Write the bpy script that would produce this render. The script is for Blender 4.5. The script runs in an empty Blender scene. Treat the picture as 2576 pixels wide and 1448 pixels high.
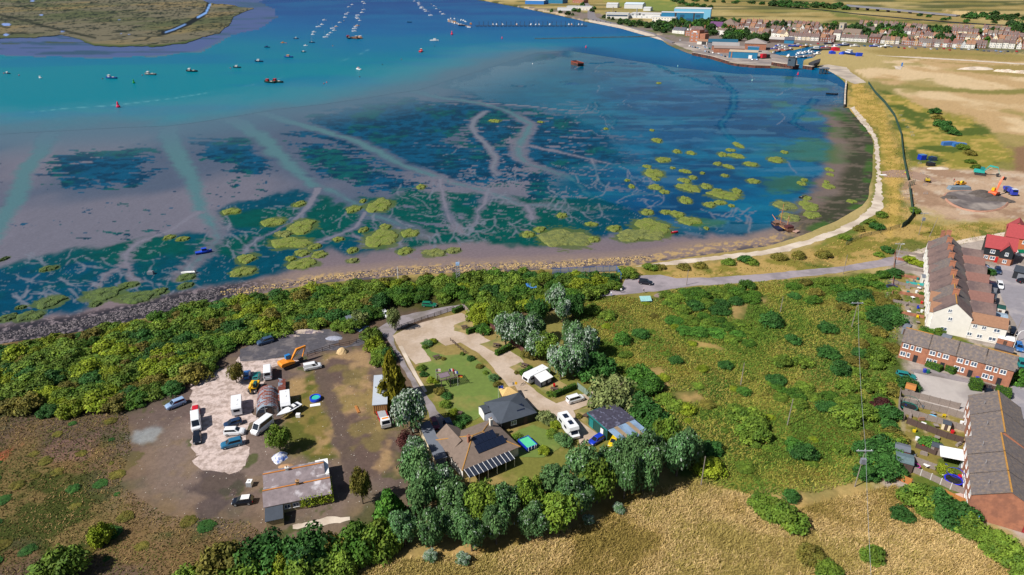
import bpy, bmesh, math, random
import numpy as np
from mathutils import Vector, Matrix
rad = math.radians
scene = bpy.context.scene
COL = scene.collection
# ------------------------------------------------------------------ camera
FOC, CU, CV = 1717.0, 1288.0, 724.0
PITCH, HGT = rad(25.5), 95.0
cam_d = bpy.data.cameras.new('camera'); cam = bpy.data.objects.new('camera', cam_d); COL.objects.link(cam)
cam.location = (0, 0, HGT); cam.rotation_euler = (rad(90) - PITCH, 0, 0)
cam_d.sensor_width = 36.0; cam_d.lens = 36.0 * FOC / 2576.0
cam_d.clip_start = 0.5; cam_d.clip_end = 30000
scene.camera = cam
# ------------------------------------------------------------------ light
SUN_EL, SUN_DIR = rad(46), rad(27)
w = bpy.data.worlds.new('World'); scene.world = w; w.use_nodes = True
nt = w.node_tree; nt.nodes.clear()
sky = nt.nodes.new('ShaderNodeTexSky'); sky.sky_type = 'NISHITA'; sky.sun_disc = False
sky.sun_elevation = SUN_EL
bgn = nt.nodes.new('ShaderNodeBackground'); bgn.inputs[1].default_value = 0.05
out = nt.nodes.new('ShaderNodeOutputWorld')
nt.links.new(sky.outputs[0], bgn.inputs[0]); nt.links.new(bgn.outputs[0], out.inputs[0])
sd = bpy.data.lights.new('sun', 'SUN'); sd.energy = 4.6; sd.angle = rad(0.5); sd.color = (1.0, 0.95, 0.87)
sun = bpy.data.objects.new('sun', sd); COL.objects.link(sun)
sv = Vector((-math.cos(SUN_DIR) * math.cos(SUN_EL), -math.sin(SUN_DIR) * math.cos(SUN_EL), math.sin(SUN_EL)))
sun.rotation_euler = sv.to_track_quat('Z', 'Y').to_euler(); sun.location = (-200, -100, 300)
sky.sun_rotation = math.atan2(sv.x, sv.y)
scene.view_settings.view_transform = 'Standard'; scene.view_settings.look = 'None'
scene.view_settings.exposure = 0.60; scene.view_settings.gamma = 1.0
scene.render.film_transparent = False
try:
 scene.cycles.max_bounces = 4; scene.cycles.diffuse_bounces = 2; scene.cycles.glossy_bounces = 2
 scene.cycles.transparent_max_bounces = 4; scene.cycles.caustics_reflective = False; scene.cycles.caustics_refractive = False
except Exception: pass
# ------------------------------------------------------------------ helpers
LZ = 0.30
_s, _c = math.sin(PITCH), math.cos(PITCH)
def GA(uv, z=0.0):
 uv = np.asarray(uv, float); a = (uv[..., 0] - CU) / FOC; b = (uv[..., 1] - CV) / FOC
 t = (HGT - z) / (_s + b * _c)
 return np.stack([a * t, (_c - b * _s) * t], -1)
def G(u, v, z=LZ):
 p = GA((u, v), z); return Vector((p[0], p[1], z))
def HD(u1, v1, u2, v2, z=LZ):
 a, b = G(u1, v1, z), G(u2, v2, z); return math.atan2(b.y - a.y, b.x - a.x)
def UV(p):
 d = Vector(p) - Vector((0, 0, HGT)); f = d.y * _c - d.z * _s; up = d.y * _s + d.z * _c
 return CU + FOC * d.x / f, CV - FOC * up / f
def lin(r, g, b, k=0.80):
 f = lambda c: ((c / 255 + .055) / 1.055) ** 2.4 if c > 10 else c / 255 / 12.92
 return (f(r) * k, f(g) * k, f(b) * k)
def h2(x, y, s=0):
 n = np.sin(x * 127.1 + y * 311.7 + s * 74.7) * 43758.5453; return n - np.floor(n)
def vnoise(x, y, s=0):
 xi, yi = np.floor(x), np.floor(y); fx, fy = x - xi, y - yi
 fx = fx * fx * (3 - 2 * fx); fy = fy * fy * (3 - 2 * fy)
 a, b, c, d = h2(xi, yi, s), h2(xi + 1, yi, s), h2(xi, yi + 1, s), h2(xi + 1, yi + 1, s)
 return (a * (1 - fx) + b * fx) * (1 - fy) + (c * (1 - fx) + d * fx) * fy
def fbm(x, y, s=0, o=4):
 r = 0; a = .5; t = 0
 for i in range(o):
  r = r + a * vnoise(x * 2 ** i, y * 2 ** i, s + i * 3.1); t += a; a *= .55
 return r / t
def sdf(poly, P, far=None):
 if far is not None:
  q = np.asarray(poly); k = (P[:, 0] > q[:, 0].min() - far) & (P[:, 0] < q[:, 0].max() + far) & (P[:, 1] > q[:, 1].min() - far) & (P[:, 1] < q[:, 1].max() + far)
  r = np.full(len(P), 1e6); r[k] = sdf(poly, P[k]); return r
 n = len(poly); d2 = np.full(len(P), 1e12); ins = np.zeros(len(P), bool)
 x, y = P[:, 0], P[:, 1]
 for i in range(n):
  ax, ay = poly[i]; bx, by = poly[(i + 1) % n]; ex, ey = bx - ax, by - ay
  t = np.clip(((x - ax) * ex + (y - ay) * ey) / (ex * ex + ey * ey + 1e-9), 0, 1)
  d2 = np.minimum(d2, (x - ax - t * ex) ** 2 + (y - ay - t * ey) ** 2)
  if ey != 0:
   c = ((ay > y) != (by > y)) & (x < ex * (y - ay) / ey + ax); ins ^= c
 d = np.sqrt(d2); return np.where(ins, -d, d)
def ldist(pts, wid, P, far=None):
 if far is not None:
  q = np.asarray(pts); k = (P[:, 0] > q[:, 0].min() - far) & (P[:, 0] < q[:, 0].max() + far) & (P[:, 1] > q[:, 1].min() - far) & (P[:, 1] < q[:, 1].max() + far)
  r = np.full(len(P), 1e6); r[k] = ldist(pts, wid, P[k]); return r
 d = np.full(len(P), 1e6); x, y = P[:, 0], P[:, 1]
 for i in range(len(pts) - 1):
  ax, ay = pts[i]; bx, by = pts[i + 1]; ex, ey = bx - ax, by - ay
  t = np.clip(((x - ax) * ex + (y - ay) * ey) / (ex * ex + ey * ey + 1e-9), 0, 1)
  d = np.minimum(d, np.hypot(x - ax - t * ex, y - ay - t * ey) - (wid[i] * (1 - t) + wid[i + 1] * t))
 return d
def sstep(a, b, x):
 t = np.clip((x - a) / (b - a), 0, 1); return t * t * (3 - 2 * t)
def mix(a, b, t): return a * (1 - t[:, None]) + np.asarray(b)[None, :] * t[:, None] if np.ndim(b) == 1 else a * (1 - t[:, None]) + b * t[:, None]
def mesh_np(name, V, Fq, col=None, tri=False):
 me = bpy.data.meshes.new(name); k = 3 if tri else 4
 me.vertices.add(len(V)); me.vertices.foreach_set('co', np.asarray(V, np.float32).ravel())
 nf = len(Fq); me.loops.add(nf * k); me.loops.foreach_set('vertex_index', np.asarray(Fq, np.int32).ravel())
 me.polygons.add(nf); me.polygons.foreach_set('loop_start', np.arange(nf, dtype=np.int32) * k)
 me.polygons.foreach_set('loop_total', np.full(nf, k, np.int32))
 if col is not None:
  at = me.attributes.new('tint', 'FLOAT_COLOR', 'POINT')
  c = np.ones((len(V), 4), np.float32); c[:, :col.shape[1]] = col; at.data.foreach_set('color', c.ravel())
 me.update(calc_edges=True); return me
def link(name, me, m=None, parent=None):
 o = bpy.data.objects.new(name, me); COL.objects.link(o)
 if m is not None and not me.materials: me.materials.append(m)
 if parent is not None: o.parent = parent
 return o
def tag(o, label=None, cat=None, group=None, kind=None):
 if label: o['label'] = label
 if cat: o['category'] = cat
 if group: o['group'] = group
 if kind: o['kind'] = kind
 return o
def thing(name, label, cat, loc=(0, 0, 0), rz=0, group=None):
 o = bpy.data.objects.new(name, None); COL.objects.link(o); o.empty_display_size = .3
 o.location = loc; o.rotation_euler = (0, 0, rz); return tag(o, label, cat, group)
def dup(root, loc=None, rz=None, label=None, group=None, scale=None, swap=None):
 r = root.copy(); COL.objects.link(r)
 if loc is not None: r.location = loc
 if rz is not None: r.rotation_euler = (0, 0, rz)
 if label: r['label'] = label
 if group: r['group'] = group
 if scale is not None: r.scale = scale
 for ch in list(root.children):
  c = ch.copy(); COL.objects.link(c); c.parent = r
  if swap and ch.data and ch.data.materials and ch.data.materials[0] in swap:
   c.material_slots[0].link = 'OBJECT'; c.material_slots[0].material = swap[ch.data.materials[0]]
  for g in list(ch.children):
   d = g.copy(); COL.objects.link(d); d.parent = c
 return r
# ------------------------------------------------------------------ materials
_M = {}
def nodes(m):
 m.use_nodes = True; n = m.node_tree.nodes; n.clear()
 o = n.new('ShaderNodeOutputMaterial'); p = n.new('ShaderNodeBsdfPrincipled'); m.node_tree.links.new(p.outputs[0], o.inputs[0])
 return m.node_tree, n, m.node_tree.links, p
def noise_fac(nt, sc, detail=4, rough=.6, obj=False, stretch=None):
 n, l = nt.nodes, nt.links
 tc = n.new('ShaderNodeTexCoord'); src = tc.outputs['Object'] if obj else n.new('ShaderNodeNewGeometry').outputs['Position']
 if stretch:
  mp = n.new('ShaderNodeMapping'); mp.inputs['Scale'].default_value = stretch; l.new(src, mp.inputs[0]); src = mp.outputs[0]
 t = n.new('ShaderNodeTexNoise'); t.inputs['Scale'].default_value = sc; t.inputs['Detail'].default_value = detail
 t.inputs['Roughness'].default_value = rough; l.new(src, t.inputs['Vector']); return t.outputs['Fac']
def ramp(nt, fac, lo, hi, a, b):
 r = nt.nodes.new('ShaderNodeMapRange'); r.inputs[1].default_value = lo; r.inputs[2].default_value = hi
 r.inputs[3].default_value = a; r.inputs[4].default_value = b; nt.links.new(fac, r.inputs[0]); return r.outputs[0]
def mul(nt, colr, fac):
 m = nt.nodes.new('ShaderNodeVectorMath'); m.operation = 'SCALE'
 if isinstance(colr, tuple): m.inputs[0].default_value = colr[:3]
 else: nt.links.new(colr, m.inputs[0])
 nt.links.new(fac, m.inputs['Scale']); return m.outputs[0]
def mixc(nt, a, b, fac):
 m = nt.nodes.new('ShaderNodeMix'); m.data_type = 'RGBA'
 for s, v in ((6, a), (7, b)):
  if isinstance(v, tuple): m.inputs[s].default_value = (*v[:3], 1)
  else: nt.links.new(v, m.inputs[s])
 nt.links.new(fac, m.inputs[0]); return m.outputs[2]
def bump(nt, p, fac, st, dist):
 b = nt.nodes.new('ShaderNodeBump'); b.inputs['Strength'].default_value = st; b.inputs['Distance'].default_value = dist
 nt.links.new(fac, b.inputs['Height']); nt.links.new(b.outputs[0], p.inputs['Normal'])
def mat(name, rgb, rough=.6, sc=2.0, var=.25, metal=0, rgb2=None, obj=True, bmp=0, spec=.5, sc2=None, cover=(.45, .6), coat=0):
 """a surface of one colour with procedural wear; rgb2 gives patches of a second colour"""
 if name in _M: return _M[name]
 m = bpy.data.materials.new(name); nt, n, l, p = nodes(m)
 f = noise_fac(nt, sc, 5, .65, obj)
 c = rgb if rgb2 is None else mixc(nt, rgb, rgb2, ramp(nt, noise_fac(nt, sc2 or sc * .4, 4, .6, obj), cover[0], cover[1], 0, 1))
 l.new(mul(nt, c, ramp(nt, f, .25, .75, 1 - var, 1 + var)), p.inputs['Base Color'])
 p.inputs['Roughness'].default_value = rough; p.inputs['Metallic'].default_value = metal
 p.inputs['Specular IOR Level'].default_value = spec
 if coat: p.inputs['Coat Weight'].default_value = coat; p.inputs['Coat Roughness'].default_value = .06
 if bmp: bump(nt, p, f, .6, bmp)
 _M[name] = m; return m
def tmat(name, rough=.9, sc=1.0, var=.2, bmp=.1, spec=.3, alpha_wet=False, bsc=None):
 """terrain: the surface's own colour per vertex, broken up by noise"""
 m = bpy.data.materials.new(name); nt, n, l, p = nodes(m)
 a = n.new('ShaderNodeAttribute'); a.attribute_name = 'tint'
 f = noise_fac(nt, sc, 6, .7)
 l.new(mul(nt, a.outputs['Color'], ramp(nt, f, .25, .75, 1 - var, 1 + var)), p.inputs['Base Color'])
 p.inputs['Specular IOR Level'].default_value = spec; p.inputs['Roughness'].default_value = rough
 if alpha_wet: l.new(ramp(nt, a.outputs['Alpha'], 0, 1, rough, .12), p.inputs['Roughness'])
 if bmp: bump(nt, p, f if bsc is None else noise_fac(nt, bsc, 5, .7), .7, bmp)
 return m
class MB:
 def __init__(s): s.v = []; s.f = []; s.M = None
 def add(s, vs, fs):
  k = len(s.v)
  s.v += [tuple(s.M @ Vector(p)) if s.M else tuple(p) for p in vs]; s.f += [tuple(i + k for i in f) for f in fs]; return s
 def box(s, x0, x1, y0, y1, z0, z1):
  return s.add([(x0, y0, z0), (x1, y0, z0), (x1, y1, z0), (x0, y1, z0), (x0, y0, z1), (x1, y0, z1), (x1, y1, z1), (x0, y1, z1)],
                     [(0, 3, 2, 1), (4, 5, 6, 7), (0, 1, 5, 4), (1, 2, 6, 5), (2, 3, 7, 6), (3, 0, 4, 7)])
 def prism(s, prof, y0, y1, axis='y'):
  n = len(prof)
  if axis == 'y': vs = [(x, y0, z) for x, z in prof] + [(x, y1, z) for x, z in prof]
  elif axis == 'x': vs = [(y0, x, z) for x, z in prof] + [(y1, x, z) for x, z in prof]
  else: vs = [(x, z, y0) for x, z in prof] + [(x, z, y1) for x, z in prof]
  return s.add(vs, [tuple(range(n)), tuple(range(2 * n - 1, n - 1, -1))] + [(i, n + i, n + (i + 1) % n, (i + 1) % n) for i in range(n)])
 def loft(s, rings, cap=True):
  n = len(rings[0]); vs = [p for r in rings for p in r]; fs = []
  for k in range(len(rings) - 1):
   for i in range(n): fs.append((k * n + i, k * n + (i + 1) % n, (k + 1) * n + (i + 1) % n, (k + 1) * n + i))
  if cap: fs += [tuple(range(n - 1, -1, -1)), tuple(range((len(rings) - 1) * n, len(rings) * n))]
  return s.add(vs, fs)
 def tube(s, a, b, r0, r1=None, n=8):
  r1 = r0 if r1 is None else r1; a, b = Vector(a), Vector(b); d = (b - a).normalized()
  x = d.orthogonal().normalized(); y = d.cross(x)
  return s.loft([[tuple(c + (x * math.cos(t) + y * math.sin(t)) * r) for t in [6.2832 * i / n for i in range(n)]] for c, r in ((a, r0), (b, r1))])
 def path(s, pts, r, n=6):
  for a, b in zip(pts, pts[1:]): s.tube(a, b, r, r, n)
  return s
 def dome(s, c, rx, ry, rz, nu=12, nv=5, full=False):
  rings = []
  for j in range(nv + 1):
   t = (math.pi * (j / nv) - math.pi / 2) if full else (math.pi / 2 * j / nv)
   k = max(math.cos(t), .02)
   rings.append([(c[0] + rx * k * math.cos(6.2832 * i / nu), c[1] + ry * k * math.sin(6.2832 * i / nu), c[2] + rz * math.sin(t)) for i in range(nu)])
  return s.loft(rings)
 def quad(s, *p): return s.add(list(p), [tuple(range(len(p)))])
 def build(s, name, m, parent=None, smooth=False, fix=True):
  me = bpy.data.meshes.new(name); me.from_pydata(s.v, [], s.f)
  if fix:
   bm = bmesh.new(); bm.from_mesh(me); bmesh.ops.recalc_face_normals(bm, faces=bm.faces); bm.to_mesh(me); bm.free()
  if smooth: me.polygons.foreach_set('use_smooth', [True] * len(me.polygons))
  me.update(); return link(name, me, m, parent)
 def at(s, loc, rz=0, sc=1):
  s.M = Matrix.Translation(loc) @ Matrix.Rotation(rz, 4, 'Z') @ Matrix.Scale(sc, 4); return s
def densify(pts, step, closed=True):
 o = []; n = len(pts)
 for i in range(n if closed else n - 1):
  a, b = np.array(pts[i]), np.array(pts[(i + 1) % n]); k = max(1, int(np.hypot(*(b - a)) / step))
  for j in range(k): o.append(a + (b - a) * j / k)
 if not closed: o.append(np.array(pts[-1]))
 return np.array(o)
def sheet(name, uvs, m, z, jit=.3, step=1.5, kind='structure', label=None, cat=None, world=False):
 """a ground surface: outline given by survey points, edge made ragged by jit metres"""
 W = np.array(uvs, float) if world else GA(uvs, z)
 W = densify(W, step)
 if jit:
  W[:, 0] += (fbm(W[:, 0] * .35, W[:, 1] * .35, 3) - .5) * 2 * jit * 1.6; W[:, 1] += (fbm(W[:, 0] * .35, W[:, 1] * .35, 9) - .5) * 2 * jit * 1.6
 from mathutils.geometry import tessellate_polygon
 vs = [Vector((x, y, 0)) for x, y in W]; tris = tessellate_polygon([vs])
 me = bpy.data.meshes.new(name); me.from_pydata([(x, y, z) for x, y in W], [], [tuple(t) for t in tris])
 bm = bmesh.new(); bm.from_mesh(me); bmesh.ops.recalc_face_normals(bm, faces=bm.faces)
 if sum(f.normal.z for f in bm.faces) < 0: bmesh.ops.reverse_faces(bm, faces=bm.faces)
 bm.to_mesh(me); bm.free(); o = link(name, me, m); return tag(o, label, cat, None, kind)
def inside(poly, x, y):
 r = False; n = len(poly)
 for i in range(n):
  ax, ay = poly[i]; bx, by = poly[(i + 1) % n]
  if (ay > y) != (by > y) and x < (bx - ax) * (y - ay) / (by - ay) + ax: r = not r
 return r
SHORE = [(-700, 960), (-200, 895), (0, 866), (107, 850), (215, 832), (337, 807), (425, 784), (515, 767), (635, 744), (720, 727), (811, 712), (944, 702), (1019, 692),
         (1144, 687), (1288, 684), (1400, 677), (1513, 672), (1600, 668), (1663, 657), (1788, 640), (1860, 630), (1932, 620), (1994, 601), (2044, 582),
         (2112, 553), (2169, 518), (2185, 500), (2185, 472), (2195, 445), (2195, 400), (2198, 362), (2192, 345), (2175, 320), (2155, 297), (2135, 272),
         (2122, 271), (2124, 240), (2127, 210), (2105, 191), (2082, 178), (2062, 170), (2046, 172), (2020, 171), (2022, 152), (2048, 144), (2066, 129), (2082, 122),
         (2074, 114), (2030, 119), (1995, 127), (1940, 131), (1946, 138), (1982, 141), (2005, 150), (2006, 172), (1990, 174), (1932, 172), (1855, 166), (1830, 162), (1788, 149), (1743, 139),
         (1700, 123), (1678, 112), (1665, 101), (1650, 92), (1620, 82), (1588, 75), (1550, 66), (1483, 58), (1438, 47), (1363, 31), (1287, 16), (1194, -1), (1120, -20), (1000, -45), (900, -60)]
FAR = [(5200, -60), (5200, 960), (4300, 1750), (-1700, 1750)]
LAND = SHORE + FAR
MARSH = [(-1900, -60), (-300, -58), (300, -30), (480, -10), (525, 7), (560, 11), (640, 21), (590, 42), (575, 65), (550, 82), (480, 103), (470, 108), (400, 117), (290, 117), (235, 114),
         (212, 106), (200, 98), (150, 88), (100, 93), (50, 96), (0, 96), (-300, 100), (-1900, 110)]
MHALO = [(-1900, 150), (-300, 142), (0, 140), (130, 144), (260, 146), (400, 140), (500, 129), (540, 112), (580, 88), (644, 74), (690, 42), (684, 22), (650, 4), (700, -25), (740, -60), (-1900, -62)]
RIVER_LOW = [(-1900, 380), (-300, 350), (0, 338), (150, 330), (300, 322), (420, 318), (500, 308), (600, 292), (700, 275), (820, 262), (900, 250), (1000, 234), (1050, 228), (1100, 212), (1200, 180),
             (1290, 152), (1350, 133), (1430, 128), (1560, 148), (1700, 170), (1850, 186), (1990, 192), (2080, 200), (2126, 224)]
RIVER = RIVER_LOW + [(2160, 180), (2030, 140), (2090, 118), (2060, 108), (1900, 125), (2000, 155), (1900, 150), (1600, 60), (1300, 0), (1200, -64), (-1900, -64)]
CH = [
 [(140, 320, 40), (90, 400, 34), (50, 470, 34), (20, 540, 36), (-60, 640, 40)],
 [(415, 300, 40), (435, 370, 36), (470, 430, 32), (492, 480, 28), (505, 530, 24), (540, 575, 12), (548, 600, 7), (530, 625, 6), (492, 660, 6), (470, 692, 7)],
 [(500, 535, 12), (425, 583, 9), (350, 612, 9), (322, 640, 8), (318, 668, 5), (262, 692, 3), (245, 720, 2)],
 [(318, 668, 4), (335, 700, 3), (345, 712, 3)],
 [(560, 290, 44), (620, 320, 38), (690, 378, 32), (745, 425, 26), (794, 470, 20), (850, 492, 15), (894, 511, 11), (914, 530, 10), (940, 545, 8), (964, 552, 6), (1006, 570, 7), (1030, 576, 4), (1064, 596, 2)],
 [(800, 475, 13), (775, 520, 10), (740, 555, 7), (690, 583, 4), (644, 604, 3), (612, 640, 3)],
 [(914, 535, 8), (894, 572, 7), (849, 592, 7), (800, 612, 8), (770, 628, 8)],
 [(1000, 572, 5), (1003, 590, 6), (1002, 612, 6), (985, 624, 5)], [(885, 590, 4), (915, 605, 4), (918, 622, 5)],
 [(600, 262, 30), (706, 302, 26), (794, 327, 22), (894, 354, 20), (960, 385, 20), (1011, 411, 18), (1060, 432, 16), (1106, 450, 13), (1160, 466, 10), (1219, 482, 8), (1288, 510, 6), (1330, 517, 6), (1390, 516, 3), (1440, 526, 2)],
 [(1106, 452, 6), (1115, 490, 6), (1122, 520, 6), (1130, 540, 5), (1152, 566, 3), (1170, 590, 2)], [(1122, 530, 3), (1135, 560, 3), (1163, 585, 2)],
 [(1224, 486, 7), (1218, 515, 6), (1203, 532, 4), (1200, 556, 2), (1190, 570, 2)], [(1325, 517, 5), (1338, 535, 7), (1342, 552, 10)],
 [(980, 205, 28), (1069, 238, 20), (1130, 250, 16), (1194, 258, 15), (1288, 282, 12), (1338, 312, 12), (1316, 345, 13), (1300, 374, 12), (1313, 404, 9), (1345, 420, 7), (1388, 434, 6), (1440, 452, 5), (1463, 464, 5), (1474, 487, 3), (1490, 497, 2), (1552, 513, 1.5)],
 [(1225, 262, 9), (1288, 264, 9), (1413, 277, 8), (1488, 283, 7), (1530, 290, 8), (1552, 300, 7), (1540, 320, 5), (1533, 334, 4), (1550, 360, 2)],
 [(1488, 282, 5), (1503, 268, 5), (1496, 258, 3)], [(1330, 368, 7), (1380, 378, 6), (1438, 390, 5), (1500, 404, 4), (1560, 418, 5), (1580, 440, 2)],
 [(1490, 400, 5), (1504, 430, 4), (1506, 450, 5), (1530, 476, 5), (1560, 486, 3)],
 [(1219, 282, 12), (1190, 303, 10), (1181, 322, 9), (1200, 342, 9), (1225, 362, 9), (1248, 395, 8), (1240, 425, 7), (1250, 440, 6)],
 [(1800, 190, 8), (1840, 230, 7), (1850, 255, 8), (1832, 290, 8), (1812, 310, 7), (1835, 345, 4), (1850, 360, 3)],
 [(1640, 160, 4), (1700, 185, 5), (1760, 205, 5), (1830, 225, 4)], [(1440, 175, 6), (1470, 160, 4), (1540, 158, 4), (1600, 160, 3)], [(2050, 250, 10), (2010, 290, 9), (1990, 310, 7), (2030, 330, 6)],
]
GREENW = [(-300, 735), (-100, 690), (60, 655), (130, 642), (300, 612), (420, 592), (515, 585), (545, 532), (600, 508), (650, 505), (760, 468), (820, 515), (900, 500), (980, 505), (1050, 478), (1290, 500), (1500, 500), (1620, 540),
          (1720, 560), (1880, 565), (2000, 570), (2070, 560), (2000, 590), (1900, 592), (1760, 590), (1600, 590), (1480, 600), (1400, 612), (1320, 620), (1240, 612), (1190, 612), (1150, 618), (1060, 620), (1000, 624), (960, 626), (900, 648), (830, 630), (740, 662), (725, 690),
          (640, 705), (560, 712), (480, 722), (400, 745), (300, 752), (240, 770), (180, 792), (110, 800), (60, 822), (0, 822), (-300, 862)]
BLUEW = [(1420, 140), (1700, 182), (2132, 236), (2120, 300), (2118, 380), (2112, 480), (2062, 558), (1990, 580), (1880, 590), (1700, 575), (1560, 590), (1490, 560), (1420, 520), (1400, 460), (1440, 420), (1560, 410), (1530, 330), (1440, 300), (1200, 250), (1130, 215), (1250, 170)]
PATCH = [([(1120, 235), (1330, 268), (1345, 420), (1262, 485), (1150, 440)], .72), ([(560, 450), (720, 430), (800, 480), (700, 520)], .42), ([(240, 480), (430, 470), (440, 560), (200, 560)], .34),
 ([(90, 400), (230, 375), (420, 370), (440, 440), (370, 470), (200, 480), (110, 470)], .66), ([(0, 400), (45, 410), (30, 490), (0, 500)], .5),
 ([(480, 345), (640, 350), (700, 380), (720, 430), (600, 460), (520, 440), (485, 390)], .78), ([(90, 520), (190, 525), (180, 570), (90, 560)], .42),
 ([(0, 590), (90, 550), (110, 570), (30, 640), (0, 650)], .6), ([(270, 575), (440, 545), (440, 610), (290, 625)], .5),
 ([(690, 345), (760, 300), (960, 245), (1200, 260), (1180, 350), (1240, 420), (1240, 480), (1120, 470), (1000, 430), (880, 380), (760, 350)], .76),
 ([(690, 350), (860, 365), (1010, 430), (1100, 470), (1060, 490), (900, 490), (800, 440), (740, 400)], .74), ([(1060, 205), (1400, 120), (1480, 260), (1200, 250)], .74), ([(1200, 280), (1560, 290), (1600, 420), (1440, 440), (1300, 440), (1260, 400)], .8),
 ([(1240, 420), (1420, 440), (1500, 520), (1300, 510)], .78), ([(720, 480), (790, 500), (760, 540), (660, 560), (560, 520), (620, 495)], .5)]
PCH = []
IS = [(754, 514, 14, 6), (686, 560, 26, 10), (759, 572, 34, 15), (731, 612, 46, 13), (714, 590, 21, 7), (954, 518, 30, 15), (890, 527, 17, 8), (913, 507, 8, 4), (1059, 471, 12, 5), (961, 600, 42, 19), (915, 580, 11, 6), (969, 572, 14, 6), (1031, 588, 20, 10), (851, 603, 12, 5), (886, 631, 12, 7), (793, 622, 15, 6), (760, 638, 19, 7), (803, 642, 19, 8), (731, 652, 13, 5), (761, 665, 34, 12), (1019, 633, 18, 8), (1094, 637, 28, 9), (1141, 631, 17, 7), (888, 657, 14, 5),
      (582, 533, 20, 7), (426, 598, 12, 5), (460, 602, 14, 5), (122, 677, 18, 6), (11, 653, 7, 5), (620, 652, 22, 10), (610, 685, 27, 11), (470, 698, 18, 8), (467, 720, 16, 7), (325, 718, 20, 6), (262, 741, 45, 13), (347, 749, 45, 12), (127, 761, 31, 12), (75, 796, 28, 11), (240, 766, 14, 6), (20, 801, 20, 8), (52, 775, 11, 4), (400, 735, 20, 7),
      (1703, 382, 10, 4), (1738, 386, 11, 4), (1669, 403, 18, 6), (1628, 420, 10, 3.5), (1692, 424, 6, 2.5), (1645, 437, 25, 9), (1650, 452, 9, 4), (1724, 432, 12, 4.5), (1767, 437, 6, 2.5), (1805, 413, 11, 3.5), (1818, 390, 11, 5), (1838, 379, 12, 3), (1852, 393, 17, 5.5), (1833, 420, 10, 5), (1888, 414, 17, 4.5), (1857, 366, 10, 6), (1823, 443, 9, 3), (1722, 455, 15, 5), (1743, 448, 10, 4), (1895, 457, 15, 5), (1648, 472, 18, 5.5), (1672, 484, 11, 5), (1733, 473, 24, 10), (1777, 470, 14, 6), (1804, 480, 12, 3.5), (1823, 492, 38, 9), (1853, 482, 12, 6), (1725, 505, 16, 8), (1785, 516, 16, 5.5), (1812, 511, 14, 5), (1840, 519, 7, 3), (1589, 470, 8, 4), (1578, 455, 6, 2.5), (1629, 535, 17, 6), (1675, 535, 14, 5), (1703, 540, 17, 7), (1735, 557, 26, 10), (1640, 572, 44, 18), (1622, 590, 52, 12), (1413, 543, 12, 6), (1488, 565, 15, 4.5), (1420, 600, 60, 22), (1329, 591, 17, 7), (1358, 579, 15, 6), (1493, 604, 17, 6), (1545, 576, 17, 7), (1580, 598, 30, 10), (1777, 576, 6, 3),
      (1952, 403, 20, 6), (2086, 428, 10, 3.5), (2089, 441, 8, 3), (2023, 454, 8, 3.5), (2016, 463, 10, 4), (2084, 470, 17, 5.5), (2079, 459, 7, 2.5), (2142, 508, 11, 4), (1974, 518, 25, 11), (2034, 519, 23, 11), (2042, 542, 21, 8), (1987, 548, 24, 9), (1973, 384, 9, 3), (2029, 499, 12, 5), (1653, 354, 12, 5), (1640, 329, 6, 2), (1657, 210, 6, 2), (1524, 325, 6, 2), (1360, 308, 7, 2), (1245, 305, 13, 3.5)]
def grid(u0, u1, v0, v1, su, sv, z, su2=0, sv2=0):
 us = np.arange(u0, u1 + su, su); vs = np.arange(v0, v1 + sv, sv)
 if su2: us = np.concatenate([np.arange(-1700, u0, su2), us, np.arange(u1 + 40, 4300, su2)])
 if sv2: vs = np.concatenate([vs, np.arange(v1 + 30, 1760, sv2)])
 U, V = np.meshgrid(us, vs)
 uv = np.stack([U.ravel(), V.ravel()], -1); n, m = len(us), len(vs)
 i = np.arange(n * m).reshape(m, n); Fq = np.stack([i[1:, :-1].ravel(), i[1:, 1:].ravel(), i[:-1, 1:].ravel(), i[:-1, :-1].ravel()], -1)
 return uv, Fq
def clip_grid(uv, Fq, poly, step):
 d = sdf(poly, uv); x, y = uv[:, 0], uv[:, 1]; near = np.abs(d) < step * .75; Q = uv[near]
 best = np.full(len(Q), 1e9); B = Q.copy()
 for i in range(len(poly)):
  ax, ay = poly[i]; bx, by = poly[(i + 1) % len(poly)]; ex, ey = bx - ax, by - ay
  t = np.clip(((Q[:, 0] - ax) * ex + (Q[:, 1] - ay) * ey) / (ex * ex + ey * ey + 1e-9), 0, 1)
  px, py = ax + t * ex, ay + t * ey; dd = np.hypot(Q[:, 0] - px, Q[:, 1] - py); k = dd < best
  best[k] = dd[k]; B[k, 0] = px[k]; B[k, 1] = py[k]
 uv = uv.copy(); uv[near] = B; dv = np.where(near, 0, d)
 a, b, c_, d_ = (uv[Fq[:, i]] for i in range(4)); ar = np.abs((c_ - a)[:, 0] * (d_ - b)[:, 1] - (c_ - a)[:, 1] * (d_ - b)[:, 0]) / 2
 keep = (dv[Fq] <= 0).all(1) & ~(near[Fq].all(1) & (d[Fq].mean(1) > 0)) & (ar > .04 * step * step)
 Fq = Fq[keep]; used = np.unique(Fq); mp = np.zeros(len(uv), int); mp[used] = np.arange(len(used))
 return uv[used], mp[Fq]
def rough_poly(uvs, amp, step, fr, s=0, closed=True):
 W = densify(np.array(uvs, float), step, closed); out = W.copy()
 out[:, 0] += (fbm(W[:, 0] * fr, W[:, 1] * fr, s) - .5) * 2 * amp; out[:, 1] += (fbm(W[:, 0] * fr, W[:, 1] * fr, s + 7) - .5) * amp
 return [tuple(p) for p in out]
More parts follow.
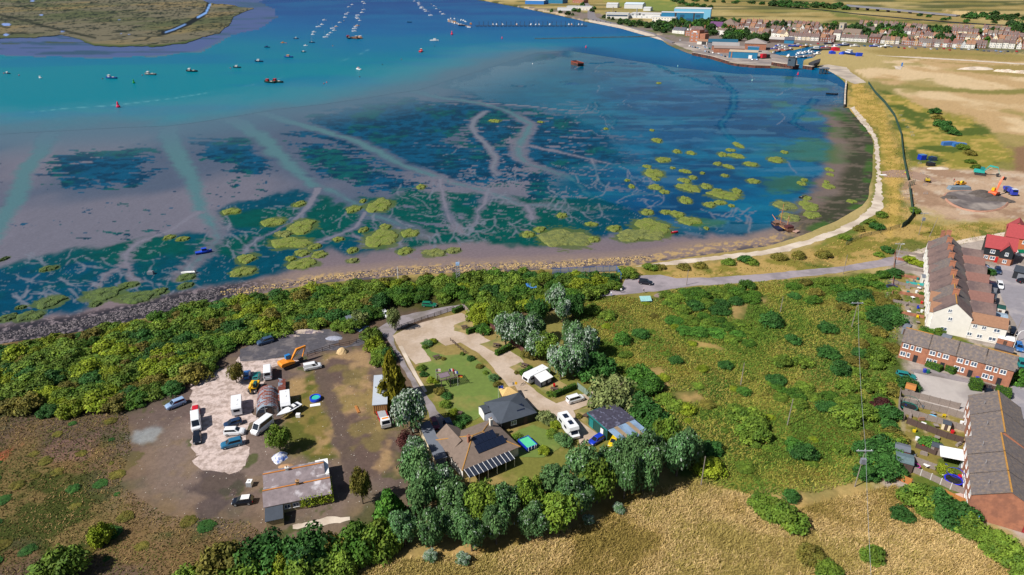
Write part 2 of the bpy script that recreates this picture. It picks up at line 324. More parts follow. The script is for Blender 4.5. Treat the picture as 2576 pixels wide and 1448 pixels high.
# ---- tidal flat -------------------------------------------------------------
uv, Fq = grid(-60, 2300, 90, 900, 2.6, 2.6, 0, 30)
_k = (uv[:, 0] < 2340); _o = _k[Fq].all(1); Fq = Fq[_o]; _k[:] = False; _k[np.unique(Fq)] = True; _mp = np.cumsum(_k) - 1; uv = uv[_k]; Fq = _mp[Fq]
P = GA(uv, 0.0)
x, y = P[:, 0], P[:, 1]; u, v = uv[:, 0], uv[:, 1]
dist = np.hypot(x, y); sc = dist / 300.0
warp = (fbm(x * .05, y * .03, 1) - .5); warp2 = (fbm(x * .22, y * .12, 5) - .5)
Pw = P + np.stack([warp * 14 + warp2 * 7, fbm(x * .05, y * .03, 11) * 14 - 7 + (fbm(x * .22, y * .12, 15) - .5) * 9], -1) * np.clip(sc, .6, 3)[:, None]
MUD, MUD2 = lin(100, 100, 114), lin(72, 84, 104)
col = mix(np.tile(MUD, (len(P), 1)), MUD2, sstep(.4, .62, fbm(x * .012, y * .008, 21)))
col *= (.93 + .14 * fbm(x * .6, y * .2, 8))[:, None]
wet = np.full(len(P), .45)
nshore = (1 - sstep(1960, 2030, u) * sstep(290, 262, v)) * sstep(60, 0, sdf(GA(SHORE + FAR).tolist(), P)); col = mix(col, lin(116, 102, 106), nshore); wet = wet * (1 - .8 * nshore)
TEALW, GRNW, BLU, CHC = lin(0, 76, 96), lin(0, 70, 66), lin(2, 66, 106), lin(72, 108, 116)
def zone(poly, soft, amt=1.0): return sstep(soft, -soft, sdf(GA(poly, 0).tolist(), Pw, soft + 1)) * amt
mudc = col.copy()
weedcol = mix(np.tile(lin(2, 72, 104), (len(P), 1)), lin(4, 78, 82), sstep(.5, .62, fbm(x * .06, y * .04, 31)))  # blue weed tones: sky reflection put into the base colour
weedcol = mix(weedcol, lin(0, 46, 74), sstep(.46, .6, fbm(x * .16, y * .3, 34, 4)) * .8)
weedcol *= (.62 + .56 * fbm(x * .5, y * .22, 33))[:, None]
nw = sstep(230, 520, dist); sk = x * .35
nz = fbm(x * .04 + warp2 * .5, (y + sk) * .085, 41, 6) * (1 - nw) + fbm(x * .02 + warp2 * .4, (y + sk * .4) * .055, 45, 6) * nw
nz2 = fbm(x * .2 + warp, (y + sk) * .52, 43, 5) * (1 - nw) + fbm(x * .09 + warp, (y + sk * .4) * .28, 47, 5) * nw
for poly, cov in PATCH:
 zf = zone(poly, 24); th = .79 - .61 * cov * zf
 k = sstep(th - .014, th + .014, nz * .42 + nz2 * .58); col = mix(col, weedcol, k * sstep(.02, .3, zf)); wet = np.maximum(wet, k * .6)
spk = sstep(.66, .68, nz2 * .8 + nz * .2) * sstep(1000, 800, u) * sstep(350, 380, v) * sstep(660, 600, v); col = mix(col, weedcol, spk)
ue = sstep(1390, 1450, u) * sstep(275, 235, v - 55 * sstep(1960, 2040, u)); col = mix(col, lin(0, 70, 114), ue); wet = np.maximum(wet, ue * .9)
zb = np.maximum(zone(BLUEW, 10), ue)
bl = mix(np.tile(BLU, (len(P), 1)), lin(0, 84, 118), sstep(.40, .62, fbm(x * .02, y * .016, 51, 5)))  # blues of the wet flats: reflected sky painted into the colour
bl = mix(bl, lin(4, 50, 86), sstep(.48, .60, fbm(x * .05, y * .06, 53, 5)) * .7); bl = mix(bl, lin(20, 100, 126), sstep(.56, .66, fbm(x * .02, y * .09, 57, 5)) * .5)
bl = mix(bl, lin(0, 84, 104), sstep(1640, 1380, u) * .6)
bl *= (.82 + .36 * fbm(x * .16, y * .35, 54, 4))[:, None]
k = zb * sstep(.30, .40, nz * .6 + nz2 * .4 + sstep(1250, 1650, u) * .22); col = mix(col, bl, k); wet = np.maximum(wet, k * .95)
zg = zone(GREENW, 3.0)
gr = mix(np.tile(GRNW, (len(P), 1)), lin(0, 62, 88), np.clip(sstep(.48, .66, fbm(x * .03, y * .03, 61)) * .8 + sstep(350, 100, u) * .5 + sstep(1350, 1600, u) * .9, 0, 1))
gr *= (.72 + .5 * fbm(x * .35, y * .35, 63))[:, None]
hole = sstep(.665, .70, nz * .6 + nz2 * .4) * sstep(640, 560, v)
k = zg * (1 - hole); col = mix(col, gr, k); wet = np.maximum(wet * (1 - k), k * .5)
stk = sstep(.955, .985, 1 - np.abs(fbm(x * .09 + warp * .6, y * .14, 66, 4) - .5) * 3.2) * zg * .45; col = mix(col, lin(110, 120, 130), stk)
# channels
for c in CH:
 pts = GA([(a, b) for a, b, _ in c], 0); wd = []
 for a, b, hw in c: wd.append(hw * .5 * ((HGT / (_s + (b - CV) / FOC * _c)) / FOC) * 1.35)
 wm = max(wd); d = ldist(pts.tolist(), wd, P + (Pw - P) * (.16 + .02 * min(wm, 8)), wm * 2 + 9)
 d = d + (nz2 - .5) * min(5, 1 + wm * .5); fade = sstep(max(.4, wm * .25), -max(.5, wm * .4), d)
 mm = sstep(max(2.2, wm * .75), max(.2, wm * .2), d + (nz2 - .5) * 5) * .9
 col = mix(col, mudc * 1.04, mm * (1 - zb) * .9)
 big = sstep(1.6, 4.0, wm); cc = np.array(CHC) * big + np.array(lin(108, 108, 122)) * (1 - big)
 cz = sstep(.3, .9, zb) * sstep(1400, 1600, u); cc = np.tile(cc, (len(P), 1)); col = mix(col, cc * (1 - cz[:, None]) + np.array(lin(14, 100, 122)) * cz[:, None], fade * (.95 - .6 * cz)); wet = np.maximum(wet * (1 - mm * .5), fade * .7)
kr = (1 - ue) * sstep(95, 0, sdf(GA([(-1900, -64)] + RIVER_LOW + [(2126, -64)], 0).tolist(), P)) * sstep(1500, 1300, u) * sstep(.3, .6, 1 - wet * .4); col = mix(col, lin(74, 102, 120), kr * .9)
# fine creeks
rc = random.Random(6); FINE = []
def creek(u_, v_, a_, w_, n_):
 pts = [(u_, v_, w_)]
 for i_ in range(n_):
  a_ += rc.uniform(-.55, .55); st_ = rc.uniform(5, 11); u_ += math.cos(a_) * st_; v_ += math.sin(a_) * st_ * .62; w_ = max(.8, w_ * .86); pts.append((u_, v_, w_))
  if w_ > .9 and rc.random() < .28: creek(u_, v_, a_ + rc.choice((-.9, .9)), w_ * .7, n_ // 2)
 FINE.append(pts)
for u_, v_, a_ in [(520, 590, 1.7), (345, 700, 1.2), (260, 690, 2.2), (650, 600, 2.4), (770, 625, 2.0), (1004, 610, 1.3), (1060, 590, .5), (1150, 560, 1.1), (1200, 555, 2.0), (1290, 512, .9), (1440, 525, .5), (1342, 550, 1.6), (1500, 440, .9), (1550, 510, .3), (1560, 420, .2), (1240, 440, 1.5), (1170, 590, .3), (60, 660, .6), (150, 700, 1.0), (100, 740, .2), (190, 650, 1.4), (1280, 560, 1.2), (1380, 470, 1.1), (1600, 500, .6), (1700, 560, .4), (1800, 540, .5), (1860, 540, .3), (940, 540, 2.2), (860, 590, 2.4), (1110, 540, 2.2), (1130, 570, .9), (1245, 545, 1.9), (30, 740, .8), (230, 730, 1.5)]: creek(u_, v_, a_, 2.6, 11)
rc = random.Random(9)
for i_ in range(24): creek(rc.uniform(980, 1640), rc.uniform(390, 600), rc.uniform(-.4, 2.2), rc.uniform(1.6, 3.2), 9)
for i_ in range(16): creek(rc.uniform(560, 1100), rc.uniform(480, 620), rc.uniform(.2, 2.6), rc.uniform(1.6, 3.0), 8)
for i_ in range(22): creek(rc.uniform(0, 480), rc.uniform(640, 740), rc.uniform(.0, 2.6), rc.uniform(1.4, 2.4), 8)
for i_ in range(16): creek(rc.uniform(1450, 2000), rc.uniform(180, 540), rc.uniform(-.5, 1.2), rc.uniform(1.0, 1.8), 8)
mh_ = zone([(1000, 440), (1180, 410), (1420, 260), (1600, 330), (1620, 420), (1560, 520), (1340, 560), (1100, 540)], 18) * sstep(.595, .62, nz2 * .7 + nz * .3); col = mix(col, mudc * 1.08, mh_ * .9)
fth = sstep(.60, .68, fbm(x * .03 + warp * 2, y * .10, 58, 5)) * zb * sstep(1500, 1700, u); col = mix(col, lin(60, 108, 136), fth * .45)
for c in FINE:
 wm = c[0][2] * .1; d = ldist(GA([(a, b) for a, b, _ in c], 0).tolist(), [q[2] * .085 for q in c], P + (Pw - P) * .12, 6); col = mix(col, lin(104, 110, 124), sstep(.55, -.1, d + (nz2 - .5) * 1.2) * .68)
for u_, v_, rx_, ry_ in IS:
 p_ = G(u_, v_, 0); ax_ = (G(u_ + rx_, v_, 0) - p_).length; ay_ = (G(u_, v_ - ry_, 0) - p_).length; k_ = (np.abs(x - p_.x) < ax_ * 2) & (np.abs(y - p_.y) < ay_ * 2 + 3)
 e_ = np.hypot((x[k_] - p_.x) / (ax_ * 1.32), (y[k_] - p_.y) / (ay_ * 1.32)) + (nz2[k_] - .5) * .9; col[k_] = mix(col[k_], lin(76, 92, 46), sstep(1.05, .9, e_) * .8)
# strand: shingle, wrack line and the dark rocks at the edge of the land
shore_w = GA(SHORE, 0).tolist(); ds = sdf((GA(LAND, 0)).tolist(), P) + (fbm(x * .08, y * .08, 81) - .5) * 5
sh = sstep(15, 10, ds) * sstep(560, 640, u) * (1 - sstep(1960, 2030, u) * sstep(300, 270, v)); col = mix(col, lin(128, 112, 106), sh * .8)
sh2 = sstep(10, 6, ds) * sstep(620, 800, u) * sstep(2150, 2000, u); bandn = fbm(x * .5, y * .5, 83)
col = mix(col, lin(176, 148, 100), sh2 * sstep(.45, .62, fbm(x * .8, y * .9, 85)) * .8); col = mix(col, lin(84, 78, 84), sh2 * sstep(4, 1, ds) * sstep(.4, .5, bandn))
rk = sstep(15, 10, ds) * sstep(760, 560, u); rkn = fbm(x * 1.1, y * 1.6, 87, 4)
col = mix(col, mix(np.tile(lin(46, 46, 54), (len(P), 1)), lin(120, 110, 116), sstep(.56, .66, rkn)), rk * sstep(.3, .42, rkn + rk * .3)); wet = wet * (1 - np.clip(rk + sh, 0, 1))
east = sstep(1950, 2060, u) * sstep(250, 300, v); es = sstep(26, 19, ds + (nz - .5) * 14) * east
col = mix(col, lin(110, 96, 88), es * .9); e2 = sstep(17, 10, ds + (nz - .5) * 16) * east * sstep(620, 560, v); col = mix(col, mix(np.tile(lin(50, 56, 42), (len(P), 1)), lin(92, 84, 74), sstep(.5, .6, nz2)), e2 * .9); wet = wet * (1 - es)
col = mix(col, lin(58, 92, 40), sstep(5, 2, ds) * east * sstep(.45, .55, fbm(x * .1, y * .1, 89)) * .8)
col = mix(col, lin(50, 96, 40), sstep(.56, .66, fbm(x * .04, y * .05, 91)) * sstep(70, 30, ds) * sstep(2, 10, ds) * zb * .6)
# around the far marsh
mh = GA(MHALO, 0).tolist(); km = sstep(10, -10, sdf(mh, P)) * sstep(900, 700, u)
mc = mix(np.tile(lin(72, 88, 130), (len(P), 1)), lin(44, 74, 92), sstep(.54, .62, fbm(x * .012, y * .05, 95, 5)) * .8); mc = mix(mc, lin(60, 74, 46), sstep(.58, .64, fbm(x * .01, y * .035, 97, 5)) * sstep(500, 250, u))
col = mix(col, mc, km)
tf = link('mudflat', mesh_np('mudflat', np.column_stack([x, y, np.zeros(len(x))]), Fq, np.column_stack([np.clip(col, 0, 1), np.clip(wet, 0, 1)])), tmat('wet_mud', .8, .9, .16, .05, .03, True))
tag(tf, kind='structure')
# ---- far flats beneath the frame edge and behind ----------------------------------
uv, Fq = grid(-1900, 2300, -62, 92, 22, 2, 0); P = GA(uv, -.02); x, y = P.T
c2 = mix(np.tile(lin(72, 88, 130), (len(P), 1)), lin(60, 84, 110), sstep(.5, .64, fbm(x * .008, y * .02, 95, 5)))
tag(link('mudflat', mesh_np('mudflat_far', np.column_stack([x, y, np.full(len(x), -.02)]), Fq, np.column_stack([c2, np.full(len(x), .4)])), tf.data.materials[0]), kind='structure')
# ---- the river ---------------------------------------------------------------------
WZ = .06
uv, Fq = grid(-1900, 2200, -62, 402, 8, 3.0, WZ)
hole = [(p[0], p[1]) for p in rough_poly(MHALO, 10, 14, .02, 4)]
uv, Fq = clip_grid(uv, Fq, RIVER, 4.0)
P = GA(uv, WZ); dh = sdf(hole, uv); ok = (dh[Fq] > -1).all(1); Fq = Fq[ok]
x, y = P.T; u, v = uv.T
dlow = sdf(GA(RIVER_LOW + [(2400, -64), (-1900, -64)], 0).tolist(), P + np.stack([(fbm(x * .02, y * .015, 3) - .5) * 40, (fbm(x * .02, y * .015, 6) - .5) * 90], -1))
col = mix(np.tile(lin(0, 112, 130), (len(P), 1)), lin(0, 84, 136), sstep(180, 60, v + (fbm(x * .006, y * .01, 12) - .5) * 90))
col = mix(col, lin(0, 58, 120), sstep(90, 0, v + (fbm(x * .004, y * .01, 14) - .5) * 60))
col = mix(col, lin(0, 84, 136), sstep(1500, 1750, u) * .6); col = mix(col, lin(0, 92, 138), sstep(.5, .64, fbm(x * .006, y * .02, 16, 5)) * .45)
edge = sstep(-75, 4, dlow); ec = mix(np.tile(lin(74, 102, 120), (len(P), 1)), lin(0, 72, 116), sstep(1370, 1480, u)); col = mix(col, ec, edge); col = mix(col, lin(70, 122, 140), sstep(-130, -20, dlow) * (1 - edge) * .55 * sstep(1500, 1200, u))
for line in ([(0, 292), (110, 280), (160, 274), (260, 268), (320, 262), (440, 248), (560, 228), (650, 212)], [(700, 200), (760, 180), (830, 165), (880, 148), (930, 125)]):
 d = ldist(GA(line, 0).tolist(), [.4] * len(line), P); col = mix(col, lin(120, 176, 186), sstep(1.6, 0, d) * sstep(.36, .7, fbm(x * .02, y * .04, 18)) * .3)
m = bpy.data.materials.new('river_water'); nt_, n_, l_, p_ = nodes(m)
a_ = n_.new('ShaderNodeAttribute'); a_.attribute_name = 'tint'
f_ = noise_fac(nt_, .35, 6, .7, stretch=(1, 2.2, 1))
l_.new(mul(nt_, a_.outputs['Color'], ramp(nt_, f_, .3, .7, .88, 1.12)), p_.inputs['Base Color'])
p_.inputs['Roughness'].default_value = .3; p_.inputs['IOR'].default_value = 1.33; p_.inputs['Specular IOR Level'].default_value = .02
bump(nt_, p_, noise_fac(nt_, .55, 5, .7, stretch=(1, 2.0, 1)), .5, .35)
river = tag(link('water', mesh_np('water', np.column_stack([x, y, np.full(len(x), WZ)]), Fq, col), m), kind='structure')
# ---- the far salt marsh -------------------------------------------------------------
uv, Fq = grid(-1900, 660, -60, 124, 3.2, 1.6, .5)
uv, Fq = clip_grid(uv, Fq, rough_poly(MARSH, 7, 5, .06, 2), 2.0); P = GA(uv, .6); x, y = P.T; u, v = uv.T
col = mix(np.tile(lin(102, 97, 80), (len(P), 1)), lin(78, 84, 58), sstep(.4, .65, fbm(x * .008, y * .006, 5)))
col = mix(col, lin(126, 110, 76), sstep(.5, .7, fbm(x * .01, y * .006, 7)) * .7)
r1 = np.abs(fbm(x * .022 + fbm(x * .02, y * .01, 3) * 1.5, y * .016, 9, 4) - .5); r2 = np.abs(fbm(x * .05, y * .022, 19, 3) - .5)
col = mix(col, lin(24, 34, 28), sstep(.04, .014, r1) * .9); col = mix(col, lin(26, 36, 28), sstep(.045, .016, r2) * .85 * sstep(95, 80, v))
dm = sdf(MARSH, uv); col = mix(col, lin(54, 76, 34), sstep(-7, -1, dm) * sstep(90, 105, v) * .8)
chn = ldist([(525, 10), (520, 28), (505, 42), (470, 62), (425, 80), (410, 84)], [5] * 6, uv); col = mix(col, lin(20, 26, 30), sstep(2, -1, chn + (0)))
chn = ldist([(528, 12), (518, 33), (498, 44)], [2.5] * 3, uv); col = mix(col, lin(110, 150, 205), sstep(1, -1, chn)); chn = ldist([(466, 62), (440, 74), (416, 82)], [2] * 3, uv); col = mix(col, lin(96, 130, 180), sstep(1, -1, chn))
for a_, b_, r_ in ((104, 38, 3), (82, 3, 4), (300, 50, 1.5), (305, 85, 2), (325, 87, 2), (158, 79, 4), (16, 62, 9), (15, 88, 7)):
 col = mix(col, lin(120, 145, 200), sstep(1, -1, np.hypot(u - a_, (v - b_) * 2.6) - r_ * (.3 + 1.8 * fbm(x * .02, y * .02, 99))))
chn = ldist([(0, 38), (60, 52), (110, 66), (170, 80), (240, 96)], [2.5] * 5, uv); col = mix(col, lin(30, 36, 28), sstep(1.5, -1, chn) * .8)
tag(link('salt_marsh', mesh_np('salt_marsh', np.column_stack([x, y, np.full(len(x), .6)]), Fq, col), tmat('marsh_turf', .95, .12, .25, .4, .1)), kind='structure')
# ---- land ---------------------------------------------------------------------------
uv, Fq = grid(-60, 2640, -60, 1480, 3.2, 3.2, LZ, 40, 30)
uv, Fq = clip_grid(uv, Fq, rough_poly(SHORE, 3, 5, .07, 1, False) + FAR, 3.4)
P = GA(uv, LZ); x, y = P.T; u, v = uv.T
wq = np.clip(np.hypot(x, y) / 260, .5, 3.5)
Pw = P + np.stack([(fbm(x * .09 / wq, y * .09 / wq, 2) - .5) * 14 + (fbm(x * .5, y * .5, 4) - .5) * 3.5, (fbm(x * .09 / wq, y * .09 / wq, 5) - .5) * 14 + (fbm(x * .5, y * .5, 6) - .5) * 3.5], -1) * wq[:, None]
n1 = fbm(x * .03, y * .03, 1, 5); n2 = fbm(x * .15, y * .15, 3, 5); n3 = fbm(x * .7, y * .7, 5, 3); n4 = fbm(x * .008, y * .006, 8, 5)
A = lambda c: np.tile(lin(*c), (len(P), 1))
def Z(poly, soft=2.0): return sstep(soft, -soft, sdf(GA(poly, LZ).tolist(), Pw, soft + 1))
col = mix(A((166, 148, 100)), lin(146, 128, 78), sstep(.4, .6, n4)); col = mix(col, lin(112, 112, 56), sstep(.52, .66, fbm(x * .004, y * .012, 11, 5)) * .7)
col = mix(col, lin(60, 72, 40), sstep(.62, .68, fbm(x * .003, y * .02, 13, 5)) * .8 * sstep(140, 60, v))
# rough ground, lower left and left
rough = mix(A((112, 96, 60)), lin(62, 70, 30), sstep(.45, .58, n2)); rough = mix(rough, lin(116, 92, 62), sstep(.52, .62, fbm(x * .07, y * .07, 23)) * .8); rough = mix(rough, lin(92, 76, 68), sstep(.46, .6, n1) * .8)
col = mix(col, rough, Z([(-1700, 900), (0, 868), (640, 744), (1288, 684), (1560, 690), (1560, 740), (1450, 760), (1100, 900), (1050, 1200), (1060, 1260), (1000, 1400), (800, 1450), (500, 1740), (-1700, 1740)], 3))
scr = mix(A((40, 54, 20)), lin(70, 70, 34), sstep(.5, .62, n2))
col = mix(col, scr, Z([(-1700, 920), (0, 885), (337, 820), (640, 760), (811, 722), (1019, 702), (1288, 692), (1550, 692), (1560, 720), (1440, 745), (1200, 760), (1000, 780), (940, 800), (890, 838), (780, 830), (700, 842), (600, 872), (520, 925), (460, 985), (390, 1010), (310, 1040), (150, 1050), (-100, 1048), (-1700, 1040)], 3))
dirt = mix(A((118, 102, 94)), lin(98, 84, 80), sstep(.42, .6, n1)); dirt = mix(dirt, lin(122, 104, 86), sstep(.55, .66, n2) * .7); dirt = mix(dirt, lin(70, 80, 40), sstep(.64, .7, fbm(x * .2, y * .2, 29)) * .8)
col = mix(col, dirt, Z([(330, 1040), (470, 965), (530, 920), (620, 870), (800, 850), (940, 880), (1000, 1000), (1050, 1200), (1060, 1270), (890, 1285), (860, 1335), (700, 1350), (600, 1310), (420, 1300), (330, 1230), (340, 1110)], 9))
site = mix(A((120, 106, 58)), lin(150, 124, 86), sstep(.5, .6, n2)); site = mix(site, lin(88, 90, 40), sstep(.5, .62, fbm(x * .12, y * .12, 31)))
col = mix(col, site, Z([(722, 950), (812, 925), (838, 1060), (850, 1150), (770, 1175), (700, 1130), (690, 1060)], 2))
tr = mix(A((150, 124, 92)), lin(94, 78, 72), sstep(.42, .58, n2)); tr = mix(tr, lin(120, 108, 60), sstep(.55, .64, fbm(x * .1, y * .1, 37)) * .6)
col = mix(col, tr, Z([(815, 890), (930, 885), (955, 960), (985, 1080), (1010, 1190), (900, 1230), (870, 1160), (840, 1020)], 2))
d = ldist(GA([(815, 930), (850, 1050), (870, 1120), (890, 1230)], LZ).tolist(), [1.6] * 4, Pw); col = mix(col, lin(92, 78, 72), sstep(.8, -.5, d) * .9)
for a_, b_, r_, c_ in ((178, 1135, 6, (120, 92, 86)), (10, 1140, 3, (170, 90, 60)), (520, 1290, 5, (70, 62, 66)), (372, 1088, 4, (140, 146, 150)), (560, 1210, 7, (66, 58, 60))):
 q = G(a_, b_); col = mix(col, lin(*c_), sstep(1, -1, np.hypot(Pw[:, 0] - q.x, Pw[:, 1] - q.y) - r_ * .8) * .7)
cmp = mix(A((138, 122, 74)), lin(112, 112, 54), sstep(.45, .6, n2)); col = mix(col, cmp, Z([(985, 850), (1180, 775), (1330, 850), (1500, 975), (1600, 1100), (1480, 1180), (1300, 1230), (1100, 1110)], 2))
# rough pasture right of the camp site
fld = mix(A((128, 126, 54)), lin(76, 88, 32), sstep(.42, .56, n2)); fld = mix(fld, lin(128, 108, 48), sstep(.5, .6, fbm(x * .05, y * .05, 41, 5)) * .8); fld = mix(fld, lin(62, 84, 30), sstep(.55, .66, n1))
col = mix(col, fld, Z([(1440, 760), (1560, 742), (1640, 755), (1700, 725), (1950, 705), (2230, 690), (2275, 760), (2265, 850), (2245, 980), (2250, 1060), (2240, 1190), (2060, 1240), (1900, 1250), (1770, 1215), (1700, 1200), (1640, 1060), (1560, 960), (1500, 880), (1430, 820)], 3))
for q in ([(1730, 855), (1800, 868), (1830, 880), (1740, 872)], [(1620, 930), (1660, 925), (1680, 970), (1650, 975)], [(1690, 990), (1740, 985), (1780, 1010), (1700, 1010)], [(1840, 770), (1880, 765), (1870, 805), (1845, 800)], [(1890, 745), (1930, 745), (1925, 760), (1900, 760)]):
 col = mix(col, lin(170, 140, 92), Z(q, 2.5) * .85)
straw = mix(A((176, 146, 92)), lin(132, 110, 58), sstep(.42, .6, n2)); straw = mix(straw, lin(112, 104, 46), sstep(.5, .66, n1) * .7); straw = mix(straw, lin(176, 144, 96), sstep(.55, .7, fbm(x * .25, y * .1, 47)) * .6)
col = mix(col, straw, Z([(500, 1560), (820, 1448), (1000, 1400), (1250, 1350), (1500, 1285), (1600, 1240), (1750, 1205), (1880, 1245), (2000, 1275), (2250, 1215), (2320, 1290), (2430, 1330), (2600, 1400), (2900, 1560), (3300, 1740), (200, 1740)], 3))
# right-hand side: verges, banks and the cleared site
verge = mix(A((166, 140, 84)), lin(120, 114, 50), sstep(.46, .58, n2)); verge = mix(verge, lin(82, 96, 40), sstep(.55, .64, fbm(x * .06, y * .06, 51)) * .8)
col = mix(col, verge, Z([(1560, 690), (1700, 668), (1960, 640), (2110, 590), (2200, 540), (2220, 500), (2210, 370), (2140, 280), (2125, 210), (2190, 205), (2300, 400), (2330, 560), (2600, 560), (2600, 600), (2300, 650), (2250, 668), (1900, 700), (1640, 722), (1560, 712)], 3))
bank = mix(A((182, 152, 84)), lin(150, 132, 62), sstep(.45, .6, n2)); col = mix(col, bank, Z([(2150, 212), (2184, 210), (2240, 290), (2275, 400), (2282, 480), (2296, 540), (2270, 600), (2240, 590), (2250, 480), (2235, 390), (2205, 320), (2150, 280)], 2.5))
grn = mix(A((88, 104, 44)), lin(120, 118, 52), sstep(.45, .6, n2)); col = mix(col, grn, Z([(2200, 340), (2222, 362), (2235, 450), (2236, 520), (2200, 570), (2130, 610), (2050, 625), (2120, 585), (2200, 535), (2218, 470), (2212, 400)], 2.5))
bare = mix(A((196, 172, 136)), lin(176, 148, 108), sstep(.42, .6, fbm(x * .03, y * .02, 57, 5))); bare = mix(bare, lin(140, 128, 74), sstep(.54, .64, fbm(x * .02, y * .015, 59, 5)) * .8)
for q in ([(2150, 175), (2300, 168), (2600, 200), (2800, 230), (2800, 225), (2600, 226), (2400, 222), (2240, 216)], [(2260, 226), (2576, 240), (2900, 250), (2900, 420), (2576, 400), (2480, 340), (2400, 280), (2300, 262)], [(2230, 155), (2330, 152), (2460, 165), (2400, 182), (2240, 172)], [(2300, 145), (2700, 160), (2700, 168), (2400, 158)]):
 col = mix(col, bare, Z(q, 5))
trk = np.abs(fbm(x * .02, y * .012, 77, 4) - .5); bare = mix(bare, lin(214, 196, 164), sstep(.03, .008, trk) * .7); bare = mix(bare, lin(110, 112, 58), sstep(.6, .68, fbm(x * .06, y * .04, 79, 5)) * .8)
hol = mix(A((130, 124, 54)), lin(170, 146, 80), sstep(.45, .6, n2)); hol = mix(hol, lin(78, 92, 38), sstep(.52, .6, fbm(x * .05, y * .05, 81, 5))); col = mix(col, hol, Z([(2215, 225), (2300, 255), (2400, 285), (2490, 350), (2540, 400), (2420, 440), (2330, 420), (2290, 380), (2250, 300)], 4))
con = mix(A((176, 150, 126)), lin(150, 122, 100), sstep(.44, .6, fbm(x * .07, y * .07, 61, 5))); con = mix(con, lin(190, 174, 156), sstep(.56, .66, n2) * .6)
col = mix(col, con, Z([(2330, 425), (2400, 420), (2520, 430), (2900, 420), (2900, 560), (2576, 548), (2440, 556), (2350, 545), (2310, 500), (2290, 480)], 3))
for q in ([(2530, 372), (2640, 360), (2640, 445), (2540, 430)],): col = mix(col, lin(128, 100, 76), Z(q, 3))
# estate and town
est = mix(A((166, 154, 146)), lin(140, 130, 122), sstep(.45, .6, n2)); col = mix(col, est, Z([(2268, 690), (2285, 640), (2440, 600), (2900, 590), (3200, 1300), (2900, 1400), (2600, 1345), (2430, 1320), (2290, 1270), (2190, 1205), (2255, 1150), (2248, 1060), (2255, 880)], 1.5))
gar = mix(A((128, 116, 62)), lin(86, 100, 40), sstep(.45, .58, n2)); gar = mix(gar, lin(170, 150, 120), sstep(.58, .66, fbm(x * .2, y * .2, 67)))
for q in ([(2275, 690), (2340, 690), (2330, 835), (2275, 820)], [(2330, 830), (2420, 850), (2560, 895), (2540, 920), (2340, 865)], [(2255, 1000), (2430, 1050), (2430, 1260), (2235, 1200), (2250, 1080)]): col = mix(col, gar, Z(q, 1))
town = mix(A((122, 110, 104)), lin(96, 100, 60), sstep(.5, .6, fbm(x * .02, y * .02, 71)) * .8); col = mix(col, town, Z([(1288, 14), (1480, 30), (1650, 60), (1800, 60), (2100, 62), (2400, 75), (2800, 95), (2800, 140), (2500, 132), (2300, 120), (2090, 112), (2030, 118), (1940, 130), (1980, 142), (2006, 152), (2004, 175), (1850, 168), (1740, 142), (1640, 92), (1480, 60)], 3))
fg = mix(A((112, 124, 62)), lin(150, 140, 72), sstep(.45, .6, n4)); col = mix(col, fg, Z([(1500, -4), (1690, -2), (1730, 24), (1640, 28), (1560, 18)], 6))
for q in ([(2040, 20), (2100, 26), (2200, 45), (2300, 60), (2540, 72), (2540, 78), (2300, 66), (2100, 40)], [(2100, 52), (2250, 62), (2400, 70), (2300, 72), (2150, 62)]): col = mix(col, lin(92, 104, 48), Z(q, 8) * .8)
for q in ([(2380, 26), (2510, 36), (2500, 44), (2420, 40)],): col = mix(col, lin(205, 178, 128), Z(q, 8) * .8)
for q in ([(1440, 60), (1560, 75), (1650, 93), (1600, 84), (1540, 68)], [(2085, 180), (2120, 198), (2124, 208), (2108, 196), (2092, 188)]): col = mix(col, lin(92, 128, 30), Z(q, 1.0) * .9)
tan = Z([(1288, 12), (1360, 26), (1480, 52), (1640, 86), (1655, 92), (1590, 76), (1480, 58), (1360, 31), (1288, 17)], 2); col = mix(col, lin(196, 176, 148), tan)
dk = sstep(1.5, .2, -sdf(GA(LAND, LZ).tolist(), P)) * sstep(1700, 1500, u) * sstep(100, 90, v); col = mix(col, lin(70, 76, 36), dk)
col *= (.9 + .2 * n3)[:, None]
tag(link('ground', mesh_np('ground', np.column_stack([x, y, np.full(len(x), LZ)]), Fq, np.clip(col, 0, 1)), tmat('dry_land', .95, 1.3, .22, .12, .1)), kind='structure')
ASPH = mat('old_asphalt', lin(152, 142, 148), .9, .5, .12, rgb2=lin(132, 124, 130), obj=False, sc2=.12)
CONC = mat('pale_concrete', lin(206, 192, 176), .9, .6, .14, rgb2=lin(178, 162, 146), obj=False, sc2=.15)
GRAV = mat('pink_gravel', lin(196, 178, 172), .95, 2.2, .28, rgb2=lin(160, 142, 134), obj=False, sc2=.7, bmp=.1)
DRIVE = mat('drive_gravel', lin(184, 166, 150), .95, 1.6, .14, rgb2=lin(168, 148, 128), obj=False, sc2=.12)
LAWN = mat('mown_lawn', lin(98, 118, 48), .95, .9, .16, rgb2=lin(128, 124, 62), obj=False, sc2=.1, cover=(.54, .7))
TARM = mat('black_planings', lin(74, 72, 80), .95, 1.4, .35, rgb2=lin(104, 98, 100), obj=False, sc2=.25, cover=(.5, .62))
LANE = mat('lane_asphalt', lin(140, 132, 136), .9, .6, .14, rgb2=lin(120, 112, 110), obj=False, sc2=.2)
DRYG = mat('dry_plot_grass', lin(156, 136, 88), .95, 1.2, .2, rgb2=lin(110, 112, 56), obj=False, sc2=.3)
YARD = mat('yard_concrete', lin(178, 170, 166), .9, .4, .1, rgb2=lin(152, 144, 142), obj=False, sc2=.1)
EROAD = mat('estate_asphalt', lin(138, 134, 142), .9, .5, .12, rgb2=lin(158, 152, 156), obj=False, sc2=.1, cover=(.5, .6))
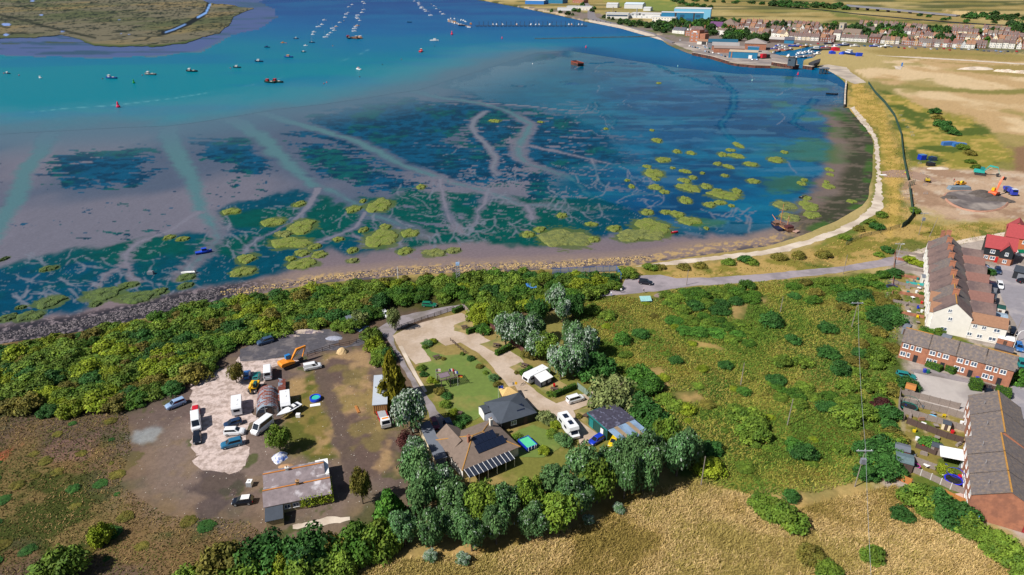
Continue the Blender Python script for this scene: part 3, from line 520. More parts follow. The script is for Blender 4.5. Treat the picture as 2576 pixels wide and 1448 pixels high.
SAND = mat('pale_sand', lin(200, 172, 128), .95, 2, .12)
PINKP = mat('pink_paving', lin(200, 170, 160), .9, 1, .1, obj=False)
Z1, Z2, Z3, Z4 = LZ + .02, LZ + .04, LZ + .06, LZ + .08
sheet('seawall_path', [(1600, 671), (1663, 661), (1788, 645), (1931, 630), (2027, 606), (2107, 575), (2160, 548), (2192, 520), (2200, 480), (2206, 440), (2202, 395), (2200, 362), (2193, 343), (2176, 320), (2157, 298), (2140, 273),
      (2148, 268), (2166, 290), (2190, 318), (2205, 345), (2212, 372), (2214, 440), (2220, 490), (2224, 520), (2212, 533), (2180, 552), (2130, 584), (2060, 608), (1990, 630), (1931, 640), (1788, 657), (1663, 669)], CONC, Z1, .8)
sheet('seawall_path', [(2062, 165), (2085, 163), (2130, 170), (2140, 182), (2180, 208), (2150, 212), (2120, 198), (2090, 182)], mat('quay_concrete', lin(186, 172, 156), .9, .2, .15, rgb2=lin(150, 138, 128), obj=False, sc2=.05), Z1, .8, 4)
sheet('coast_road', [(1440, 744), (1480, 737), (1560, 727), (1580, 694), (1660, 692), (1700, 700), (1790, 699), (1900, 691), (2030, 679), (2120, 670), (2200, 657), (2245, 646), (2275, 643), (2290, 652), (2262, 666), (2200, 674), (2100, 688), (1990, 700), (1860, 714), (1740, 720), (1680, 730), (1560, 742), (1500, 748), (1455, 755), (1440, 752)], ASPH, Z1, .4)
sheet('concrete_track', [(2283, 640), (2330, 622), (2440, 600), (2580, 575), (2900, 540), (2900, 556), (2580, 588), (2460, 607), (2400, 618), (2330, 634), (2292, 650)], CONC, Z2, .3)
sheet('gravel_lot', [(482, 960), (520, 945), (560, 925), (590, 925), (600, 900), (640, 905), (690, 900), (760, 905), (700, 918), (668, 925), (650, 990), (640, 1060), (625, 1080), (622, 1130), (617, 1183), (578, 1192), (520, 1186), (480, 1160), (500, 1150), (470, 1115), (484, 1080), (490, 1020)], GRAV, Z1, 1.1, 1)
sheet('tarmac_pad', [(602, 880), (640, 862), (680, 846), (760, 835), (830, 828), (858, 845), (850, 862), (830, 868), (870, 872), (880, 868), (905, 850), (940, 838), (950, 850), (900, 870), (840, 880), (760, 892), (640, 908), (604, 912)], TARM, Z2, .6, 1)
sheet('access_lane', [(948, 828), (972, 812), (1010, 795), (1080, 780), (1168, 765), (1180, 772), (1110, 790), (1040, 812), (1000, 830), (985, 846), (1000, 880), (1030, 930), (1064, 985), (1098, 1032), (1120, 1055), (1140, 1085), (1080, 1090), (1078, 1040), (1040, 975), (1005, 910), (985, 868), (958, 842)], LANE, Z1, .4)
sheet('camp_drive', [(985, 846), (1005, 835), (1060, 812), (1160, 788), (1178, 796), (1176, 806), (1140, 822), (1200, 835), (1240, 862), (1255, 868), (1310, 900), (1330, 940), (1320, 962), (1370, 1000), (1400, 1015), (1440, 1000), (1490, 985), (1500, 1010), (1440, 1035), (1460, 1060), (1510, 1095), (1460, 1125), (1450, 1080), (1400, 1050), (1350, 1030), (1290, 985), (1260, 950),
      (1222, 905), (1205, 890), (1160, 862), (1120, 870), (1095, 852), (1060, 862), (1086, 908), (1045, 918), (1004, 872)], DRIVE, Z2, .3)
sheet('lawn', [(1055, 862), (1070, 858), (1086, 884), (1120, 895), (1160, 892), (1172, 890), (1200, 905), (1230, 930), (1255, 962), (1275, 995), (1240, 1010), (1225, 1040), (1180, 1065), (1120, 1035), (1100, 985), (1070, 930), (1050, 915), (1090, 907)], LAWN, Z3, .35)
sheet('lawn', [(1143, 818), (1180, 803), (1235, 822), (1228, 832), (1176, 843), (1142, 832)], DRYG, Z3, .3)
sheet('lawn', [(1206, 866), (1262, 850), (1302, 868), (1268, 892), (1240, 886)], DRYG, Z3, .3)
sheet('lawn', [(1280, 925), (1310, 912), (1330, 925), (1330, 945), (1310, 945)], DRYG, Z3, .3)
sheet('lawn', [(1350, 975), (1400, 955), (1430, 970), (1438, 985), (1390, 1003)], DRYG, Z3, .3)
sheet('lawn', [(1442, 1037), (1500, 1015), (1520, 1040), (1510, 1075), (1470, 1062)], DRYG, Z3, .3)
sheet('lawn', [(1290, 1090), (1340, 1068), (1390, 1090), (1420, 1120), (1370, 1150), (1300, 1150)], LAWN, Z3, .3)
sheet('lane_kerb', [(1002, 872), (1012, 870), (1040, 925), (1075, 985), (1068, 988), (1035, 935)], CONC, Z4, .1)
sheet('yard', [(2300, 935), (2340, 935), (2440, 958), (2500, 975), (2580, 1010), (2600, 1050), (2440, 1010), (2425, 1040), (2290, 1000), (2305, 968)], YARD, Z2, .2)
sheet('pavement', [(2290, 930), (2340, 930), (2445, 956), (2445, 966), (2300, 938)], LANE, Z3, .1)
sheet('estate_road', [(2520, 655), (2640, 690), (2700, 860), (2640, 1050), (2580, 1010), (2545, 985), (2570, 900), (2556, 820), (2515, 740), (2500, 690)], EROAD, Z2, .3)
sheet('estate_road', [(2500, 985), (2545, 985), (2600, 1020), (2700, 1100), (2700, 1240), (2600, 1120), (2540, 1030)], EROAD, Z3, .3)
sheet('quay_yard', [(1690, 108), (1720, 104), (1800, 112), (1900, 118), (1960, 140), (1990, 152), (1985, 168), (1920, 166), (1850, 160), (1790, 144), (1720, 122)], mat('quay_tarmac', lin(128, 118, 116), .9, .1, .14, rgb2=lin(168, 156, 146), obj=False, sc2=.03), Z1, 1.5, 5)
sheet('seafront_road', [(1470, -2), (1490, 20), (1500, 44), (1520, 52), (1640, 82), (1700, 108), (1690, 110), (1630, 90), (1510, 58), (1478, 48), (1478, 24), (1458, -2)], mat('town_asphalt', lin(120, 114, 118), .9, .1, .1, obj=False), Z1, 1, 6)
sheet('beach_prom', [(1480, 50), (1560, 64), (1645, 88), (1660, 96), (1670, 104), (1640, 95), (1560, 72), (1482, 56)], CONC, Z2, 1, 6)
sheet('white_track', [(2200, 140), (2290, 143), (2420, 150), (2600, 162), (2800, 176), (2800, 180), (2600, 165), (2420, 153), (2290, 146)], CONC, Z1, 1, 6)
sheet('haul_road', [(2215, 432), (2240, 428), (2285, 428), (2330, 440), (2360, 455), (2340, 462), (2290, 448), (2225, 446)], mat('haul_mud', lin(150, 122, 104), .95, .3, .2, obj=False), Z2, .6)
sheet('patio', [(2236, 1187), (2275, 1190), (2272, 1208), (2240, 1203)], PINKP, Z3, .05)
sheet('patio', [(2380, 1245), (2425, 1240), (2432, 1275), (2395, 1262)], PINKP, Z3, .05)
sheet('old_slab', [(735, 1330), (735, 1320), (800, 1308), (880, 1298), (882, 1308), (800, 1325)], CONC, Z2, .5, .6)
sheet('stream', [(1932, 15), (2070, 27), (2150, 36), (2300, 50), (2420, 60), (2545, 66), (2545, 64), (2420, 57), (2300, 47.5), (2150, 34), (2070, 25), (1932, 13.5)], m, LZ + .3, 0, 8)
LANDMARKS = {'the rusty arched hut': (672, 1000), 'the orange excavator': (730, 905), 'the silver car on bare dirt': (443, 1020), 'the red car on gravel': (494, 1045), 'the derelict farmhouse': (745, 1240),
 'the black soft-top car': (612, 1263), 'the white water tank': (628, 1215), 'the derelict van': (888, 818), 'the mobile home': (945, 1010), 'the solar-panelled bungalow': (1205, 1140), 'the dark clubhouse': (1285, 1035),
 'the caravan with awning': (1350, 945), 'the white motorhome': (1430, 1075), 'the black and green shed': (1540, 1060), 'the garden pool': (1338, 1130), 'the flag pergola': (1130, 975), 'the lattice mast': (1153, 695),
 'the blue steel fence': (1500, 688), 'the parked dark car on the coast road': (1624, 713), 'the green estate car': (1080, 770), 'the white car by the lane': (970, 792), 'the blue boat on mud': (513, 632),
 'the white open boat': (474, 686), 'the sand heap': (861, 885), 'the dark car on planings': (668, 862), 'the crossarm pole': (2142, 822), 'the transformer pole': (2152, 1220), 'the bare pole in scrub': (1980, 1070),
 'the brick cottage row': (2400, 900), 'the white gable end': (2420, 810), 'the lower brick terrace': (2490, 1150), 'the trampoline by fences': (2285, 1025), 'the red-roofed houses': (2515, 620),
 'the old sailing ship': (1965, 568), 'the clay pit': (2450, 490), 'the teal excavator': (2470, 435), 'the blue container': (2318, 395), 'the green mesh fence': (2283, 455), 'the church tower': (2115, 100), 'the swing bridge pier': (2050, 165),
 'the blue warehouse': (1720, 45), 'the white factory': (1600, 40), 'the brick maltings tower': (1732, 96), 'the quay warehouse': (1855, 140), 'the road viaduct': (2260, 35), 'the rusty hulk': (1452, 163), 'the outer picnic table': (1165, 823),
 'the tall golden conifer': (987, 995), 'the field pole by the grove': (1762, 1220), 'the lower lawn car': (1125, 1070), 'the pale gravel edge': (480, 1110), 'the near grass field': (1400, 1400), 'the far end of the rocks': (60, 845), 'the bend in the rocks': (340, 800)}
ORD = ['nearest', 'second nearest', 'third nearest', 'fourth nearest', 'fifth nearest', 'sixth nearest', 'seventh nearest', 'eighth nearest', 'ninth nearest', 'tenth nearest', '11th nearest', '12th nearest', '13th nearest', '14th nearest', '15th nearest', '16th nearest', '17th nearest', '18th nearest', '19th nearest', '20th nearest'] + ['%dth nearest' % i for i in range(21, 80)]
_reg = []
def reg(o, look, group=None, cat=None, lms=None): _reg.append((o, look, lms)); return tag(o, None, cat, group)
def finish_labels():
 buckets = {}
 for o, look, lms in _reg:
  u, v = UV(o.location); D = lms or LANDMARKS; best = min(D, key=lambda k: math.hypot(D[k][0] - u, (D[k][1] - v) * 1.4))
  q = D[best]; buckets.setdefault((look, best), []).append((math.hypot(q[0] - u, (q[1] - v) * 1.4), o))
 for (look, lm), lst in buckets.items():
  lst.sort(key=lambda t: t[0])
  for i, (d, o) in enumerate(lst):
   o['label'] = f'{look} {lm.replace("the ", "by the ", 1)}' if len(lst) == 1 else f'{look}, {ORD[i]} to {lm}'
def leafmat(name, rgb, rgb2, hue=.18):
 m = bpy.data.materials.new(name); nt, n, l, p = nodes(m)
 a = n.new('ShaderNodeAttribute'); a.attribute_name = 'tint'
 oi = n.new('ShaderNodeObjectInfo'); sep = n.new('ShaderNodeSeparateColor'); l.new(a.outputs['Color'], sep.inputs[0])
 c = mixc(nt, rgb, rgb2, sep.outputs[1])
 c = mul(nt, c, ramp(nt, oi.outputs['Random'], 0, 1, 1 - hue, 1 + hue)); c = mul(nt, c, ramp(nt, sep.outputs[0], 0, 1, 0, 2))
 if name.startswith('silver'):
  c = mixc(nt, c, lin(176, 188, 176), sep.outputs[2])
 l.new(c, p.inputs['Base Color']); p.inputs['Roughness'].default_value = .7; p.inputs['Specular IOR Level'].default_value = .2
 return m
LEAF = {'green': leafmat('hawthorn_leaves', lin(74, 108, 34), lin(114, 134, 44)), 'dark': leafmat('dark_leaves', lin(42, 86, 36), lin(66, 108, 44)), 'yellow': leafmat('yellow_green_leaves', lin(106, 130, 22), lin(140, 150, 40)),
  'olive': leafmat('olive_leaves', lin(94, 98, 38), lin(128, 116, 50)), 'silver': leafmat('silver_poplar_leaves', lin(70, 112, 66), lin(98, 134, 84)), 'grove': leafmat('silver_grove_leaves', lin(66, 106, 60), lin(98, 130, 76)),
  'gold': leafmat('golden_conifer_needles', lin(96, 96, 18), lin(136, 128, 34)), 'willow': leafmat('willow_leaves', lin(98, 116, 66), lin(132, 140, 84)), 'red': leafmat('purple_leaves', lin(66, 34, 36), lin(94, 50, 44)),
  'town': leafmat('town_tree_leaves', lin(30, 62, 30), lin(60, 86, 34)), 'bright': leafmat('bright_leaves', lin(56, 104, 36), lin(88, 132, 46)), 'hedge': leafmat('hedge_leaves', lin(50, 92, 28), lin(84, 116, 34))}
BARK = mat('bark', lin(96, 84, 70), .9, 3, .3)
def leaves_mesh(name, seed, pts, nrm, size, tint):
 rng = np.random.default_rng(seed); n = len(pts)
 nrm = nrm + rng.normal(0, .55, (n, 3)); nrm /= np.linalg.norm(nrm, axis=1)[:, None] + 1e-9
 a = np.cross(nrm, rng.normal(0, 1, (n, 3))); a /= np.linalg.norm(a, axis=1)[:, None] + 1e-9; b = np.cross(nrm, a)
 s = (size * rng.uniform(.6, 1.35, n))[:, None]
 V = np.stack([pts - a * s, pts - b * s * .55, pts + a * s, pts + b * s * .55], 1).reshape(-1, 3)
 return mesh_np(name, V, np.arange(n * 4).reshape(n, 4), np.repeat(tint, 4, 0))
def crown_pts(seed, blobs, per, br, shape='dome', silver=0):
 rng = np.random.default_rng(seed); P, N, T = [], [], []
 for k in range(blobs):
  if shape == 'cone':
   h = rng.uniform(0, 1) ** 1.25; a = rng.uniform(0, 6.283); r = (1 - h) * .86 * rng.uniform(.65, 1.0) + .04
   c = np.array([r * math.cos(a), r * math.sin(a), h]); rr = br * (.5 + .6 * (1 - h)) * rng.uniform(.7, 1.2); fl = .55
  else:
   while True:
    c = rng.uniform(-1, 1, 3); c[2] = abs(c[2]) if shape == 'dome' else c[2]
    q = np.linalg.norm(c)
    if .25 < q < .86: break
   if shape == 'dome': c *= [.92, .92, .84]; c[2] = c[2] * .85 + .12
   else: c = c * [.8, .8, .43] + [0, 0, .58]
   rr = br * rng.uniform(.65, 1.3); fl = .8
  d = rng.normal(0, 1, (per, 3)); d /= np.linalg.norm(d, axis=1)[:, None]; d[:, 2] = np.where(d[:, 2] < -.25, -d[:, 2], d[:, 2])
  P.append(c + d * rr * [1, 1, fl] * rng.uniform(.72, 1.06, (per, 1))); N.append(d + [0, 0, .35])
  tb = rng.uniform(.36, .62); up = np.clip(d[:, 2], 0, 1)
  T.append(np.column_stack([np.clip(tb * rng.uniform(.75, 1.25, per), 0, 1), np.full(per, rng.uniform(0, 1)) * .7 + .3 * rng.uniform(0, 1, per),
                                  (rng.uniform(0, 1, per) < silver * (rng.uniform(0, 1.6) if c[2] > .5 else .25)) * rng.uniform(.6, 1, per)]))
 P = np.concatenate(P); P[:, 2] = np.maximum(P[:, 2], .02); return P, np.concatenate(N), np.concatenate(T)
CROWN = {}
for i in range(5): CROWN['bush', i] = leaves_mesh('bush_crown', i, *crown_pts(i, 30, 120, .33)[:2], .072, crown_pts(i, 30, 120, .33)[2])
for i in range(3): CROWN['tree', i] = leaves_mesh('tree_crown', 20 + i, *crown_pts(20 + i, 36, 120, .32, 'ball')[:2], .06, crown_pts(20 + i, 36, 120, .32, 'ball')[2])
for i in range(4): CROWN['poplar', i] = leaves_mesh('poplar_crown', 30 + i, *crown_pts(30 + i, 46, 130, .28, 'ball', .05)[:2], .052, crown_pts(30 + i, 46, 130, .28, 'ball', .05)[2])
for i in range(3): CROWN['silver', i] = leaves_mesh('silver_crown', 40 + i, *crown_pts(40 + i, 46, 130, .27, 'ball', .62)[:2], .052, crown_pts(40 + i, 46, 130, .27, 'ball', .62)[2])
for i in range(2): CROWN['cone', i] = leaves_mesh('conifer_crown', 50 + i, *crown_pts(50 + i, 80, 44, .26, 'cone')[:2], .08, crown_pts(50 + i, 80, 44, .26, 'cone')[2])
for i in range(4): CROWN['far', i] = leaves_mesh('far_crown', 60 + i, *crown_pts(60 + i, 16, 26, .40, 'dome')[:2], .2, crown_pts(60 + i, 16, 26, .40, 'dome')[2])
_tr = MB(); _tr.tube((0, 0, 0), (.02, .01, .45), .06, .045, 7)
for _a in range(5):
 t_ = _a * 1.3; _tr.tube((.02, .01, .30 + .05 * _a), (.02 + .38 * math.cos(t_), .01 + .38 * math.sin(t_), .58 + .06 * _a), .03, .01, 5)
TRUNK = _tr.build('trunk', BARK); COL.objects.unlink(TRUNK)
rnd = random.Random(7)
def plant(u, v, r, h, leaf='green', form='bush', name=None, look=None, cat=None, group=None, trunk=None, label=None, lms=None, z=LZ):
 """one shrub or tree standing at the surveyed ground point"""
 loc = G(u, v, z); k = [i for f, i in CROWN if f == form]; me = CROWN[form, rnd.choice(k)]; tr = trunk if trunk is not None else form not in ('bush', 'far')
 name = name or ('bush' if form == 'bush' else 'tree'); rz = rnd.uniform(0, 6.28)
 if tr:
  o = thing(name, label, cat or 'tree', loc, rz, group); o.scale = (r, r, h)
  c = bpy.data.objects.new('crown', me); COL.objects.link(c); c.parent = o
  t = bpy.data.objects.new('trunk', TRUNK.data); COL.objects.link(t); t.parent = o
 else:
  o = c = bpy.data.objects.new(name, me); COL.objects.link(o); o.location = loc; o.rotation_euler = (0, 0, rz); o.scale = (r, r, h); tag(o, label, cat or ('bush' if form == 'bush' else 'tree'), group)
 if not me.materials: me.materials.append(LEAF['green'])
 c.material_slots[0].link = 'OBJECT'; c.material_slots[0].material = LEAF[leaf]
 if not label: reg(o, look or f'{leaf} {name}'.replace('_', ' '), group, None, lms)
 return o
def scatter(poly, dmin, n, seed, z=LZ, avoid=()):
 """positions inside an outline, no two closer than dmin metres"""
 rg = random.Random(seed); W = GA(poly, z).tolist(); xs = [p[0] for p in W]; ys = [p[1] for p in W]; outp = []
 for _ in range(n * 60):
  x, y = rg.uniform(min(xs), max(xs)), rg.uniform(min(ys), max(ys))
  if inside(W, x, y) and all((x - a) ** 2 + (y - b) ** 2 > dmin * dmin for a, b in outp):
   uu, vv = UV((x, y, z))
   if -60 < uu < 2640 and vv < 1540 and not any(inside(q, uu, vv) for q in avoid): outp.append((x, y))
  if len(outp) >= n: break
 return [UV((x, y, z)) for x, y in outp]
SIZE = lambda r: 'low' if r < 2.5 else ('broad' if r > 3.7 else 'rounded')
LEAFW = {'green': 'mid-green', 'dark': 'dark green', 'yellow': 'yellow-green', 'olive': 'brownish olive', 'bright': 'bright green', 'hedge': 'glossy green', 'red': 'purple-leaved', 'willow': 'grey-green', 'silver': 'silver-leaved', 'grove': 'blue-green'}
def bushes(poly, dmin, n, seed, rr, hh, mixl, kind='hawthorn bush', group=None, avoid=()):
 rg = random.Random(seed + 99)
 for u, v in scatter(poly, dmin, n, seed, avoid=avoid):
  r = rg.uniform(*rr); lf = rg.choice(mixl); h = r * rg.uniform(*hh)
  plant(u, v, r, h, lf, 'bush', kind.replace(' ', '_'), f'{SIZE(r)} {LEAFW[lf]} {kind}', group=group)
GB = 'thorn scrub along the shore'
bushes([(-80, 905), (0, 893), (107, 872), (215, 850), (337, 826), (425, 802), (515, 785), (640, 765), (811, 735), (900, 745), (945, 775), (940, 800), (890, 832), (830, 822), (770, 828), (700, 842), (600, 868), (530, 915), (470, 975), (400, 1000), (320, 1030), (150, 1042), (-80, 1040)],
       3.2, 235, 3, (2.6, 4.8), (.65, 1.05), ['green', 'green', 'green', 'green', 'dark', 'dark', 'yellow', 'olive', 'hedge'], 'thorn bush', GB)
bushes([(860, 735), (1000, 722), (1150, 708), (1300, 700), (1540, 700), (1548, 742), (1440, 752), (1340, 790), (1260, 810), (1200, 790), (1165, 760), (1000, 775), (965, 780), (900, 765)],
       4.2, 64, 5, (2.6, 4.6), (.9, 1.3), ['green', 'green', 'dark', 'yellow', 'hedge'], 'thorn bush', GB)
bushes([(700, 735), (811, 718), (1144, 694), (1288, 690), (1380, 686), (1380, 694), (1144, 702), (811, 730), (690, 748)], 5, 16, 9, (1.4, 2.8), (.8, 1.1), ['yellow', 'olive', 'green'], 'shore bush', GB)
GF = 'bushes in the rough pasture'
FB = [(2132, 760, 3.6, 'dark'), (2165, 752, 3.8, 'dark'), (2080, 832, 3, 'dark'), (2215, 806, 4.6, 'dark'), (2245, 812, 4, 'dark'), (2082, 895, 3.1, 'dark'), (2112, 935, 3.2, 'dark'), (1992, 862, 2.6, 'dark'), (1970, 918, 3, 'green'), (2017, 918, 2.8, 'green'),
      (1942, 815, 4, 'dark'), (2207, 905, 4, 'green'), (2195, 980, 3.5, 'green'), (2215, 1025, 2.6, 'red'), (2232, 1052, 3.4, 'dark'), (2170, 1050, 3.6, 'green'), (2120, 1058, 3.8, 'green'), (2022, 1150, 3.2, 'dark'), (1997, 1125, 2.3, 'bright'), (2115, 1138, 2, 'green'),
      (2220, 1140, 4, 'dark'), (2222, 1186, 4.2, 'dark'), (2247, 1105, 2.8, 'olive'), (1977, 1318, 4, 'green'), (1937, 1290, 3.5, 'green'), (1992, 1255, 2, 'dark'), (2267, 1300, 2.3, 'dark'), (2310, 1262, 4.2, 'green'), (2352, 1275, 4, 'dark'), (2395, 1305, 4.5, 'dark'), (2430, 1330, 3.5, 'green'),
      (2495, 1370, 3.4, 'green'), (2532, 1400, 3.6, 'green'), (2565, 1425, 3.4, 'green'), (2040, 1405, 2.6, 'olive'), (2082, 1445, 2.6, 'green'), (2195, 1405, 2.5, 'green'), (1790, 1135, 2.7, 'dark'), (1783, 1185, 3.4, 'yellow'), (1895, 1105, 4, 'green'), (1913, 1275, 3, 'green'),
      (1700, 912, 2, 'dark'), (1825, 924, 2.1, 'dark'), (1870, 990, 1.9, 'bright'), (1673, 1012, 2.5, 'green'), (1698, 1028, 2.4, 'green'), (1728, 1036, 2.3, 'yellow'), (1850, 1045, 3, 'green'), (1888, 1058, 3.4, 'green'), (1908, 1082, 3, 'green'), (1568, 860, 3, 'bright'), (1488, 786, 3, 'green'), (1610, 846, 2.6, 'dark'), (1528, 800, 2.6, 'green')]
for u, v, r, lf in FB: plant(u, v, r, r * .95, lf, 'bush', 'bush', f'{SIZE(r)} {LEAFW[lf]} pasture bush', group=GF)
MX = ['green', 'dark', 'green', 'hedge']
bushes([(1655, 745), (1750, 735), (1880, 722), (1910, 760), (1800, 790), (1700, 785)], 4, 24, 11, (2.5, 3.6), (.55, .8), MX, 'bramble bush', GF)
bushes([(1680, 800), (1760, 798), (1850, 815), (1905, 848), (1885, 868), (1780, 850), (1700, 835)], 3.6, 24, 12, (2.2, 3.4), (.45, .6), ['green', 'bright', 'hedge'], 'bramble bush', GF)
bushes([(1960, 718), (2230, 694), (2262, 760), (2256, 850), (2200, 870), (2150, 790), (2050, 762), (1970, 742)], 5, 30, 13, (2.2, 3.6), (.5, .9), MX + ['olive'], 'bramble bush', GF)
bushes([(1940, 955), (2020, 980), (2090, 1000), (2150, 1030), (2090, 1045), (2000, 1025), (1950, 1000)], 3.4, 24, 14, (2.0, 3.2), (.5, .75), ['dark', 'green', 'hedge'], 'bramble bush', GF)
bushes([(2150, 870), (2255, 860), (2245, 1000), (2170, 1040), (2120, 980)], 5, 16, 15, (2.0, 3.2), (.5, .9), MX + ['olive'], 'bramble bush', GF)
bushes([(2180, 1100), (2240, 1080), (2250, 1200), (2160, 1200)], 3.6, 12, 16, (2.0, 3.2), (.7, 1), MX + ['olive'], 'bramble bush', GF)
bushes([(1450, 765), (1640, 765), (1950, 870), (2050, 1080), (2150, 1150), (1900, 1200), (1760, 1100), (1600, 930)], 8, 40, 17, (1.1, 2.2), (.4, .6), ['olive', 'green', 'yellow'], 'weed bush', GF)
bushes([(2270, 1245), (2420, 1265), (2445, 1335), (2340, 1312)], 3.2, 14, 23, (2.2, 3.6), (.7, 1), MX, 'garden-end bush', GF)
bushes([(2440, 1345), (2600, 1420), (2620, 1500), (2510, 1410)], 3.2, 12, 24, (2.2, 3.6), (.7, 1), MX, 'garden-end bush', GF)
bushes([(-40, 1075), (280, 1060), (360, 1200), (480, 1310), (620, 1330), (560, 1400), (300, 1430), (-40, 1440)], 3.2, 34, 19, (.5, 1.9), (.18, .4), ['dark', 'dark', 'olive', 'olive'], 'weed clump', 'weed clumps on the rough ground')
GV = 'bushes on the sea wall verge'
for u, v, r, lf in [(1577, 694, 4, 'green'), (1633, 678, 2.8, 'green'), (1660, 676, 2.2, 'olive'), (1875, 660, 3.2, 'dark'), (1890, 664, 2.6, 'green'), (1833, 664, 2.6, 'green'), (2230, 634, 2.8, 'dark'), (2210, 644, 2.0, 'green'), (2287, 660, 3, 'yellow'), (2310, 668, 2.4, 'yellow'), (2250, 694, 3.2, 'dark'), (2072, 646, 3.2, 'olive'),
      (2010, 648, 3, 'olive'), (1960, 652, 3, 'olive'), (1760, 672, 2.5, 'olive'), (1720, 676, 2.5, 'olive'), (2215, 545, 3, 'green'), (2190, 565, 3, 'green'), (2160, 580, 2.6, 'olive'), (2125, 602, 2.6, 'green'), (2205, 575, 3.2, 'dark'), (2300, 535, 3, 'green'), (2400, 340, 4, 'dark'), (2370, 318, 6, 'dark'), (2385, 330, 5, 'dark'), (2420, 375, 4, 'green'), (2440, 390, 3.5, 'olive'), (2352, 286, 5, 'dark'), (2356, 300, 4, 'olive'), (2440, 410, 3, 'green'), (2455, 425, 3, 'green')]:
 plant(u, v, r, r * .8, lf, 'bush', 'bush', f'{SIZE(r)} {LEAFW[lf]} verge bush', group=GV)
# single trees of the yard and the camp site
T = lambda *a, **k: plant(*a, **k)
T(989, 1005, 4.2, 13, 'gold', 'cone', 'conifer', label='tall golden conifer beside the mobile home', group=None)
T(1036, 1092, 4.8, 10.5, 'silver', 'silver', 'poplar_tree', label='silvery poplar between the lane and the tow truck')
T(994, 832, 2.3, 6.5, 'willow', 'tree', 'tree', label='slim grey-green tree at the end of the rail fence')
T(596, 964, 2.4, 5, 'olive', 'tree', 'tree', label='small sparse tree at the gravel edge by the blue car')
T(706, 1136, 3.1, 6, 'green', 'tree', 'tree', label='leaning apple tree behind the white minibus')
T(913, 1268, 2.3, 8, 'olive', 'tree', 'tree', label='narrow olive-leaved tree on bare earth by the farmhouse')
T(982, 1316, 4.1, 7.5, 'bright', 'cone', 'conifer', label='round bright green conifer in front of the narrow olive tree')
T(257, 1362, 2.3, 4.6, 'yellow', 'bush', 'bush', label='yellow-green bush standing alone on the rough ground')
T(165, 1452, 4.8, 6.0, 'green', 'bush', 'bush', label='big green bush in the near corner of the rough ground')
T(1027, 1135, 2.6, 4.5, 'red', 'tree', 'tree', label='dark purple-leaved tree beside the grey garage roof')
T(1540, 1020, 6.2, 8.5, 'willow', 'bush', 'willow_tree', label='broad grey-green willow behind the white parked car', cat='tree', trunk=True)
for u, v, r, h, lf in [(936, 856, 3.2, 4.4, 'green'), (945, 880, 3.2, 4.2, 'yellow'), (962, 900, 3, 4, 'green'), (975, 908, 2.6, 3.8, 'dark'), (955, 915, 2.6, 3.2, 'green'), (905, 815, 2.8, 5, 'willow'), (920, 806, 2.6, 4, 'dark')]:
 plant(u, v, r, h, lf, 'bush', 'bush', f'{LEAFW[lf]} bush of the lane screen', group='screen of bushes beside the lane')
GP = 'silver poplars behind the camp pitches'
for u, v, r, h, lf, f in [(1272, 868, 4.3, 9, 'silver', 'silver'), (1312, 876, 4.3, 9.5, 'silver', 'silver'), (1345, 862, 4, 8, 'grove', 'poplar'), (1398, 782, 3.6, 8, 'silver', 'silver'), (1415, 812, 3, 7, 'silver', 'silver'), (1372, 905, 4, 7, 'green', 'tree'), (1410, 955, 4.0, 9.5, 'silver', 'silver'), (1442, 952, 4.2, 9.5, 'silver', 'silver'),
      (1455, 905, 4.2, 9.5, 'silver', 'silver'), (1480, 900, 3.8, 8.5, 'silver', 'silver'), (1352, 902, 3.8, 7.5, 'grove', 'silver'), (1438, 880, 4, 8, 'grove', 'poplar'), (1250, 820, 3.6, 6, 'green', 'tree'), (1290, 815, 3.6, 7, 'green', 'tree'), (1350, 810, 4, 7, 'dark', 'tree'), (1440, 800, 4, 7, 'dark', 'tree')]:
 plant(u, v, r, h, lf, f, 'poplar_tree' if f != 'tree' else 'tree', f'{LEAFW[lf]} {"poplar" if f != "tree" else "broadleaf tree"}', group=GP)
for u, v, r, h, lf in [(1505, 938, 4.6, 6, 'dark'), (1480, 950, 4, 5, 'dark'), (1612, 955, 4, 4, 'bright'), (1635, 985, 4, 4, 'bright'), (1622, 1052, 4.6, 5, 'dark'), (1600, 1035, 4.2, 5, 'dark'), (1650, 1075, 4, 4.6, 'dark'), (1580, 1010, 4, 5, 'green'), (1210, 815, 2.8, 4, 'yellow'), (1192, 805, 2.6, 4, 'yellow'), (1216, 838, 2.2, 3, 'bright'), (1330, 900, 2.4, 3, 'olive')]:
 plant(u, v, r, h, lf, 'bush', 'bush', f'{LEAFW[lf]} bush screening the camp', group='bushes round the camp site')
GG = 'grove of poplars round the bungalow'
rg = random.Random(5)
for u, v in scatter([(1040, 1198), (1090, 1262), (1145, 1302), (1185, 1296), (1300, 1290), (1400, 1250), (1500, 1215), (1640, 1150), (1735, 1145), (1715, 1195), (1600, 1245), (1480, 1305), (1380, 1345), (1280, 1385), (1150, 1400), (1015, 1385), (1005, 1335), (1060, 1290)], 4.0, 84, 21):
 r = rg.uniform(3.0, 4.6); lf = rg.choice(['grove', 'grove', 'grove', 'grove', 'grove', 'green', 'silver']); nm = {'green': 'dark', 'grove': 'blue-green', 'silver': 'silver-leaved'}[lf]
 plant(u, v, r, rg.uniform(7.5, 10.5) * (.75 if v > 1330 else 1), lf, rg.choice(['poplar', 'poplar', 'tree']), 'poplar_tree', f'{"slender" if r < 3.7 else "broad"} {nm} poplar', group=GG)
for u, v, r, h in [(1050, 1200, 3.4, 8.5), (1075, 1255, 3.5, 8), (1110, 1265, 3.6, 8.5), (1045, 1165, 2.6, 6)]:
 plant(u, v, r, h, 'silver', 'silver', 'poplar_tree', 'pale silver-topped poplar', group=GG)
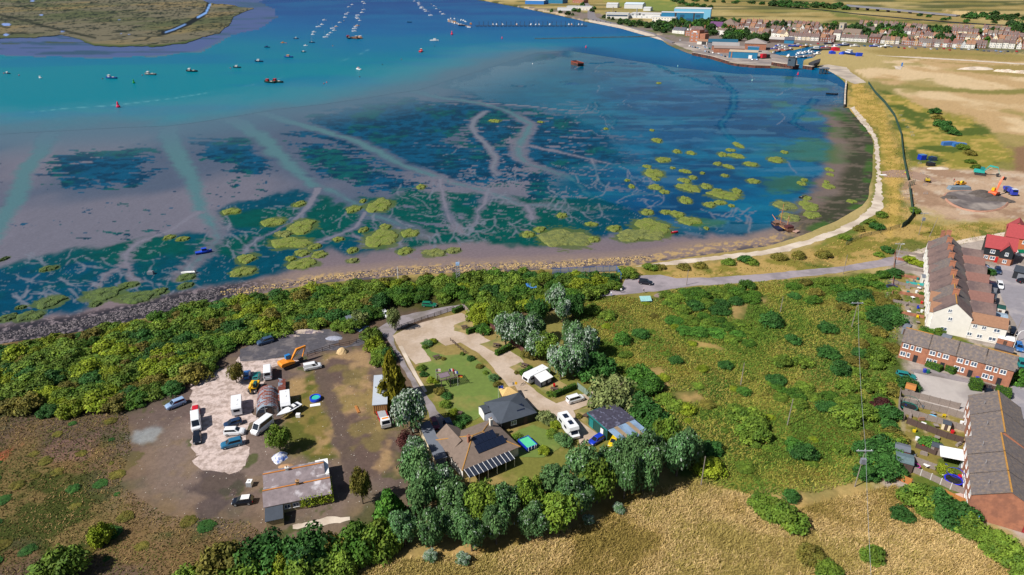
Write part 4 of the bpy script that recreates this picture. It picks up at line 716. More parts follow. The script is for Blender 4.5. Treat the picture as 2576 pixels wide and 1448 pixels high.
for u, v, r, h, lf in [(560, 1450, 5, 6.5, 'olive'), (664, 1420, 5, 7, 'dark'), (600, 1480, 5, 6, 'green'), (720, 1440, 4, 5, 'yellow'), (781, 1420, 5.2, 8, 'dark'), (840, 1400, 3.6, 5, 'olive'), (894, 1398, 4.6, 7, 'hedge'), (930, 1390, 4, 6, 'green'), (965, 1378, 4, 6.5, 'green'), (480, 1490, 4, 5, 'green'), (850, 1440, 4, 5, 'green'), (775, 1470, 5, 6, 'green')]:
 plant(u, v, r, h, lf, 'bush', 'bush', f'{LEAFW[lf]} bush of the near hedgerow', group='hedgerow in front of the farmhouse')
for u, v, r in [(1085, 1410, 1.6), (1165, 1418, 1.6), (1555, 1290, 1.5), (1480, 1318, 1.4)]: plant(u, v, r, r * 1.2, 'silver', 'silver', 'poplar_sapling', 'silvery poplar sapling at the grove edge', cat='sapling', group=GG)
# ---- ground cover nobody could count
def cover(name, poly, n, seed, hh, ww, palette, upright=.5, pal_scale=.08, avoid=()):
 rg = np.random.default_rng(seed); W = GA(poly, LZ); lo, hi = W.min(0), W.max(0); P = rg.uniform(lo, hi, (n * 3, 2))
 P = P[sdf(W.tolist(), P) < 0]
 f = (P[:, 1] * _c + (HGT) * _s); uu = CU + FOC * P[:, 0] / f; P = P[(uu > -60) & (uu < 2640) & (P[:, 1] > 78)]
 for q in avoid: P = P[sdf(GA(q, LZ).tolist(), P, 1) > 0]
 P = P[:n]; k = len(P)
 h = rg.uniform(*hh, k); wd = rg.uniform(*ww, k); a = rg.uniform(0, 6.283, k); le = rg.normal(0, 1, (k, 2)) * (1 - upright) * h[:, None] + np.array([.35, .1]) * h[:, None]
 d = np.stack([np.cos(a), np.sin(a)], -1) * wd[:, None] * .5; z0 = np.full(k, LZ)
 V = np.stack([np.column_stack([P - d, z0]), np.column_stack([P + d, z0]), np.column_stack([P + d * .6 + le, z0 + h]), np.column_stack([P - d * .6 + le, z0 + h])], 1).reshape(-1, 3)
 nn = fbm(P[:, 0] * pal_scale, P[:, 1] * pal_scale, seed, 5); nn = np.clip((nn - .5) * 2.6 + .5 + rg.normal(0, .16, k), 0, .999); pal = np.array([lin(*c) for c in palette])
 c = pal[(nn * len(pal)).astype(int)] * rg.uniform(.7, 1.3, (k, 1))
 return tag(link(name, mesh_np(name, V, np.arange(k * 4).reshape(k, 4), np.repeat(c, 4, 0)), COVERM), kind='stuff')
BALD = [[(1730, 855), (1800, 868), (1830, 882), (1740, 874)], [(1618, 928), (1662, 923), (1684, 972), (1648, 977)], [(1688, 988), (1742, 983), (1784, 1012), (1700, 1012)], [(1840, 770), (1882, 764), (1872, 806), (1845, 802)], [(1888, 743), (1932, 743), (1926, 762), (1900, 762)]]
COVERM = tmat('loose_herbage', .9, 2, .1, 0, .1)
cover('dry_grass', [(480, 1590), (820, 1452), (1000, 1412), (1250, 1395), (1400, 1345), (1560, 1292), (1620, 1245), (1740, 1212), (1880, 1250), (2000, 1285), (2250, 1222), (2320, 1295), (2430, 1340), (2600, 1410), (2700, 1560)], 130000, 1, (.25, .6), (.05, .16),
      [(142, 124, 66), (174, 148, 90), (194, 166, 112), (206, 178, 124), (164, 146, 84)], .2, .06)
cover('undergrowth', [(1440, 762), (1560, 745), (1640, 758), (1700, 728), (1950, 706), (2230, 692), (2268, 760), (2258, 850), (2240, 980), (2245, 1060), (2235, 1190), (2060, 1240), (1900, 1248), (1770, 1215), (1715, 1170), (1650, 1062), (1560, 960), (1500, 880), (1440, 820)], 120000, 2, (.12, .4), (.1, .3),
      [(86, 114, 42), (104, 124, 48), (128, 132, 56), (148, 142, 66), (130, 122, 62), (94, 120, 48)], .1, .05, BALD)
cover('weeds', [(-60, 1052), (320, 1040), (330, 1130), (300, 1220), (420, 1300), (620, 1310), (660, 1345), (720, 1360), (820, 1345), (900, 1360), (700, 1420), (500, 1500), (-60, 1520)], 26000, 3, (.06, .26), (.08, .26),
      [(70, 80, 36), (108, 98, 58), (130, 108, 68), (142, 120, 80), (92, 94, 46)], .1, .09)
cover('weeds', [(1640, 700), (1960, 662), (2110, 606), (2210, 550), (2236, 510), (2225, 370), (2150, 285), (2150, 215), (2190, 212), (2290, 400), (2310, 560), (2560, 562), (2560, 585), (2300, 640), (2240, 640), (1990, 692), (1860, 706), (1740, 712), (1690, 716), (1650, 690)], 30000, 4, (.12, .4), (.15, .4),
      [(96, 104, 44), (130, 120, 56), (160, 136, 76), (176, 148, 88), (150, 126, 70)], .3, .06, [[(1640, 690), (1700, 698), (1900, 689), (2120, 668), (2245, 644), (2290, 654), (2100, 690), (1860, 716), (1560, 745)]])
WHITE = mat('white_render', lin(228, 224, 216), .85, .8, .08); CREAM = mat('cream_render', lin(226, 210, 178), .8, .8, .06); BRICK = mat('red_brick', lin(172, 114, 88), .9, 1.5, .16, rgb2=lin(150, 100, 80), sc2=.5)
DBRICK = mat('dark_brick', lin(122, 74, 60), .9, 1.5, .2); YBRICK = mat('stock_brick', lin(178, 138, 94), .9, 1.5, .15); PVC = mat('white_plastic', lin(240, 240, 240), .5, 3, .03); GLASS = mat('window_glass', lin(78, 96, 120), .15, 2, .3, spec=.8)
RT_BROWN = mat('brown_tiles', lin(114, 94, 90), .9, 1.6, .22, rgb2=lin(94, 78, 78), sc2=.3); RT_GREY = mat('grey_tiles', lin(104, 96, 96), .9, 1.8, .28, rgb2=lin(122, 108, 98), sc2=1.6, cover=(.48, .6)); RT_RED = mat('red_tiles', lin(158, 62, 66), .9, 2, .14)
RT_TAN = mat('weathered_tiles', lin(120, 104, 94), .9, 1.2, .2); RT_ORANGE = mat('orange_tiles', lin(146, 108, 84), .9, 1.6, .16); RT_SLATE = mat('slate', lin(84, 84, 96), .8, 1.5, .2); RT_PINK = mat('clay_tiles', lin(126, 90, 82), .9, 2, .16)
LICH = mat('ridge_lichen', lin(178, 130, 60), .9, 1.5, .25); LIGHT_METAL = mat('pale_sheet', lin(214, 216, 220), .5, .4, .08); BLUE_METAL = mat('blue_cladding', lin(28, 118, 160), .6, .3, .1); TEALM = mat('teal_paint', lin(20, 122, 122), .6, 1, .1)
BLACKT = mat('black_boards', lin(30, 34, 42), .7, 2, .2); FELT = mat('grey_felt', lin(104, 110, 122), .85, .7, .12); DKFELT = mat('dark_felt', lin(62, 70, 82), .85, .8, .14); GREENT = mat('green_boards', lin(16, 70, 64), .7, 1, .15)
WOOD = mat('grey_wood', lin(140, 128, 122), .9, 3, .2); WOODO = mat('new_wood', lin(184, 120, 60), .85, 3, .15); WOODD = mat('dark_wood', lin(84, 66, 60), .9, 3, .2); RUST = mat('rusty_sheet', lin(136, 70, 54), .85, 1.2, .25, rgb2=lin(150, 166, 184), sc2=.45, cover=(.54, .6))
ASB = mat('stained_cement_sheet', lin(134, 122, 126), .9, .9, .3, rgb2=lin(200, 194, 200), sc2=.35, cover=(.55, .68)); ORNG = mat('orange_ridge_tiles', lin(190, 120, 50), .9, 2, .2); SOLAR = mat('solar_cells', lin(26, 34, 54), .25, 3, .2, spec=.6); BLK = mat('black_rubber', lin(26, 26, 28), .8, 4, .2)
STEEL = mat('galvanised', lin(176, 180, 188), .5, 3, .15, metal=.2); GREYM = mat('grey_metal', lin(126, 130, 140), .6, 2, .15); DKST = mat('dark_steel', lin(52, 50, 52), .7, 2, .2); RUSTD = mat('dark_rust', lin(104, 58, 46), .9, .6, .35, rgb2=lin(62, 46, 44), sc2=.2)
def base(u0, v0, u1, v1, name, label, cat, group=None, z=LZ):
 """a building on its frontage: local x runs along it, local y away from it"""
 a, b = G(u0, v0, z), G(u1, v1, z); o = thing(name, label, cat, a, math.atan2(b.y - a.y, b.x - a.x), group); return o, (b - a).length
def gable(E, x0, x1, y0, y1, eave, ridge, wm, rm, axis='x', ov=.25, th=.14, names=('wall', 'roof'), cap=None):
 w = MB(); r = MB(); c = MB()
 if axis == 'x':
  ym = (y0 + y1) / 2; w.prism([(y0, 0), (y1, 0), (y1, eave), (ym, ridge), (y0, eave)], x0, x1, 'x'); sl = (ridge - eave) / (ym - y0)
  r.prism([(y0 - ov, eave - ov * sl + .02), (ym, ridge + .02), (y1 + ov, eave - ov * sl + .02), (y1 + ov, eave - ov * sl + th), (ym, ridge + th), (y0 - ov, eave - ov * sl + th)], x0 - ov * .6, x1 + ov * .6, 'x')
  if cap: c.box(x0 - ov * .5, x1 + ov * .5, ym - .14, ym + .14, ridge + th - .06, ridge + th + .07)
 else:
  xm = (x0 + x1) / 2; w.prism([(x0, 0), (x1, 0), (x1, eave), (xm, ridge), (x0, eave)], y0, y1, 'y'); sl = (ridge - eave) / (xm - x0)
  r.prism([(x0 - ov, eave - ov * sl + .02), (xm, ridge + .02), (x1 + ov, eave - ov * sl + .02), (x1 + ov, eave - ov * sl + th), (xm, ridge + th), (x0 - ov, eave - ov * sl + th)], y0 - ov * .6, y1 + ov * .6, 'y')
  if cap: c.box(xm - .14, xm + .14, y0 - ov * .5, y1 + ov * .5, ridge + th - .06, ridge + th + .07)
 W = w.build(names[0], wm, E); R = r.build(names[1], rm, E)
 if cap: c.build('ridge', cap, R)
 return W, R
def hip(E, x0, x1, y0, y1, eave, ridge, wm, rm, ov=.3, cap=None):
 w = MB().box(x0, x1, y0, y1, 0, eave); W = w.build('wall', wm, E)
 a, b, c, d = x0 - ov, x1 + ov, y0 - ov, y1 + ov; e = eave - .05; D = min(b - a, d - c) / 2
 if b - a >= d - c: p, q = (a + D, (c + d) / 2, ridge), (b - D - .01, (c + d) / 2, ridge)
 else: p, q = ((a + b) / 2, c + D, ridge), ((a + b) / 2, d - D - .01, ridge)
 r = MB(); lo = [(a, c), (b, c), (b, d), (a, d)]; vs = [(x, y, e - .12) for x, y in lo] + [(x, y, e) for x, y in lo] + [p, q]
 fs = [(3, 2, 1, 0), (0, 1, 5, 4), (1, 2, 6, 5), (2, 3, 7, 6), (3, 0, 4, 7)]
 fs += [(4, 5, 9, 8), (5, 6, 9), (6, 7, 8, 9), (7, 4, 8)] if b - a >= d - c else [(4, 5, 8), (5, 6, 9, 8), (6, 7, 9), (7, 4, 8, 9)]
 r.add(vs, fs); R = r.build('roof', rm, E)
 if cap:
  cc = MB()
  for i, (x, y) in enumerate(lo):
   t = (p if (i in (0, 3) if b - a >= d - c else i in (0, 1)) else q); cc.tube((x, y, e), t, .12, .12, 5)
  cc.tube(p, q, .12, .12, 5); cc.build('ridge', cap, R)
 return W, R
_WM = {}
def window(E, x, y, z, w, h, face='front', sub=True, fm=None, name='window'):
 """a framed window; x along the wall, z its sill"""
 k = (round(w, 2), round(h, 2), fm.name if fm else '', name)
 if k not in _WM:
  f = MB(); t = .13
  f.box(-w / 2, w / 2, -.07, 0, 0, t).box(-w / 2, w / 2, -.07, 0, h - t, h).box(-w / 2, -w / 2 + t, -.07, 0, t, h - t).box(w / 2 - t, w / 2, -.07, 0, t, h - t)
  if w > .9: f.box(-t / 2, t / 2, -.068, 0, t, h - t)
  f.box(-w / 2 - .05, w / 2 + .05, -.13, 0, -.08, 0)
  p = MB().box(-w / 2 + t, w / 2 - t, -.03, -.005, t, h - t)
  F, P_ = f.build('w', fm or PVC), p.build('w', GLASS); _WM[k] = (F.data, P_.data); bpy.data.objects.remove(F); bpy.data.objects.remove(P_)
 rz = {'front': 0, 'back': math.pi, 'left': -math.pi / 2, 'right': math.pi / 2}[face]
 o = bpy.data.objects.new(name, _WM[k][0]); COL.objects.link(o); o.parent = E; o.location = (x, y, z); o.rotation_euler = (0, 0, rz)
 p = bpy.data.objects.new('pane', _WM[k][1]); COL.objects.link(p); p.parent = o; return o
def door(E, x, y, face='front', m=None, w=.95, h=2.05, z=0):
 d = MB().box(-w / 2, w / 2, -.06, 0, 0, h).box(-w * .3, w * .3, -.075, -.05, h * .55, h * .9); o = d.build('door', m or PVC, E); o.location = (x, y, z)
 o.rotation_euler = (0, 0, {'front': 0, 'back': math.pi, 'left': -math.pi / 2, 'right': math.pi / 2}[face]); return o
def chimney(E, x, y, z0, z1, w=.7, d=.5, m=None, pots=2):
 c = MB().box(x - w / 2, x + w / 2, y - d / 2, y + d / 2, z0, z1).box(x - w / 2 - .08, x + w / 2 + .08, y - d / 2 - .08, y + d / 2 + .08, z1, z1 + .15); o = c.build('chimney', m or BRICK, E)
 p = MB()
 for i in range(pots): p.tube((x + (i - (pots - 1) / 2) * .32, y, z1 + .15), (x + (i - (pots - 1) / 2) * .32, y, z1 + .55), .11, .1, 7)
 p.build('pot', RT_ORANGE, o); return o
def slab_roof(E, pts, z, th, m, name='roof'):
 n = len(pts); b = MB(); zz = [p[2] if len(p) > 2 else z for p in pts]
 b.add([(p[0], p[1], zz[i] - th) for i, p in enumerate(pts)] + [(p[0], p[1], zz[i]) for i, p in enumerate(pts)], [tuple(range(n - 1, -1, -1)), tuple(range(n, 2 * n))] + [(i, (i + 1) % n, n + (i + 1) % n, n + i) for i in range(n)])
 return b.build(name, m, E)
# ---- Victorian terrace with the white gable end -----------------------------------
p0, p1 = (2329, 648), (2336, 832); E0, LT = base(*p0, *p1, 'survey_line', '', ''); M0 = E0.matrix_basis.copy(); bpy.data.objects.remove(E0)
NU = 8; UW = LT / NU; SEATS = ['farthest', 'seventh', 'sixth', 'fifth', 'fourth', 'third', 'second', '']
for i in range(NU):
 end = i == NU - 1
 lab = 'white end-of-terrace house with gable wall and long rear wing facing the cottages' if end else (f'brown-roofed terraced house, {SEATS[i]} from the white gable end' if i else 'brown-roofed terraced house at the far end of its row, two brick chimneys')
 E = thing('terraced_house', lab, 'house', M0 @ Vector((i * UW, 0, 0)), M0.to_euler().z, 'Victorian terraced houses with white fronts')
 rm = RT_BROWN if i % 3 else RT_GREY
 gable(E, 0.012, UW - .012, 0, 9.2, 6.0, 9.6, WHITE, rm, 'x', .2, cap=LICH if i > 4 else None)
 gable(E, UW * .22, UW * .78, -.9, 3.2, 5.2, 7.4, WHITE, RT_ORANGE if i > 5 else RT_BROWN, 'y', .15, names=('bay', 'bay_roof'))
 wx0, wx1 = (UW * .32, UW - .012) if end else (UW * .08, UW * .94)
 gable(E, wx0, wx1, 9.25, 17.6 if end else 15.4, 4.9, 6.9, WHITE, RT_ORANGE if end else (RT_PINK if i % 2 else RT_BROWN), 'y', .2, names=('rear_wing', 'rear_roof'))
 chimney(E, .35, 4.6, 8.6, 11, .5, 1.5, BRICK, 1);
 if i == 0: chimney(E, .4, 3.0, 7.5, 10.6, .5, 1.2, BRICK, 1)
 for z in (1.0, 3.6): window(E, UW * .5, -.9, z, 1.6, 1.4); window(E, UW * .88, 0, z, .8, 1.2)
 door(E, UW * .1, 0, m=TEALM if i % 2 else BLACKT); window(E, UW * .5, 15.4 if not end else 17.6, 3.2, 1.0, 1.1, 'back')
 if end:
  for y, z, w in ((3.6, 6.6, 1.0), (4.2, 4.2, 1.1), (3.4, .9, 1.6), (10.3, 3.5, 1.1), (12.4, 3.5, 1.1), (15.4, 3.4, 1.5), (9.6, .9, 1.2), (12.0, .8, 1.3), (15, .7, 1.8)): window(E, UW - .012, y, z, w, 1.1, 'right')
# ---- brick cottages facing the parking yard ----------------------------------------
E0, LC = base(2258, 900, 2536, 977, 'survey_line', '', ''); M1 = E0.matrix_basis.copy(); bpy.data.objects.remove(E0)
UW2 = LC / 4
for i in range(4):
 E = thing('brick_cottage', ['brick cottage at the scrub end of its row, canopy by the door', 'brick cottage with low hedge, second from the scrub end', 'brick cottage with pink flower pots, second from the road end', 'brick cottage at the road end of its row, boarded fence in front'][i], 'house', M1 @ Vector((i * UW2, 0, 0)), M1.to_euler().z, 'row of brick cottages')
 gable(E, .012, UW2 - .012, 0, 7.2, 5.0, 7.3, BRICK, RT_GREY, 'x', .25, cap=LICH if i in (0, 3) else None)
 for x, w in ((1.1, 1.35), (2.6, .75), (4.1, 1.35)): window(E, x, 0, 3.3, w, 1.25)
 for x, w in ((.9, 1.3), (2.2, .8)): window(E, x, 0, .9, w, 1.3)
 door(E, 3.9, 0, m=BLACKT); window(E, UW2 * .5, 7.2, 3.3, 1.2, 1.1, 'back')
# ---- the lower brick terrace ----------------------------------------------------------
def loc_from(u0, v0, u1, v1, z):
 a, b = G(u0, v0, z), G(u1, v1, z); return Vector((a.x, a.y, LZ)), math.atan2(b.y - a.y, b.x - a.x), (b - a).length
for k, (q, n, labs) in enumerate((((2438, 998, 2448, 1100), 2, ['brick terrace house at the yard end under rough grey tiles', 'brick terrace house at the step in the roof line']), ((2431, 1102, 2447, 1247), 3, ['brick terrace house with white lean-to, just below the roof step', 'brick terrace house by the blue trampoline', 'brick terrace end house with blank brick gable over red fence']))):
 loc, rz, Ln = loc_from(*q, 5.3); uw = Ln / n
 for i in range(n):
  E = thing('brick_house', labs[i], 'house', loc + Vector((math.cos(rz), math.sin(rz), 0)) * uw * i, rz, 'lower brick terrace houses')
  gable(E, .012, uw - .012, 0, 10.6 if k else 9.6, 5.2, 8.0, BRICK, RT_GREY, 'x', .25, cap=LICH)
  for x in (uw * .25, uw * .7):
   window(E, x, 0, 3.3, 1.3, 1.2); window(E, x, 0, .9, 1.3, 1.2)
  door(E, uw * .48, 0); b = MB().path([(uw * .6, 2.2, 6.3), (uw * .6, 2.2, 7.4)], .03).path([(uw * .6 - .4, 2.2, 7.4), (uw * .6 + .4, 2.2, 7.4)], .03); b.build('aerial', STEEL, E)
  if k == 1 and i == 0: slab_roof(E, [(1.0, -4.2, 2.2), (5.0, -4.2, 2.2), (5, -.03, 2.6), (1, -.03, 2.6)], 0, .08, PVC, 'lean_to')
# ---- red-roofed new houses -------------------------------------------------------------
E, L = base(2468, 655, 2545, 668, 'new_house', 'black-boarded new house with red tiled roof and brick ground floor', 'house', 'red-roofed new houses')
gable(E, 0, L, .02, 8.0, 5.2, 8.3, BLACKT, RT_RED, 'x', .35); gable(E, L * .52, L * .92, -1.3, 4, 4.9, 7.2, BLACKT, RT_RED, 'y', .3, names=('front_gable', 'gable_roof'))
MB().box(-.04, L + .04, -.05, 4, 0, 2.3).box(L * .52 - .04, L * .92 + .04, -1.36, -.02, 0, 2.3).build('brick_plinth', BRICK, E)
for x, y, z, w in ((L * .28, 0, 3.2, 1.4), (L * .72, -1.3, 3.4, 1.0), (L * .12, -.05, .9, 1.2), (L * .33, -.05, .9, 1.6), (L * .72, -1.36, .8, 1.2)): window(E, x, y, z, w, 1.2)
door(E, L * .46, -.05, m=mat('red_door', lin(190, 30, 34), .5))
E, L = base(2520, 628, 2640, 650, 'new_house', 'orange brick new house with red hipped roof behind the black-boarded one', 'house', 'red-roofed new houses')
gable(E, 0, L, 0, 8.5, 5.4, 8.8, mat('orange_brick', lin(182, 104, 62), .9, 2, .1), RT_RED, 'x', .35); gable(E, L * .0, L * .42, 8.52, 15, 5.3, 8.4, BRICK, RT_RED, 'y', .3, names=('rear_wing', 'rear_roof'))
for x in (1.5, 3.5, 5.5): window(E, x, 0, 3.4, .6, 1.2)
E, L = base(2545, 700, 2660, 726, 'garage_block', 'low black flat-roofed garage block beside the new houses', 'garage'); MB().box(0, L, 0, 6, 0, 2.5).build('wall', BLACKT, E); slab_roof(E, [(-.2, -.2), (L + .2, -.2), (L + .2, 6.2), (-.2, 6.2)], 2.72, .2, DKFELT); door(E, 2.5, 0, w=2.4, m=GREYM)
# ---- rusty arched hut ----------------------------------------------------------------------
E, L = base(645, 1052, 699, 1052, 'arched_hut', 'rusty corrugated arched hut with broken boarded front', 'hut'); R_ = L / 2; n = 14; D_ = (G(676, 952, 2.9) - G(675, 1052, 0)).length - 4.2; E.rotation_euler.z = HD(675, 1053, 679, 950) - math.pi / 2
def arc(r, y, zs=1.0): return [(R_ + r * math.cos(math.pi * i / n), y, r * math.sin(math.pi * i / n) * zs) for i in range(n + 1)]
b = MB(); b2 = MB(); b0 = b
for k in range(32):
 b = b2 if (k * 7 % 5 < 2 or k < 3) else b0; y0, y1 = D_ * k / 32, D_ * (k + 1) / 32; ra = R_ + (.05 if k % 2 else 0)
 A_, B_ = arc(ra, y0, 1.15), arc(ra, y1 - .002, 1.15); k0 = len(b.v); b.v += A_ + B_; b.f += [(k0 + i, k0 + i + 1, k0 + n + 2 + i, k0 + n + 1 + i) for i in range(n)]
b0.build('rusty_sheeting', RUST, E, fix=False); b2.build('grey_sheeting', mat('grey_rusty_sheet', lin(150, 164, 180), .7, 1.2, .2, rgb2=lin(146, 84, 66), sc2=.8, cover=(.54, .6)), E, fix=False)
MB().add([(p[0], .25, p[2] * .985) for p in arc(R_ * .985, 0, 1.15)], [tuple(range(n + 1))]).build('front_wall', WOOD, E); MB().add([(p[0], D_ - .1, p[2] * .98) for p in arc(R_ * .98, 0, 1.15)], [tuple(range(n + 1))]).build('back_wall', WOOD, E)
MB().box(R_ - .1, R_ + 1.1, .16, .22, 0, 2.1).build('door', WOODD, E); MB().box(R_ - 1.6, R_ - .5, .16, .22, 1.0, 1.9).box(R_ - .9, R_ + .1, .16, .22, 2.2, 2.7).build('window', GLASS, E); MB().box(R_ - 1.75, R_ + .2, .1, .18, 1.95, 2.05).box(R_ - .38, R_ - .28, .1, .18, 0, 2.7).build('frame', PVC, E)
slab_roof(E, [(L - .05, 3.5, 1.5), (L + 1.6, 3.5, .9), (L + 1.6, 13.5, .9), (L - .05, 13.5, 1.5)], 0, .05, RUST, 'side_sheets')
# ---- derelict farmhouse: two parallel gables, lean-to, creeper -----------------------------
E, L = base(670, 1300, 836, 1265, 'derelict_farmhouse', 'derelict farmhouse with twin stained roofs, orange ridges and creeper', 'house')
CRW = mat('peeling_cream_wall', lin(198, 178, 136), .9, 1.5, .2)
gable(E, 0, L, 0, 5.2, 2.5, 3.9, CRW, ASB, 'x', .3, cap=ORNG, names=('front_wall', 'front_roof')); gable(E, 0, L - .9, 5.22, 10.0, 2.5, 3.8, CRW, ASB, 'x', .3, cap=ORNG, names=('back_wall', 'back_roof'))
slab_roof(E, [(L - 2.4, 5.4, 2.78), (L + .1, 5.4, 2.78), (L + .1, 10.2, 2.78), (L - 2.4, 10.2, 2.78)], 0, .1, PVC, 'white_sheet'); MB().box(L - .86, L, 5.22, 9.9, 0, 2.6).build('side_wall', WHITE, E)
MB().box(.2, 3.2, -3.4, -.02, 0, 1.9).build('lean_to', CRW, E); slab_roof(E, [(.05, -3.6, 1.95), (3.3, -3.6, 1.95), (3.3, -.32, 2.3), (.05, -.32, 2.3)], 0, .08, DKFELT, 'lean_to_roof')
for x in (4.0, 5.6, 7.8): window(E, x, 0, .9, 1.2, 1.0)
chimney(E, 6.3, 2.6, 3.3, 4.7, .6, .5, YBRICK, 1); chimney(E, 4.4, 7.6, 3.3, 4.4, .6, .5, WHITE, 1)
rg = np.random.default_rng(8); pt = np.column_stack([rg.uniform(6.4, L + .3, 900), rg.uniform(-.35, .25, 900), rg.uniform(.4, 2.7, 900)]); pt2 = np.column_stack([rg.uniform(L - .1, L + .35, 350), rg.uniform(0, 4, 350), rg.uniform(.2, 3.2, 350)]); pt = np.concatenate([pt, pt2])
link('creeper', leaves_mesh('creeper', 3, pt, np.tile([0, -.6, .6], (len(pt), 1)), .2, np.column_stack([rg.uniform(.35, .7, len(pt)), rg.uniform(0, 1, len(pt)), np.zeros(len(pt))])), LEAF['yellow'], E)
# ---- bungalow ---------------------------------------------------------------------------------
loc, rz, L = loc_from(1164, 1184, 1304, 1126, 2.5); E = thing('bungalow', 'brown tiled hipped bungalow with solar panels and glazed veranda', 'house', loc, rz)
hip(E, 0, L, 0, 11.0, 2.5, 5.0, WHITE, RT_TAN, cap=LICH); gable(E, .6, 5.6, 6.2, 12.6, 2.5, 4.3, WHITE, RT_TAN, 'y', .3, names=('rear_wall', 'rear_roof'))
sl = (5.0 - 2.45) / 5.8; ms = MB()
for i, (a_, b_, y0, y1) in enumerate([(4.6, L - 1.9, 1.5, 3.25), (4.9, L - 3.2, 3.3, 5.1)]):
 nx = int((b_ - a_) / 1.0)
 for j in range(nx):
  xa, xb = a_ + (b_ - a_) * j / nx + .02, a_ + (b_ - a_) * (j + 1) / nx - .02; zf = lambda y: 2.45 + (y + .3) * sl + .1
  ms.add([(xa, y0, zf(y0)), (xb, y0, zf(y0)), (xb, y1, zf(y1)), (xa, y1, zf(y1)), (xa, y0, zf(y0) + .05), (xb, y0, zf(y0) + .05), (xb, y1, zf(y1) + .05), (xa, y1, zf(y1) + .05)], [(0, 3, 2, 1), (4, 5, 6, 7), (0, 1, 5, 4), (1, 2, 6, 5), (2, 3, 7, 6), (3, 0, 4, 7)])
ms.build('solar_panels', SOLAR, E)
v_ = slab_roof(E, [(.2, -2.6, 2.1), (L - 2.6, -2.6, 2.1), (L - 2.6, -.25, 2.5), (.2, -.25, 2.5)], 0, .06, mat('veranda_glass', lin(46, 52, 66), .35, 3, .2), 'veranda'); bars = MB()
for j in range(11):
 x = .2 + (L - 2.8) * j / 10; bars.add([(x - .04, -2.65, 2.08), (x + .04, -2.65, 2.08), (x + .04, -.25, 2.5), (x - .04, -.25, 2.5), (x - .04, -2.65, 2.14), (x + .04, -2.65, 2.14), (x + .04, -.25, 2.56), (x - .04, -.25, 2.56)], [(0, 3, 2, 1), (4, 5, 6, 7), (0, 1, 5, 4), (1, 2, 6, 5), (2, 3, 7, 6), (3, 0, 4, 7)])
 if j % 2 == 0: bars.box(x - .05, x + .05, -2.6, -2.5, 0, 2.08)
bars.build('glazing_bars', PVC, v_)
for x in (2.2, 5, 7.6, 10.2): window(E, x, 0, .6, 1.5, 1.5)
chimney(E, 4.2, 4.8, 4.2, 5.9, .55, .55, BRICK, 1); chimney(E, L - 1.8, 8.2, 3.2, 5.0, .6, .6, WHITE, 2)
# ---- clubhouse, garages, sheds --------------------------------------------------------------------
loc, rz, L = loc_from(1262, 1066, 1347, 1040, 2.4); E = thing('clubhouse', 'dark grey felt-roofed clubhouse with a small solar panel', 'clubhouse', loc, rz); hip(E, 0, L, 0, 8.5, 2.4, 4.1, BLACKT, DKFELT)
sp_ = MB().box(4.6, 6.6, 1.3, 3.0, 3.1, 3.2); o = sp_.build('solar_panel', SOLAR, E); o.rotation_euler = (0, 0, 0)
o.data.transform(Matrix.Translation((5.6, 2.1, 3.18)) @ Matrix.Rotation(math.atan(1.65 / 4.5), 4, 'X') @ Matrix.Translation((-5.6, -2.1, -3.12)))
gable(E, -1.9, -.35, 5.2, 8.2, 2.0, 2.6, PVC, DKFELT, 'x', .1, names=('porch', 'porch_roof')); window(E, 3, 0, .8, 1.4, 1.1); door(E, 6, 0, m=WOODD)
E, L = base(1226, 1087, 1266, 1082, 'store', 'low round-topped grey felt store beside the clubhouse', 'shed'); b = MB(); pr = [(0, 0), (0, 1.7)] + [(L * i / 8, 1.7 + .55 * math.sin(math.pi * i / 8)) for i in range(1, 8)] + [(L, 1.7), (L, 0)]
MB().box(.05, L - .05, .05, 3.6, 0, 1.7).build('wall', WOODD, E); MB().prism([(-.1 + (L + .2) * i / 8, 1.72 + .6 * math.sin(math.pi * i / 8)) for i in range(9)], -.1, 3.8).build('roof', FELT, E)
loc, rz, L = loc_from(1528, 1083, 1593, 1054, 3.3); E = thing('workshop_shed', 'black-roofed green timber shed with teal trim', 'shed', loc, rz)
MB().box(0, L, 0, 7.4, 0, 3.0).build('wall', GREENT, E)
loc2, rz2, L2 = loc_from(1479, 1041, 1528, 1083, 3.3); bpy.data.objects.remove([c for c in E.children][0]); E.location = loc2; E.rotation_euler = (0, 0, rz2); Wd = (G(1593, 1054, 3.3) - G(1528, 1083, 3.3)).length
MB().box(0.1, L2 - .1, .15, Wd - .1, 0, 3.0).build('wall', GREENT, E); slab_roof(E, [(-.1, -.1, 3.3), (L2 + .1, -.1, 3.25), (L2 + .1, Wd + .1, 3.2), (-.1, Wd + .1, 3.25)], 0, .12, mat('streaked_black_felt', lin(60, 58, 76), .8, 1.6, .5, rgb2=lin(96, 98, 120), sc2=.8, cover=(.55, .65)), 'roof')
MB().box(-.16, L2 + .16, -.18, -.12, 2.95, 3.25).box(-.18, -.12, -.1, Wd + .1, 2.95, 3.3).build('fascia', TEALM, E); door(E, L2 * .72, .15); MB().box(.6, 2.0, .06, .13, 0, 2.2).build('double_door', TEALM, E)
E2 = thing('open_carport', 'blue-grey corrugated carport roof joined to the green shed', 'carport', loc, rz); CW = (G(1637, 1081, 2.9) - G(1593, 1054, 2.9)).length; b = MB(); L = (G(1528, 1083, 3.2) - G(1593, 1054, 3.2)).length
nn_ = 46
for k in range(nn_):
 x0, x1 = L * k / nn_, L * (k + 1) / nn_; h0 = .06 if k % 2 else 0; b.add([(x0, -CW, 2.75 + h0), (x1, -CW, 2.75 + .06 - h0), (x1, 0, 3.1 + .06 - h0), (x0, 0, 3.1 + h0)], [(0, 1, 2, 3)])
